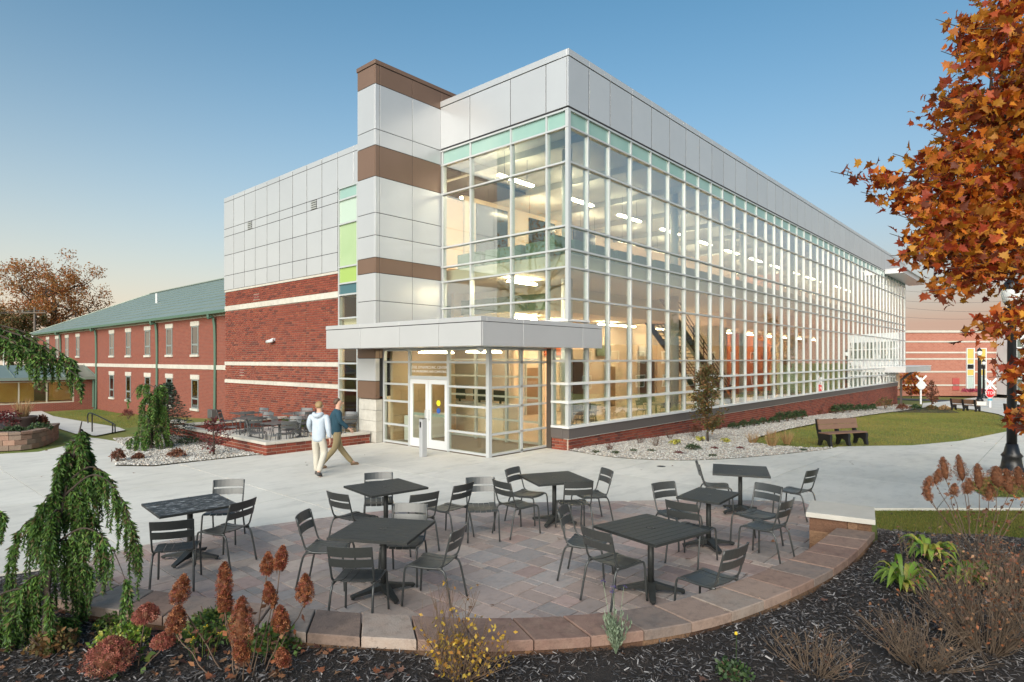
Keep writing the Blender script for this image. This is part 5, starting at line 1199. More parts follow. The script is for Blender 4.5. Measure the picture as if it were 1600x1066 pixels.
# overhead wires at the far right
pw = thing('overhead_wires', 'thin overhead wires crossing the sky behind the hall', 'wires')
for v0, v1 in ((446, 440), (462, 454), (470, 474), (487, 480), (524, 508)):
    a, b = ray(1330, v0 - 2, 100), ray(1700, v1, 88); MB().tube([a.lerp(b, i / 14) - Vector((0, 0, 1.6 * 4 * (i / 14) * (1 - i / 14))) for i in range(15)], 0.028, 4).build('wire', M_black, pw)

# ================================================================== PEOPLE
def skin_mesh(name, V, E, R, m, parent, sub=2, root=0):
    me = bpy.data.meshes.new(name); me.from_pydata([tuple(v) for v in V], E, []); o = bpy.data.objects.new('tmp', me); COL.objects.link(o)
    md = o.modifiers.new('s', 'SKIN'); md.use_smooth_shade = True; md.branch_smoothing = 0.6
    for i, r in enumerate(R):
        sv_ = me.skin_vertices[0].data[i]; sv_.radius = (r, r) if isinstance(r, (int, float)) else r; sv_.use_root = (i == root)
    sb_ = o.modifiers.new('d', 'SUBSURF'); sb_.levels = sub; sb_.render_levels = sub
    dg = bpy.context.evaluated_depsgraph_get(); me2 = bpy.data.meshes.new_from_object(o.evaluated_get(dg)); bpy.data.objects.remove(o)
    me2.materials.clear(); me2.materials.append(m); me2.name = name; me2.polygons.foreach_set('use_smooth', [True] * len(me2.polygons))
    q = bpy.data.objects.new(name, me2); COL.objects.link(q); q.parent = parent; return q
def chain(pts, rad, V, E, R, start=None):
    prev = start
    for p, r in zip(pts, rad):
        V.append(p); R.append(r)
        if prev is not None: E.append((prev, len(V) - 1))
        prev = len(V) - 1
    return prev
def person(label, loc, rz, hipz, legs, arms, m_top, m_leg, m_shoe, m_hair, hood=False, turn=0.0, h=1.76):
    """local +Y is the walking direction. legs: per side (knee y, ankle y, ankle z); arms: per side (elbow y, wrist y, wrist z)"""
    t = thing('person', label, 'person', loc, rz)
    sh = hipz + 0.52; V, E, R = [], [], []
    # one continuous body: pelvis - spine - neck - head, arms with hands, legs with feet
    pel = chain([(0, 0, hipz)], [(0.14, 0.105)], V, E, R)
    sp = chain([(0, 0.01, hipz + 0.18), (0, 0.02, hipz + 0.38), (0, 0.02, sh)], [(0.13, 0.095), (0.15, 0.11), (0.11, 0.085)], V, E, R, pel)
    hd = chain([(0, 0.03, sh + 0.06), (0, 0.045, sh + 0.115), (0, 0.06, sh + 0.20), (0, 0.055, sh + 0.275)], [0.058, 0.072, (0.08, 0.10), 0.06], V, E, R, sp)
    for s, (ey, wy, wz) in zip((-1, 1), arms):
        S_ = Vector((s * 0.19, 0.0, sh - 0.04)); W_ = Vector((s * 0.27, wy, wz)); El = Vector((s * 0.255, ey, (S_.z + W_.z) / 2 + 0.0))
        w = chain([S_, El, W_], [0.052, 0.04, 0.028], V, E, R, sp)
        d = (W_ - El).normalized(); pm_ = W_ + d * 0.07; k = chain([pm_], [(0.022, 0.038)], V, E, R, w)
        side = Vector((0, 1, 0)) - d * d.y; side.normalize(); inward = Vector((-s, 0, 0))
        for f_, L_ in ((-0.030, 0.062), (-0.010, 0.075), (0.011, 0.072), (0.031, 0.058)):
            b0 = pm_ + d * 0.03 + side * f_; chain([b0, b0 + d * L_ * 0.55 + inward * 0.008, b0 + d * L_ * 0.9 + inward * 0.03], [0.0095, 0.009, 0.0075], V, E, R, k)
        b0 = W_ + d * 0.035 + side * 0.04; chain([b0, b0 + d * 0.03 + side * 0.022, b0 + d * 0.055 + side * 0.026], [0.011, 0.0095, 0.008], V, E, R, k)
    for s, (ky, ay, az_) in zip((-1, 1), legs):
        hp = Vector((s * 0.095, 0, hipz - 0.06)); kn = Vector((s * 0.10, ky, hipz * 0.53 + (az_ - 0.08) * 0.35)); an = Vector((s * 0.10, ay, az_))
        a = chain([hp, kn, an], [0.085, 0.058, 0.04], V, E, R, pel); up_ = -0.06 if az_ < 0.12 else -0.12
        chain([an + Vector((0, 0.08, up_ + 0.01)), an + Vector((0, 0.17, up_ - 0.01))], [0.036, 0.026], V, E, R, a)
    skin_mesh('body', V, E, R, M_skin, t)
    # top: torso and sleeves
    V, E, R = [], [], []
    p0 = chain([(0, 0.0, hipz - 0.13)], [(0.165, 0.135)], V, E, R); p0 = chain([(0, 0.0, hipz - 0.03)], [(0.172, 0.14)], V, E, R, p0)
    s_ = chain([(0, 0.0, hipz + 0.14), (0, 0.012, hipz + 0.34), (0, 0.015, sh - 0.02), (0, 0.028, sh + 0.06)], [(0.172, 0.14), (0.19, 0.15), (0.16, 0.115), 0.078], V, E, R, p0)
    top = 4
    for s, (ey, wy, wz) in zip((-1, 1), arms):
        S_ = Vector((s * 0.19, 0.0, sh - 0.045)); W_ = Vector((s * 0.27, wy, wz)); El = Vector((s * 0.258, ey, (S_.z + W_.z) / 2)); chain([S_, El, W_ + (El - W_) * 0.04], [0.085, 0.068, 0.05], V, E, R, top)
    skin_mesh('jacket', V, E, R, m_top, t)
    if hood:
        V, E, R = [], [], []; chain([(-0.11, -0.02, sh + 0.03), (-0.07, -0.11, sh + 0.0), (0, -0.135, sh - 0.03), (0.07, -0.11, sh + 0.0), (0.11, -0.02, sh + 0.03)], [0.045, 0.055, 0.06, 0.055, 0.045], V, E, R); skin_mesh('hood', V, E, R, m_top, t)
    # trousers
    V, E, R = [], [], []; p0 = chain([(0, 0.0, hipz + 0.12)], [(0.15, 0.115)], V, E, R); p0 = chain([(0, 0.0, hipz + 0.0)], [(0.16, 0.125)], V, E, R, p0)
    for s, (ky, ay, az_) in zip((-1, 1), legs):
        hp = Vector((s * 0.095, 0, hipz - 0.08)); kn = Vector((s * 0.10, ky, hipz * 0.53 + (az_ - 0.08) * 0.35)); an = Vector((s * 0.10, ay, az_ - 0.02)); chain([hp, hp.lerp(kn, 0.5) + Vector((0, 0.01, 0)), kn, kn.lerp(an, 0.5) - Vector((0, 0.012, 0)), an], [0.112, 0.098, 0.082, 0.074, 0.068], V, E, R, p0)
    skin_mesh('trousers', V, E, R, m_leg, t)
    for s, (ky, ay, az_) in zip((-1, 1), legs):
        V, E, R = [], [], []; an = Vector((s * 0.10, ay, az_)); pt = 0.0 if az_ < 0.12 else -0.07
        chain([an + Vector((0, -0.05, -0.045)), an + Vector((0, 0.05, -0.045 + pt * 0.4)), an + Vector((0, 0.16, -0.055 + pt))], [(0.045, 0.05), (0.05, 0.045), (0.045, 0.032)], V, E, R); skin_mesh('shoe', V, E, R, m_shoe, t)
    # hair cap and simple face
    hz = sh + 0.215
    V, E, R = [], [], []; chain([(0, -0.035, hz - 0.07), (0, -0.03, hz + 0.01), (0, 0.03, hz + 0.062), (0, 0.085, hz + 0.055)], [(0.072, 0.05), (0.09, 0.075), (0.085, 0.062), (0.06, 0.03)], V, E, R); hr_ = skin_mesh('hair', V, E, R, m_hair, t)
    fc = MB().obox((0, 0.158, hz - 0.035), (0.012, 0, 0), (0, 0.022, 0), (0, 0.006, 0.024)).build('nose', M_skin, t)
    for s in (-1, 1):
        MB().lathe([(0.002, -0.009), (0.010, 0.0), (0.002, 0.009)], 8, (s * 0.032, 0.140, hz - 0.005)).build('eye', M_black, t); MB().obox((s * 0.085, 0.05, hz - 0.03), (0.008, 0, 0), (0, 0.018, 0), (0, 0, 0.03)).build('ear', M_skin, t)
    MB().obox((0, 0.142, hz - 0.085), (0.026, 0, 0), (0, 0.006, 0), (0, 0, 0.006)).build('mouth', mat('lips', (0.35, 0.13, 0.11), rough=0.6), t)
    return t
f1 = at(488, 746); f2 = at(508, 740); d1 = 72
fa_, fb_ = at(498, 732), at(553, 727.5)
ang2 = math.atan2((fb_ - fa_).y, (fb_ - fa_).x)
m1 = (f1 + f2) / 2
person('person in a white hooded sweatshirt and pale trousers walking, seen from behind', (m1.x, m1.y, 0.0), math.atan2(-0.36, 0.93) + R_(58) - R_(90), 0.90, ((0.10, 0.12, 0.085), (0.08, -0.26, 0.14)), ((0.05, 0.22, 0.98), (-0.08, -0.02, 0.87)),
       mat('white_fleece', (0.46, 0.52, 0.58), (0.38, 0.44, 0.51), 9, 0.9, bump=0.2), mat('stone_twill', (0.48, 0.45, 0.38), rough=0.9), mat('dark_shoe', (0.06, 0.055, 0.05), rough=0.7), mat('blond_hair', (0.30, 0.20, 0.09), (0.22, 0.14, 0.06), 40, 0.6), hood=True)
m2 = (fa_ + fb_) / 2
L2 = (fb_ - fa_).length / 2
person('person in a dark teal jacket and khaki trousers striding to the right', (m2.x, m2.y, 0.0), ang2 - R_(90), 0.90, ((0.10, min(L2, 0.42), 0.085), (-0.06, -min(L2, 0.42), 0.10)), ((-0.10, -0.02, 0.92), (0.02, 0.24, 0.98)),
       mat('teal_jacket', (0.012, 0.05, 0.075), (0.016, 0.06, 0.09), 6, 0.85), mat('khaki_twill', (0.29, 0.225, 0.12), rough=0.9), mat('tan_shoe', (0.16, 0.10, 0.055), rough=0.7), mat('brown_hair', (0.09, 0.05, 0.03), rough=0.6))

# ================================================================== PLANTS
def lm(name, c, cols, trans=0.3, var=0.3, rough=0.6): return mat(name, c, None, 3, rough, var=var, cols=cols, trans=trans)
M_maple = lm('maple_leaf', (0.50, 0.14, 0.014), [(0.56, 0.21, 0.018), (0.42, 0.075, 0.014), (0.60, 0.28, 0.025), (0.24, 0.04, 0.012), (0.46, 0.14, 0.016), (0.40, 0.17, 0.025), (0.15, 0.035, 0.012), (0.32, 0.05, 0.02)], 0.45)
M_oak = lm('oak_leaf', (0.34, 0.145, 0.04), [(0.40, 0.16, 0.045), (0.42, 0.13, 0.045), (0.27, 0.14, 0.045), (0.36, 0.20, 0.07)], 0.45)
M_cedar = lm('cedar_spray', (0.075, 0.17, 0.03), [(0.05, 0.12, 0.024), (0.115, 0.225, 0.036), (0.16, 0.27, 0.05), (0.04, 0.09, 0.022), (0.095, 0.19, 0.035), (0.12, 0.09, 0.035)], 0.35)
M_spruce = lm('spruce_needle', (0.022, 0.05, 0.03), [(0.03, 0.065, 0.04), (0.018, 0.04, 0.025)], 0.1)
M_box = lm('boxwood_leaf', (0.022, 0.05, 0.014), [(0.03, 0.065, 0.018), (0.016, 0.038, 0.012), (0.045, 0.08, 0.02)], 0.15)
M_hyd = lm('hydrangea_floret', (0.24, 0.065, 0.022), [(0.28, 0.10, 0.035), (0.16, 0.045, 0.02), (0.24, 0.055, 0.04), (0.11, 0.035, 0.016), (0.32, 0.13, 0.05)], 0.25)
M_hyd2 = lm('hydrangea_pink', (0.30, 0.085, 0.06), [(0.34, 0.12, 0.08), (0.24, 0.06, 0.05), (0.22, 0.10, 0.05)], 0.25)
M_seed = lm('dry_floret', (0.22, 0.10, 0.05), [(0.27, 0.12, 0.06), (0.16, 0.075, 0.04), (0.30, 0.10, 0.04)], 0.2)
M_dryleaf = lm('dry_leaf', (0.20, 0.09, 0.04), [(0.24, 0.08, 0.03), (0.15, 0.075, 0.045), (0.26, 0.14, 0.07), (0.12, 0.05, 0.03)], 0.2)
M_green = lm('green_leaf', (0.06, 0.12, 0.025), [(0.09, 0.16, 0.03), (0.04, 0.085, 0.02), (0.13, 0.17, 0.035)], 0.3)
M_lime_l = lm('hosta_leaf', (0.16, 0.27, 0.035), [(0.21, 0.31, 0.05), (0.12, 0.21, 0.03), (0.34, 0.33, 0.06)], 0.35, 0.2, 0.45)
M_yel = lm('yellow_leaf', (0.42, 0.25, 0.03), [(0.48, 0.30, 0.035), (0.36, 0.17, 0.03), (0.50, 0.36, 0.06)], 0.35)
M_yel2 = lm('gold_leaf', (0.50, 0.46, 0.10), [(0.55, 0.50, 0.14), (0.42, 0.42, 0.08)], 0.35)
M_red = lm('red_leaf', (0.13, 0.022, 0.025), [(0.18, 0.03, 0.03), (0.09, 0.018, 0.02)], 0.3)
M_rust = lm('rust_leaf', (0.17, 0.06, 0.035), [(0.21, 0.085, 0.04), (0.13, 0.05, 0.03)], 0.3)
M_olive = lm('olive_leaf', (0.10, 0.085, 0.028), [(0.14, 0.075, 0.028), (0.08, 0.09, 0.025), (0.19, 0.10, 0.035)], 0.3)
M_straw = lm('straw', (0.34, 0.22, 0.10), [(0.40, 0.27, 0.13), (0.28, 0.15, 0.06)], 0.2)
M_lav = lm('lavender_leaf', (0.16, 0.21, 0.14), [(0.20, 0.25, 0.17), (0.12, 0.17, 0.10)], 0.2)
MAPLE2 = [(0, -0.02), (0.10, 0.10), (0.42, 0.02), (0.34, 0.22), (0.56, 0.42), (0.30, 0.46), (0.30, 0.62), (0.16, 0.60), (0, 1.0), (-0.16, 0.60), (-0.30, 0.62), (-0.30, 0.46), (-0.56, 0.42), (-0.34, 0.22), (-0.42, 0.02), (-0.10, 0.10)]
MAPLE = ([(x, y, 0.30 * abs(x) ** 1.3 - 0.34 * max(0, y - 0.4) ** 1.4 + 0.05 * math.sin(9 * x + 4 * y)) for x, y in MAPLE2] + [(0, 0.36, -0.03)], [(16, i, (i + 1) % 16) for i in range(16)])
def clump(c, r, n):
    v = rng.normal(size=(n, 3)); v /= np.linalg.norm(v, axis=1, keepdims=True); return np.asarray(c) + v * (rng.uniform(0, 1, n) ** (1 / 2.2))[:, None] * np.asarray(r)
def leaves(name, pos, size, m, parent, tpl=LEAF, droop=None, jit=0.35):
    N = len(pos); s = size * rng.uniform(1 - jit, 1 + jit, N)
    return inst(name, tpl[0], tpl[1], pos, randrot(N) if droop is None else randrot(N, droop), s, m, parent)
def limb(mb, a, b, r0, r1, wob=0.08, n=5, seg=6):
    a, b = Vector(a), Vector(b); L = (b - a).length; pts = []
    for i in range(n + 1):
        t = i / n; w = wob * L * math.sin(math.pi * t) ; pts.append(a.lerp(b, t) + Vector((random.uniform(-w, w), random.uniform(-w, w), random.uniform(-w, w) * 0.6)))
    pts[0] = a; pts[-1] = b
    mb.tube(pts, [r0 + (r1 - r0) * i / n for i in range(n + 1)], seg); return pts

# --- maple close by on the right: trunk out of frame, crown reaching in
def grow_tree(label, base, H, crown_c, crown_r, name, m_leaf, leaf, nclump, nper, clump_r, trunk_r, cat='tree', tpl=LEAF, bark=M_bark, twigs=True, shell=0.55, group=None, keep=None, taper_bias=0.0):
    t = thing(name, label, cat, base, 0, group); base = Vector(base); cc = Vector(crown_c); cr = Vector(crown_r)
    tm = MB(); topz = Vector((cc.x * 0.6, cc.y * 0.6, cc.z + cr.z * 0.45)); tp = limb(tm, (0, 0, -0.1), topz, trunk_r, trunk_r * 0.22, 0.03, 8, 10)
    cents = []
    while len(cents) < nclump:
        v = Vector(rng.normal(size=3)); v.normalize(); k = shell + (1 - shell) * random.random(); p = Vector((cc.x + v.x * cr.x * k, cc.y + v.y * cr.y * k, cc.z + v.z * cr.z * k))
        if keep and not keep(p): continue
        cents.append(p)
    br = MB(); major = []
    for i in range(9):
        a = 2 * math.pi * i / 9 + random.uniform(-0.3, 0.3); st_ = tp[random.randint(3, 7)]; e = Vector((cc.x + cr.x * 0.6 * math.cos(a), cc.y + cr.y * 0.6 * math.sin(a), cc.z + cr.z * random.uniform(-0.35, 0.55))); major += limb(br, st_, e, trunk_r * 0.38, trunk_r * 0.10, 0.06, 5, 7)[1:]
    for p in cents:
        q = min(major + tp[4:], key=lambda m_: (m_ - p).length + 0.3 * max(0, m_.z - p.z)); limb(br, q, p, trunk_r * 0.085 + 0.002, 0.004 + trunk_r * 0.012, 0.07, 4, 4)
    tm.build('trunk', bark, t, True); br.build('branches', bark, t, True)
    P = np.vstack([clump(p, clump_r * random.uniform(0.65, 1.2), nper) for p in cents])
    leaves('crown', P, leaf, m_leaf, t, tpl)
    return t
base = ray(1790, 700, 7.6); bz = 0.05
mcc = ray(1775, 215, 7.6) - Vector((base.x, base.y, bz))
def mk(p):      # only branches on the side of the crown near the picture and around it
    return True
maple = grow_tree('large maple with orange red leaves overhanging the right edge', (base.x, base.y, bz), 7, mcc, (2.35, 2.35, 3.5), 'maple_tree', M_maple, 0.105, 400, 46, 0.34, 0.2, tpl=MAPLE, shell=0.45)
# a few long twigs reaching over the lawn side with scattered leaves
tw = MB(); PP = []
root = ray(1560, 400, 6.9)
for (u, v, d) in ((1298, 268, 6.4), (1345, 300, 6.6), (1395, 240, 6.6), (1400, 335, 6.5), (1390, 400, 6.4), (1440, 455, 6.6), (1455, 210, 6.8), (1462, 30, 6.9), (1390, 365, 6.5), (1500, 520, 6.5), (1470, 150, 6.9), (1560, 655, 6.6), (1545, 590, 6.6), (1590, 670, 6.7), (1430, 330, 6.6), (1450, 290, 6.7), (1470, 80, 6.9), (1480, 420, 6.6)):
    e = ray(u, v, d); s_ = ray(max(1600, u + 190), v + (40 if v < 400 else -40), 7.2)
    pts_ = smooth_path([tuple(s_), tuple(s_.lerp(e, 0.4) + Vector((0, 0, 0.06))), tuple(s_.lerp(e, 0.75) - Vector((0, 0, 0.03))), tuple(e)], 5); tw.tube(pts_, [0.014 - 0.011 * i / (len(pts_) - 1) for i in range(len(pts_))], 5)
    for i, p in enumerate(pts_[:-2]):
        n_ = 3 if i > 11 else 16
        PP.append(clump(p, 0.13 + 0.16 * (1 - i / 15), n_ if u > 1310 or i < 12 else 1))
    for k in range(4):
        i = random.randint(5, 13); p = pts_[i]; q = p + Vector((random.uniform(-.2, .05), random.uniform(-.2, .2), random.uniform(-.05, .2))); tw.tube([p, q], [0.005, 0.002], 4); PP.append(clump(q, 0.08, 3))
tw.v = [tuple(Vector(v) - maple.location) for v in tw.v]; tw.build('twigs', M_bark, maple)
P = np.vstack(PP) - np.array(maple.location); leaves('leaf_sprays', P, 0.108, M_maple, maple, MAPLE)

# --- big autumn oak behind the old wing, and neighbours
def oak(u, vt, d, wpx, label, leaf=0.5, nc=120, npr=70, zt=-1.2, m=M_oak):
    b = ray(u, 600, d); s = d / FOC; top = CAMZ + (VC - vt) * s; H = top - zt; w = wpx * s / 2
    return grow_tree(label, (b.x, b.y, zt), H, (0, 0, H * 0.60), (w, w, H * 0.40), 'autumn_tree', m, leaf, nc, npr, w * 0.17, H * 0.032, group='autumn trees beyond the buildings', shell=0.3)
oak(82, 392, 92, 165, 'big russet oak rising behind the old brick wing', 0.28, 150, 130)
oak(-40, 440, 110, 150, 'second autumn tree at the left edge behind the oak', 0.3, 80, 110)
oak(20, 470, 85, 110, 'low golden tree below the big oak', 0.3, 80, 120, m=M_olive)
# trees seen as reflections in the glass
def rtree(x, y, H, w, label, m, nc=90, npr=50): return grow_tree(label, (x, y, gz(x, y) - 0.05), H, (0, 0, H * 0.6), (w, w, H * 0.4), 'autumn_tree', m, 0.4, nc, npr, w * 0.22, H * 0.03, group='autumn trees beyond the buildings', shell=0.45)
rtree(-46, 40, 24, 8, 'half bare tree mirrored in the entrance tower glass', M_oak, 70, 16)
rtree(60, -26, 10, 4, 'tree mirrored in the far end of the glass wall', M_olive, 60, 40)
rtree(90, -24, 13, 5, 'taller tree mirrored in the far end of the glass wall', M_oak, 60, 40)

# --- small trees
def young_tree(label, u, vb, vt, wpx, m, leaf, group=None, upright=True, nleaf=700, d=None):
    p = at(u, vb) if d is None else Vector((ray(u, vb, d).x, ray(u, vb, d).y, 0)); p.z = gz(p.x, p.y)
    d = (p.x - CAMX) * DX + (p.y - CAMY) * DY; s = d / FOC; H = (vb - vt) * s; w = wpx * s / 2
    t = thing('young_tree', label, 'tree', p, 0, group); tm = MB(); tp = limb(tm, (0, 0, -0.05), (0, 0, H), 0.03 + H * 0.006, 0.006, 0.02, 8, 7); br = MB(); P = []
    for k in range(44):
        f = random.uniform(0.12, 0.96); a = random.uniform(0, 6.28); st_ = Vector((0, 0, H * f)); prof = math.sin(math.pi * min(1, (f * 0.92 + 0.10))) ** 0.7
        e = st_ + Vector((math.cos(a) * w * prof, math.sin(a) * w * prof, H * (0.14 if upright else 0.04) * (1.1 - f * 0.6))); pts_ = limb(br, st_, e, 0.008 + 0.006 * (1 - f), 0.003, 0.06, 4, 4)
        for q in pts_[1:]: P.append(clump(q, 0.035 * H + 0.05, max(2, nleaf // 180)))
    tm.build('trunk', M_bark, t, True); br.build('branches', M_bark, t); leaves('crown', np.vstack(P), leaf, m, t); return t
young_tree('slender columnar tree with bronze green leaves before the glass wall', 1106, 690, 575, 52, M_olive, 0.085, nleaf=3600)
young_tree('small dark columnar tree beyond the lawn', 1456, 634, 594, 17, M_rust, 0.16, d=50)
young_tree('small orange tree before the far brick hall', 1424, 612, 570, 44, M_maple, 0.3, upright=False, d=76, nleaf=1500)
young_tree('dark red leaved shrub by the courtyard wall corner', 334, 712, 655, 50, M_red, 0.055, upright=True, nleaf=900)

# --- weeping cedars: trunk, drooping limbs, hanging sprays
SPRAY_T = ([(0, 0, 0), (0.16, 0.35, 0.03), (0, 1, -0.06), (-0.16, 0.35, 0.03)], [(0, 1, 2), (0, 2, 3)])
def weeping(label, base, H, limbs, strand=0.45, nst=9, leafl=0.055, tr=0.035, lean=(0, 0), group=None, dense=22, name='weeping_cedar', loc_top=None):
    t = thing(name, label, 'tree', base, 0, group); tm = MB(); br = MB(); Ps, Ds = [], []
    top = Vector((lean[0], lean[1], H)); tp = smooth_path([(0, 0, -0.1), (lean[0] * 0.1, lean[1] * 0.1, H * 0.3), (lean[0] * 0.6, lean[1] * 0.6, H * 0.72), tuple(top)], 6); tm.tube(tp, [tr * (1 - 0.85 * i / (len(tp) - 1)) for i in range(len(tp))], 8)
    def strand_at(p, L, out_):
        n = int(dense * L / 0.4); q = Vector(p); dv = Vector((out_.x * 0.6, out_.y * 0.6, -0.35)); step = L / n; pts_ = [q.copy()]
        for i in range(n):
            dv = (dv * 0.86 + Vector((random.uniform(-.16, .16), random.uniform(-.16, .16), -0.3))).normalized(); q = q + dv * step; pts_.append(q.copy()); f = 1 - 0.75 * i / n
            side = dv.cross(Vector((math.cos(i), math.sin(i), 0.2))).normalized()
            for s in (-1, 1):
                for rep in range(2):
                    Ps.append(q - dv * step * 0.5 * rep); dd = dv * 0.9 + side * s * random.uniform(0.3, 1.35) + Vector((random.uniform(-.3, .3), random.uniform(-.3, .3), random.uniform(-.2, .1))); Ds.append(dd.normalized() * leafl * (0.45 + 0.75 * f) * random.uniform(0.7, 1.3))
        br.tube(pts_[::3], 0.0035, 3)
    for (f, az_, ln, rise, drp) in limbs:
        st_ = tp[min(len(tp) - 1, int(f * (len(tp) - 1)))]; o_ = Vector((math.cos(az_), math.sin(az_), 0))
        pts_ = smooth_path([tuple(st_), tuple(st_ + o_ * ln * 0.4 + Vector((0, 0, rise))), tuple(st_ + o_ * ln * 0.75 + Vector((0, 0, rise * 0.7 - drp * 0.25))), tuple(st_ + o_ * ln + Vector((0, 0, -drp)))], 6)
        br.tube(pts_, [tr * 0.3 * (1 - 0.8 * i / (len(pts_) - 1)) for i in range(len(pts_))], 6)
        for k in range(nst):
            i = random.randint(2, len(pts_) - 1); strand_at(pts_[i], strand * random.uniform(0.55, 1.25), (o_ + Vector((random.uniform(-.7, .7), random.uniform(-.7, .7), 0))) * 0.8)
    for k in range(nst): strand_at(tp[random.randint(len(tp) // 2, len(tp) - 1)], strand * random.uniform(.5, 1.1), Vector((random.uniform(-1, 1), random.uniform(-1, 1), 0)))
    tm.build('trunk', M_bark, t, True); br.build('branches', M_bark, t)
    D = np.array([tuple(d) for d in Ds]); L = np.linalg.norm(D, axis=1); inst('foliage', SPRAY_T[0], SPRAY_T[1], np.array([tuple(p) for p in Ps]), rot_dir(D, rng.uniform(0, 6.28, len(D))), L, M_cedar, t)
    return t
def limbset(n, f0, f1, l0, l1, r, d):
    return [(f0 + (f1 - f0) * (i + random.random()) / n, i * 2.4 + random.uniform(-.4, .4), random.uniform(l0, l1) * (1.15 - 0.75 * i / n), r * random.uniform(0.5, 1.2), d * random.uniform(0.6, 1.3)) for i in range(n)]
cb = ray(70, 1040, 5.1); cbz = mulz(cb.x, cb.y)
tx = ray(128, 655, 5.5); lean = (tx.x - cb.x, tx.y - cb.y)
# leaning leader with limbs hanging to both sides of it
RV = math.atan2(AX[1], AX[0])     # towards the right of the picture
limbs = limbset(17, 0.2, 0.97, 0.18, 0.36, 0.05, 0.28) + [(0.62, RV, 0.62, 0.18, 0.42), (0.7, RV + 0.3, 0.42, 0.12, 0.3), (0.45, RV - 0.2, 0.75, 0.16, 0.34), (0.5, RV + 3.0, 0.5, 0.08, 0.4), (0.3, RV + 3.4, 0.55, 0.05, 0.35)]
weeping('weeping cedar with hanging green sprays in the left foreground', (cb.x, cb.y, cbz), tx.z - cbz - 0.02, limbs, 0.42, 19, 0.042, 0.03, lean, dense=30)
b2_ = ray(-190, 900, 4.6); z2 = 0.3
weeping('weeping cedar at the left edge sending one branch into view', (b2_.x, b2_.y, z2), 2.75, limbset(9, 0.3, 0.9, 0.3, 0.55, 0.08, 0.4) + [(0.93, RV + 0.12, 1.38, 0.10, 0.30), (0.94, RV + 0.16, 1.30, 0.13, 0.16), (0.92, RV + 0.05, 1.15, 0.08, 0.14), (0.9, RV + 0.3, 1.05, 0.06, 0.12), (0.5, RV + 0.1, 0.85, 0.1, 0.2)], 0.22, 44, 0.036, 0.04, (0.02, 0.02), dense=36)
p = at(236, 702); weeping('weeping cedar standing in the left gravel bed', (p.x, p.y, p.z), 1.95, limbset(22, 0.2, 0.97, 0.35, 0.75, 0.10, 0.5) + [(0.9, RV + 3.0, 0.9, 0.15, 0.3)], 0.5, 9, 0.085, 0.05, (0.15, -0.1), dense=16)

# --- spruce
p = at(262, 690); sp_ = thing('spruce_tree', 'small dark blue green spruce beside the courtyard wall', 'tree', p); d_ = (p.x - CAMX) * DX + (p.y - CAMY) * DY; Hs = (690 - 597) * d_ / FOC
MB().tube([(0, 0, -0.1), (0, 0, Hs)], [0.06, 0.01], 8).build('trunk', M_bark, sp_); br = MB(); Ps, Ds = [], []
for k in range(150):
    f = (k + random.random()) / 150; z = Hs * (0.08 + 0.9 * f); r = 0.85 * (1 - f) ** 0.8 + 0.05; a = k * 2.4; e = Vector((math.cos(a) * r, math.sin(a) * r, z - 0.12 * r)); s_ = Vector((0, 0, z)); br.tube([s_, e], [0.012, 0.004], 4)
    for i in range(26):
        t_ = random.uniform(0.25, 1.05); q = s_.lerp(e, t_) + Vector((random.uniform(-.05, .05), random.uniform(-.05, .05), random.uniform(-.03, .03))); Ps.append(tuple(q)); dd = (e - s_).normalized() * 0.8 + Vector((random.uniform(-.8, .8), random.uniform(-.8, .8), random.uniform(-.2, .6))); Ds.append(tuple(dd.normalized() * random.uniform(0.05, 0.11)))
br.build('branches', M_bark, sp_); D = np.array(Ds); inst('foliage', SPRAY_T[0], SPRAY_T[1], np.array(Ps), rot_dir(D, rng.uniform(0, 6.28, len(D))), np.linalg.norm(D, axis=1), M_spruce, sp_)

# --- generic shrubs
def shrub(name, label, loc, r, h, m, leaf, n, group=None, cat='shrub', shell=0.5, stems=10, ms=None, flat=1.0):
    t = thing(name, label, cat, loc, 0, group); br = MB(); v = rng.normal(size=(n, 3)); v /= np.linalg.norm(v, axis=1, keepdims=True); v[:, 2] = np.abs(v[:, 2]) * 1.0 - 0.25
    k = (shell + (1 - shell) * rng.uniform(0, 1, n))[:, None]; P = v * k * np.array([r, r, h * 0.62]) + np.array([0, 0, h * 0.36])
    P[:, :2] += 0.12 * r * np.sin(P[:, 2:3] * 9 + P[:, :2] * 7)
    P[:, 2] = np.maximum(P[:, 2], 0.01)
    for i in range(stems):
        a = random.uniform(0, 6.28); rr = random.uniform(0.3, 0.85); limb(br, (0, 0, -0.02), (math.cos(a) * r * rr, math.sin(a) * r * rr, h * random.uniform(0.5, 0.85)), 0.012, 0.004, 0.06, 3, 4)
    br.build('stems', ms or M_twig, t); leaves('foliage', P, leaf, m, t); return t
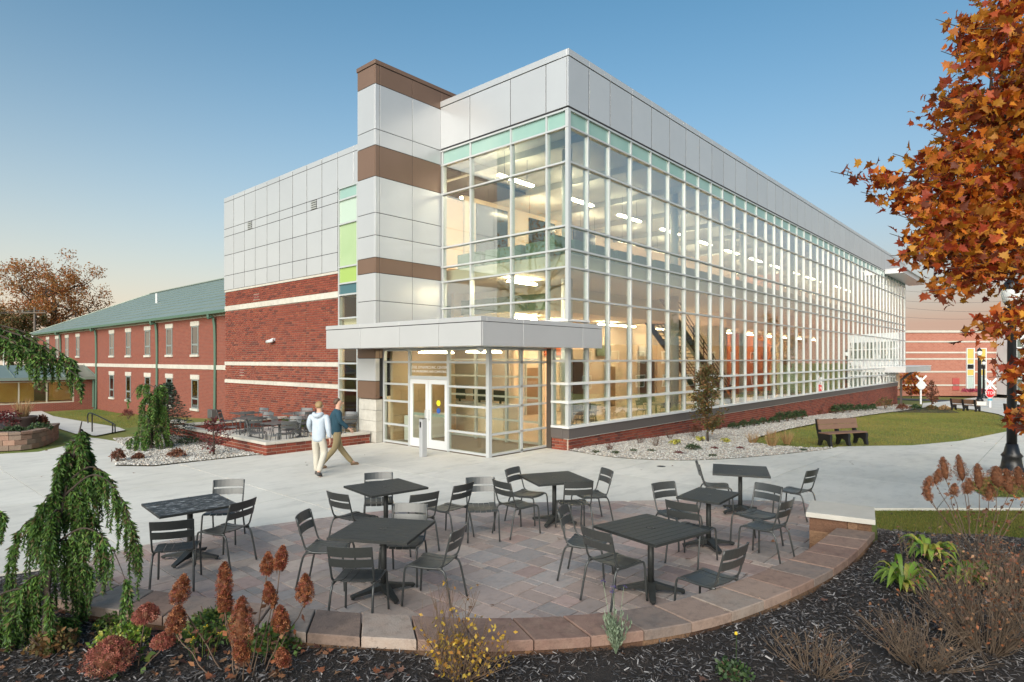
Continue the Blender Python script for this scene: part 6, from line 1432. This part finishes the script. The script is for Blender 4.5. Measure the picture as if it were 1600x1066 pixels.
def twiggy(label, loc, r, h, n, m_leaf, leaf, nleaf, group=None, ms=None, name='bare_shrub', thick=0.004):
    t = thing(name, label, 'shrub', loc, 0, group); br = MB(); P = []
    for i in range(n):
        a = random.uniform(0, 6.28); rr = random.random() ** 0.6; e = Vector((math.cos(a) * r * rr, math.sin(a) * r * rr, h * random.uniform(0.55, 1.05) * (1.1 - 0.35 * rr))); s_ = Vector((math.cos(a) * r * 0.15 * random.random(), math.sin(a) * r * 0.15, -0.02)); pts_ = limb(br, s_, e, thick, thick * 0.35, 0.05, 5, 4); P += pts_[2:]
        for k in range(3):
            q = pts_[random.randint(2, 4)]; e2 = q + Vector((random.uniform(-1, 1) * r * 0.25, random.uniform(-1, 1) * r * 0.25, h * random.uniform(0.1, 0.3))); br.tube([q, q.lerp(e2, 0.5) + Vector((0, 0, 0.01)), e2], [thick * 0.5, thick * 0.4, thick * 0.25], 3); P.append(e2)
    br.build('twigs', ms or M_twig, t)
    if nleaf:
        idx = rng.integers(0, len(P), nleaf); pts_ = np.array([tuple(P[i]) for i in idx]) + rng.normal(0, 0.02, (nleaf, 3)); leaves('leaves', pts_, leaf, m_leaf, t)
    return t
FLORET = ([(0, 0, 0), (0.9, 0.5, 0.25), (0.5, 0.9, 0.3), (-0.5, 0.9, 0.25), (-0.9, 0.5, 0.3), (-0.9, -0.5, 0.25), (-0.5, -0.9, 0.3), (0.5, -0.9, 0.25), (0.9, -0.5, 0.3)], [(0, 1, 2), (0, 3, 4), (0, 5, 6), (0, 7, 8)])
M_core = mat('panicle_core', (0.10, 0.04, 0.018), (0.16, 0.06, 0.025), 60, 0.9)
def panicle(parent, c, r, h, m, n, tilt=(0, 0)):
    f = rng.uniform(0, 1, n) ** 0.8; a = rng.uniform(0, 6.28, n); prof = np.sin(np.pi * (0.12 + 0.86 * f) ** 0.8) ** 0.8; rad = r * prof * rng.uniform(0.55, 1.05, n)
    P = np.column_stack([np.cos(a) * rad + tilt[0] * f * h, np.sin(a) * rad + tilt[1] * f * h, f * h]) + np.array(tuple(c)); inst('flower_head', FLORET[0], FLORET[1], P, randrot(n), rng.uniform(0.010, 0.018, n), m, parent)
    core = MB().lathe([(0.004, 0.0), (r * 0.4, h * 0.15), (r * 0.52, h * 0.4), (r * 0.4, h * 0.7), (r * 0.14, h * 0.9), (0.002, h)], 10); core.v = [(x + c[0] + tilt[0] * z, y + c[1] + tilt[1] * z, z + c[2]) for x, y, z in core.v]; core.build('flower_core', M_core, parent, True)
def hydrangea(label, heads, base, m, group=None, n=330, mleaf=None, ms=None, name='hydrangea', nl=12):
    t = thing(name, label, 'shrub', base, 0, group); br = MB(); L = []
    for (c, r, h) in heads:
        c = Vector(c) - Vector(base); s_ = Vector((c.x * 0.35 + random.uniform(-.06, .06), c.y * 0.35 + random.uniform(-.06, .06), -0.05)); pts_ = limb(br, s_, c, 0.006, 0.004, 0.03, 5, 5); panicle(t, c, r, h, m, n, (random.uniform(-.25, .25), random.uniform(-.25, .25)))
        for k in range(nl // 4 + 1): q = pts_[random.randint(2, 5)]; L.append(clump(q, 0.05, 2))
    br.build('stems', ms or M_twig, t)
    if L: leaves('leaves', np.vstack(L), 0.055, mleaf or M_dryleaf, t)
    return t
# foreground hydrangea with rust-coloured panicles (left of centre)
heads = []
for (u, v, d, wpx, hpx) in ((278, 918, 4.75, 36, 48), (350, 905, 4.75, 34, 60), (437, 870, 4.85, 26, 40), (417, 880, 4.9, 26, 36), (425, 925, 4.8, 26, 40), (476, 920, 4.9, 36, 46), (273, 965, 4.6, 40, 46), (378, 965, 4.55, 56, 86), (352, 935, 4.65, 30, 40), (440, 962, 4.7, 36, 50), (445, 1025, 4.45, 30, 30), (380, 1015, 4.4, 34, 34)):
    s = d / FOC; c = ray(u, v + hpx * 0.5, d); heads.append((tuple(c), wpx * s * 0.37, hpx * s * 0.9))
hb = ray(385, 1066, 4.55); hb.z = mulz(hb.x, hb.y)
hydrangea('hydrangea with rust brown cone shaped flower heads in the front bed', heads, tuple(hb), M_hyd, n=620)
heads = []
for (u, v, d, wpx, hpx) in ((226, 958, 4.75, 34, 26), (168, 1024, 4.5, 70, 46), (255, 1000, 4.6, 30, 20)):
    s = d / FOC; c = ray(u, v + hpx * 0.5, d); heads.append((tuple(c), wpx * s * 0.55, hpx * s))
hb = ray(190, 1060, 4.6); hb.z = mulz(hb.x, hb.y); hydrangea('low hydrangea with dull pink flower heads at lower left', heads, tuple(hb), M_hyd2, n=1100, mleaf=M_green)
# dried hydrangea at the right
heads = []
for (u, v, d, wpx, hpx) in ((1447, 755, 8.2, 16, 22), (1462, 745, 8.2, 16, 24), (1478, 732, 8.2, 20, 36), (1504, 732, 8.2, 20, 40), (1512, 760, 8.0, 18, 24), (1530, 745, 8.0, 22, 40), (1560, 745, 7.9, 34, 34), (1577, 752, 7.9, 26, 40), (1592, 745, 7.9, 22, 30), (1452, 772, 8.2, 14, 20), (1545, 770, 8, 20, 26), (1608, 755, 7.9, 26, 34), (1490, 765, 8.1, 14, 18)):
    s = d / FOC; c = ray(u, v + hpx * 0.5, d); heads.append((tuple(c), wpx * s * 0.5, hpx * s))
hb = ray(1530, 838, 8.1); hb.z = mulz(hb.x, hb.y); hydrangea('tall dried hydrangea with brown seed heads beside the lamp post', heads, tuple(hb), M_seed, n=300)
def mp(u, v, z=0.33):
    p = at(u, v, z); p.z = mulz(p.x, p.y); return p
for (u, v, r, h, n, nl, lab, m) in ((1560, 905, 0.55, 0.5, 70, 160, 'bare twiggy shrub at the right edge below the dried hydrangea', M_dryleaf), (1540, 1020, 0.62, 0.75, 150, 650, 'dense tangle of dry brown stems in the lower right corner', M_dryleaf), (1440, 1040, 0.5, 0.42, 90, 60, 'straggly pale dry stems left of the lower right corner', M_dryleaf), (1270, 1055, 0.4, 0.32, 50, 30, 'thin dry stems at the bottom right of the mulch bed', M_dryleaf), (1600, 940, 0.5, 0.6, 70, 500, 'rust leaved shrub at the right edge', M_rust)):
    twiggy(lab, mp(u, v), r, h, n, m, 0.034, nl, ms=M_twig_g)
twiggy('yellow leaved twiggy shrub at the bottom centre of the bed', mp(722, 1062), 0.40, 0.40, 80, M_yel, 0.034, 480, name='yellow_shrub')
twiggy('fine bare twigs rising above the yellow shrub', mp(700, 1040), 0.34, 0.66, 22, M_yel, 0.04, 40, name='bare_shrub')
# low leafy plants between the hydrangeas
shrub('chrysanthemum', 'green chrysanthemum with small yellow flowers behind the hydrangea', mp(330, 1000), 0.26, 0.3, M_green, 0.05, 700, cat='flower'); shrub('chrysanthemum', 'green clump beside the rust hydrangea at right', mp(425, 1015), 0.22, 0.26, M_green, 0.05, 500, cat='flower')
shrub('golden_shrub', 'small golden green shrub by the pink hydrangea', mp(190, 1010), 0.2, 0.22, M_lime_l, 0.035, 600); shrub('golden_shrub', 'small golden green shrub nearer the patio edge', mp(180, 975), 0.16, 0.16, M_green, 0.035, 450); shrub('golden_shrub', 'yellow green clump below the weeping cedar', mp(80, 1020), 0.17, 0.24, M_olive, 0.04, 500)
shrub('daisy_plant', 'small dark leafy daisy plant at the bottom right of centre', mp(1145, 1060), 0.13, 0.15, M_box, 0.04, 260, cat='flower')
# flowers on the chrysanthemum and daisy
for (u, v, z, n, r) in ((315, 965, 0.62, 9, 0.2), (160, 960, 0.45, 4, 0.12)):
    p = at(u, v, z); t = thing('flower', 'cluster of small yellow blossoms above the green clump near the %s' % ('rust hydrangea' if n == 9 else 'weeping cedar'), 'flower', (p.x, p.y, mulz(p.x, p.y))); P = np.column_stack([rng.uniform(-r, r, n), rng.uniform(-r, r, n), np.full(n, p.z - mulz(p.x, p.y) - 0.12) + rng.uniform(-.03, .05, n)])
    inst('petals', FLORET[0], FLORET[1], P, randrot(n, 0.5), np.full(n, 0.022), mat('yellow_petal', (0.6, 0.42, 0.02), rough=0.6), t); br = MB()
    for q in P: br.tube([(q[0] * 0.6, q[1] * 0.6, -0.02), tuple(q)], 0.003, 4)
    br.build('stems', M_green, t)
dz = mp(1150, 1040); t = thing('flower', 'single yellow and white daisy on a thin stem', 'flower', (dz.x, dz.y, dz.z)); MB().tube([(0, 0, 0), (0.01, 0, 0.24)], 0.003, 4).build('stem', M_green, t); inst('petals', FLORET[0], FLORET[1], np.array([[0.01, 0, 0.24], [0.01, 0, 0.242]]), randrot(2, 0.3), np.array([0.028, 0.024]), mat('white_petal', (0.7, 0.7, 0.66), rough=0.6), t); MB().lathe([(0.012, 0.24), (0.012, 0.255), (0.004, 0.262)], 8).build('centre', MATS['yellow_petal'], t)
# hostas with arching strap leaves
def hosta(label, loc, r, n, m, group=None, w=0.05):
    t = thing('hosta', label, 'plant', loc, 0, group)
    for i in range(n):
        a = i * 2.4 + random.uniform(-.3, .3); k = r * random.uniform(0.55, 1.1); hgt = k * random.uniform(0.55, 1.0); d = Vector((math.cos(a), math.sin(a), 0)); s = Vector((-d.y, d.x, 0)); vs = []; fs = []; n_ = 7; ww = w * random.uniform(0.7, 1.15)
        for q in range(n_ + 1):
            f = q / n_; c = d * k * f + Vector((0, 0, hgt * math.sin(f * 2.5) * 0.9 - (0.12 * f * f * k))); b = ww * math.sin(math.pi * (0.06 + 0.94 * f)) ** 0.75 * (0.45 + 0.9 * f if f < 0.6 else 1.0); vs += [c - s * b + Vector((0, 0, b * 0.35)), c, c + s * b + Vector((0, 0, b * 0.35))]
        for q in range(n_): o = 3 * q; fs += [(o, o + 1, o + 4, o + 3), (o + 1, o + 2, o + 5, o + 4)]
        MB().add(vs, fs).build('leaf', m, t, True)
    return t
hosta('lime green hosta nearest the seat wall', mp(1412, 925), 0.34, 44, M_lime_l, w=0.034); hosta('lime green hosta behind the nearest one, close to the pier', mp(1452, 880), 0.34, 42, M_lime_l, w=0.034); hosta('lime green hosta at the right beside dry stems', mp(1515, 912), 0.34, 44, M_lime_l, w=0.034)
for (u, v) in ((1405, 900), (1462, 865), (1510, 890), (1425, 890)): 
    p = mp(u, v); twiggy('thin dry hosta flower stalks', p, 0.16, 0.55, 4, M_dryleaf, 0.03, 6, group='dry hosta stalks', ms=M_twig_g, name='dry_stalks', thick=0.003)
# lavender
p = mp(962, 1020); t = thing('lavender', 'grey green lavender clump against the seat wall', 'plant', p); br = MB(); Ps, Ds, Fl = [], [], []
for i in range(46):
    a = random.uniform(0, 6.28); e = Vector((math.cos(a) * random.uniform(0.02, 0.14), math.sin(a) * random.uniform(0.02, 0.14), random.uniform(0.2, 0.34))); br.tube([(0, 0, 0), tuple(e * 0.5 + Vector((0, 0, 0.03))), tuple(e)], 0.002, 3)
    for k in range(14): q = e * random.uniform(0.2, 1); Ps.append(tuple(q)); Ds.append(tuple((Vector((random.uniform(-1, 1), random.uniform(-1, 1), 1.4)).normalized()) * random.uniform(0.03, 0.055)))
for i in range(4):
    e = Vector((random.uniform(-.22, .12), random.uniform(-.2, .2), random.uniform(0.45, 0.6))); br.tube([(0, 0, 0.1), tuple(e * 0.6), tuple(e)], 0.0022, 3); Fl.append(clump(e, 0.022, 16))
br.build('stems', M_lav, t); D = np.array(Ds); inst('foliage', SPRAY_T[0], SPRAY_T[1], np.array(Ps), rot_dir(D, rng.uniform(0, 6.28, len(D))), np.linalg.norm(D, axis=1), M_lav, t); [leaves('flower_spike', f_, 0.016, mat('lavender_flower', (0.06, 0.045, 0.14), rough=0.8), t) for f_ in Fl]
# fallen leaves on mulch, patio and pavement
M_fallen = lm('fallen_leaf', (0.17, 0.075, 0.035), [(0.20, 0.07, 0.03), (0.12, 0.06, 0.04), (0.26, 0.14, 0.07), (0.09, 0.035, 0.022), (0.22, 0.10, 0.045)], 0.1)
P1 = scatter3(vis, 130, mulz, 0.03); 
near = [(-13.0, -3.6), (-12.0, -6.2), (-11.4, -7.1), (-11.9, -7.9), (-13.4, -6.4), (-14.2, -4.2)]; P2 = scatter3(near, 300, mulz, 0.035)
P3 = scatter3(patio_poly, 16, lambda x, y: 0.03); P4 = scatter3(lawn, 160, gz, 0.0); P5 = scatter3(strip, 25, gz, 0.0); P6 = scatter3(pave, 60, gz, 0.006); P = np.vstack([P1, P2, P3, P4, P5, P6]); o = inst('fallen_leaves', MAPLE[0], MAPLE[1], P, randrot(len(P), 0.5), rng.uniform(0.035, 0.08, len(P)), M_fallen); tag(o, 'fallen brown and orange leaves scattered over mulch and patio', 'leaves', kind='stuff')

# --- planting in the gravel along the glass hall
def gp(u, v): p = at(u, v); return p
for i, (u, v, w) in enumerate(((1146, 671, 18), (1162, 668.5, 19), (1178, 666, 18), (1193, 663.5, 17), (1208, 661.5, 16))):
    p = gp(u, v); d = (p.x - CAMX) * DX + (p.y - CAMY) * DY; r = w * d / FOC * 0.52; shrub('boxwood', 'low dark boxwood in the near row of five before the brick base', p, r, r * 1.5, M_box, 0.055, 500, 'near boxwood row')
for i, (u, v, w) in enumerate(((1218, 661, 19), (1231, 659, 18), (1243, 657, 17), (1254, 655.5, 16))):
    p = gp(u, v); d = (p.x - CAMX) * DX + (p.y - CAMY) * DY; r = w * d / FOC * 0.52; shrub('boxwood', 'taller dark boxwood in the second row beside the brick base', p, r, r * 2.3, M_box, 0.06, 650, 'second boxwood row')
for i, (u, v, w) in enumerate(((1306, 647, 17), (1317, 645.8, 17), (1328, 644.6, 16), (1342, 643.3, 13), (1352, 642.4, 12), (1363, 641.5, 12))):
    p = gp(u, v); d = (p.x - CAMX) * DX + (p.y - CAMY) * DY; r = w * d / FOC * 0.55; shrub('boxwood', 'far dark boxwood near the end of the brick base', p, r, r * 2.0, M_box, 0.09, 420, 'far boxwood row')
for (u, v, w, h, m, lab) in ((1272, 648, 26, 13, M_rust, 'rust coloured low shrub between the boxwood rows'), (1292, 646, 26, 13, M_rust, 'second rust coloured low shrub between the boxwood rows'), (1383, 640, 26, 24, M_olive, 'loose olive shrub at the far brick corner'), (1118, 672, 18, 12, M_rust, 'rusty low shrub behind the columnar tree'), (1088, 676, 18, 14, M_rust, 'rusty low shrub left of the columnar tree'), (1410, 641, 20, 12, M_rust, 'brown shrub at the left end of the dark planting beyond the lawn'), (1430, 640, 18, 9, M_box, 'dark green clump beyond the lawn'), (1456, 640, 18, 8, M_olive, 'olive clump beyond the lawn'), (1475, 641, 14, 9, M_straw, 'straw coloured clump at the right end of the far planting')):
    p = gp(u, v); d = (p.x - CAMX) * DX + (p.y - CAMY) * DY; s = d / FOC; shrub('low_shrub', lab, p, w * s * 0.5, h * s, m, 0.11 if d > 30 else 0.07, 420)
sheet('planting_strip', [XY(at(u, v)) for u, v in ((1395, 644), (1500, 645), (1480, 638), (1400, 637))], lambda x, y: gz(x, y) - 0.02, M_mulch, 2.0)
for (u, v, w, h, m, lab) in ((952, 704, 20, 12, M_red, 'thin reddish twiggy plant near the brick corner'), (1000, 693, 20, 16, M_red, 'bare reddish plant by the brick base'), (1024, 698, 20, 20, M_rust, 'bare brown twiggy plant in the gravel'), (1046, 686, 22, 16, M_rust, 'rusty twigs behind the golden hosta'), (1082, 683, 24, 16, M_rust, 'rusty twigs left of the columnar tree trunk')):
    p = gp(u, v); d = (p.x - CAMX) * DX + (p.y - CAMY) * DY; s = d / FOC; twiggy(lab, p, w * s * 0.5, h * s, 22, m, 0.03, 60)
for (u, v, r, lab) in ((1055, 696, 0.24, 'golden yellow hosta left of the dark mound'), (1094, 690, 0.22, 'golden yellow hosta at the foot of the columnar tree'), (1134, 692, 0.19, 'pale yellow hosta right of the columnar tree')): hosta(lab, gp(u, v), r, 22, M_yel2, w=0.055)
p = gp(1083, 704); shrub('low_mound', 'round dark green mound in the gravel', p, 0.24, 0.26, M_box, 0.04, 500)
for n, (u, v, m, lab) in enumerate(((1060, 709, M_red, 'small crimson plant left of the dark mound'), (1116, 702, M_red, 'small crimson plant right of the dark mound'), (1157, 702, M_red, 'small crimson plant farther right in the gravel'), (931, 708, M_box, 'small dark plant nearest the brick corner'), (962, 709, M_box, 'second small dark plant from the brick corner'), (990, 706, M_box, 'low dark mat left of the third small plant'), (1018, 706, M_box, 'third small dark plant before the twiggy one'), (1113, 714, M_box, 'tiny dark tuft near the pavement edge'), (1256, 705, M_box, 'tiny dark tuft before the bench'))):
    p = gp(u, v); shrub('small_plant', lab, p, 0.13, 0.09, m, 0.035, 130)
def grassclump(label, loc, h, r, n, m=M_straw, group=None):
    t = thing('ornamental_grass', label, 'grass', loc, 0, group); N = n; az_ = rng.uniform(0, 6.28, N); tl = rng.uniform(0.02, 0.5, N); bl = [(-0.012, 0, 0), (0.012, 0, 0), (0.007, 0.0, 0.6), (-0.007, 0, 0.6), (0, 0.10, 1.0)]
    P = np.column_stack([np.cos(az_) * r * 0.3, np.sin(az_) * r * 0.3, np.zeros(N)]); s = h * rng.uniform(0.6, 1.1, N); inst('blades', bl, [(0, 1, 2, 3), (3, 2, 4)], P, rot_from(az_, tl, rng.uniform(0, 6.28, N)), s, m, t); return t
for (u, v, hpx, lab) in ((1176, 693, 20, 'tuft of dry orange grass at the left tip of the lawn'), (1206, 698, 24, 'second tuft of dry orange grass along the gravel'), (1230, 694, 24, 'third tuft of dry orange grass left of the bench'), (1205, 684, 14, 'short dry tuft inside the lawn edge')):
    p = gp(u, v); d = (p.x - CAMX) * DX + (p.y - CAMY) * DY; grassclump(lab, p, hpx * d / FOC, 0.3, 150)
# pink flower bed at far hall
for i in range(9):
    p = ray(1506 + i * 4.4, 608, 79); shrub('flower_bush', 'pink flowering bush in the row below the tall windows', (p.x, p.y, CAMZ + (VC - 613.5) * 79 / FOC), 0.28, 0.6, mat('pink_bloom', (0.35, 0.05, 0.09), rough=0.8, var=0.4), 0.2, 80, 'pink bushes by the far hall', stems=3)
# left bed plants
p = Vector((up_loc.x, up_loc.y, up_loc.z)) if (up_loc := bpy.data.objects['urn_planter'].location) else None
grassclump('pale dry grass growing in the urn planter', (p.x, p.y, p.z + 0.4), 0.72, 0.35, 160, M_straw); 
for (u, v, dd, w, h, m, lab) in ((10, 664, 20, 44, 44, M_red, 'dark purple shrub at the left edge above the retaining wall'), (62, 676, 19.5, 36, 16, M_box, 'low dark groundcover right of the urn'), (20, 676, 19.0, 30, 12, M_box, 'low dark groundcover left of the urn'), (66, 660, 21, 18, 26, M_rust, 'thin reddish plant right of the urn')):
    p = ray(u, v, dd); s = dd / FOC; shrub('bed_shrub', lab, (p.x, p.y, gz(p.x, p.y) + 0.42), w * s * 0.5, h * s, m, 0.08, 420)
for (u, v, w, h, m, lab) in ((184, 722, 22, 26, M_rust, 'dark brown shrub at the left tip of the gravel bed'), (276, 716, 26, 18, M_rust, 'low dark red shrub in the left gravel bed'), (298, 694, 44, 12, M_box, 'low dark hedge at the foot of the courtyard wall'), (200, 655, 22, 20, M_red, 'reddish shrub on the left lawn'), (215, 718, 16, 12, M_rust, 'small brown tuft in the left gravel bed')):
    p = gp(u, v); d = (p.x - CAMX) * DX + (p.y - CAMY) * DY; s = d / FOC; shrub('low_shrub', lab, p, w * s * 0.5, h * s, m, 0.055, 450)
for i, (x, y) in enumerate(((-2.5, 10.6), (-2.5, 12.0), (-2.4, 11.3))): shrub('courtyard_plant', 'green plant against the brick wall inside the courtyard', (x, y, 0.013), 0.32, 0.5, M_green, 0.06, 300, 'plants inside the courtyard')

p = at(1033, 729); dr = thing('drain_cover', 'small dark round drain cover in the pale pavement', 'drain', (p.x, p.y, p.z)); MB().lathe([(0.11, 0.001), (0.11, 0.006), (0.105, 0.008)], 20).build('rim', M_char2, dr)
for k in range(5): B(-0.085 + 0.01 * abs(k - 2), 0.085 - 0.01 * abs(k - 2), -0.06 + k * 0.026, -0.046 + k * 0.026, 0.008, 0.011).build('bar', M_char, dr)
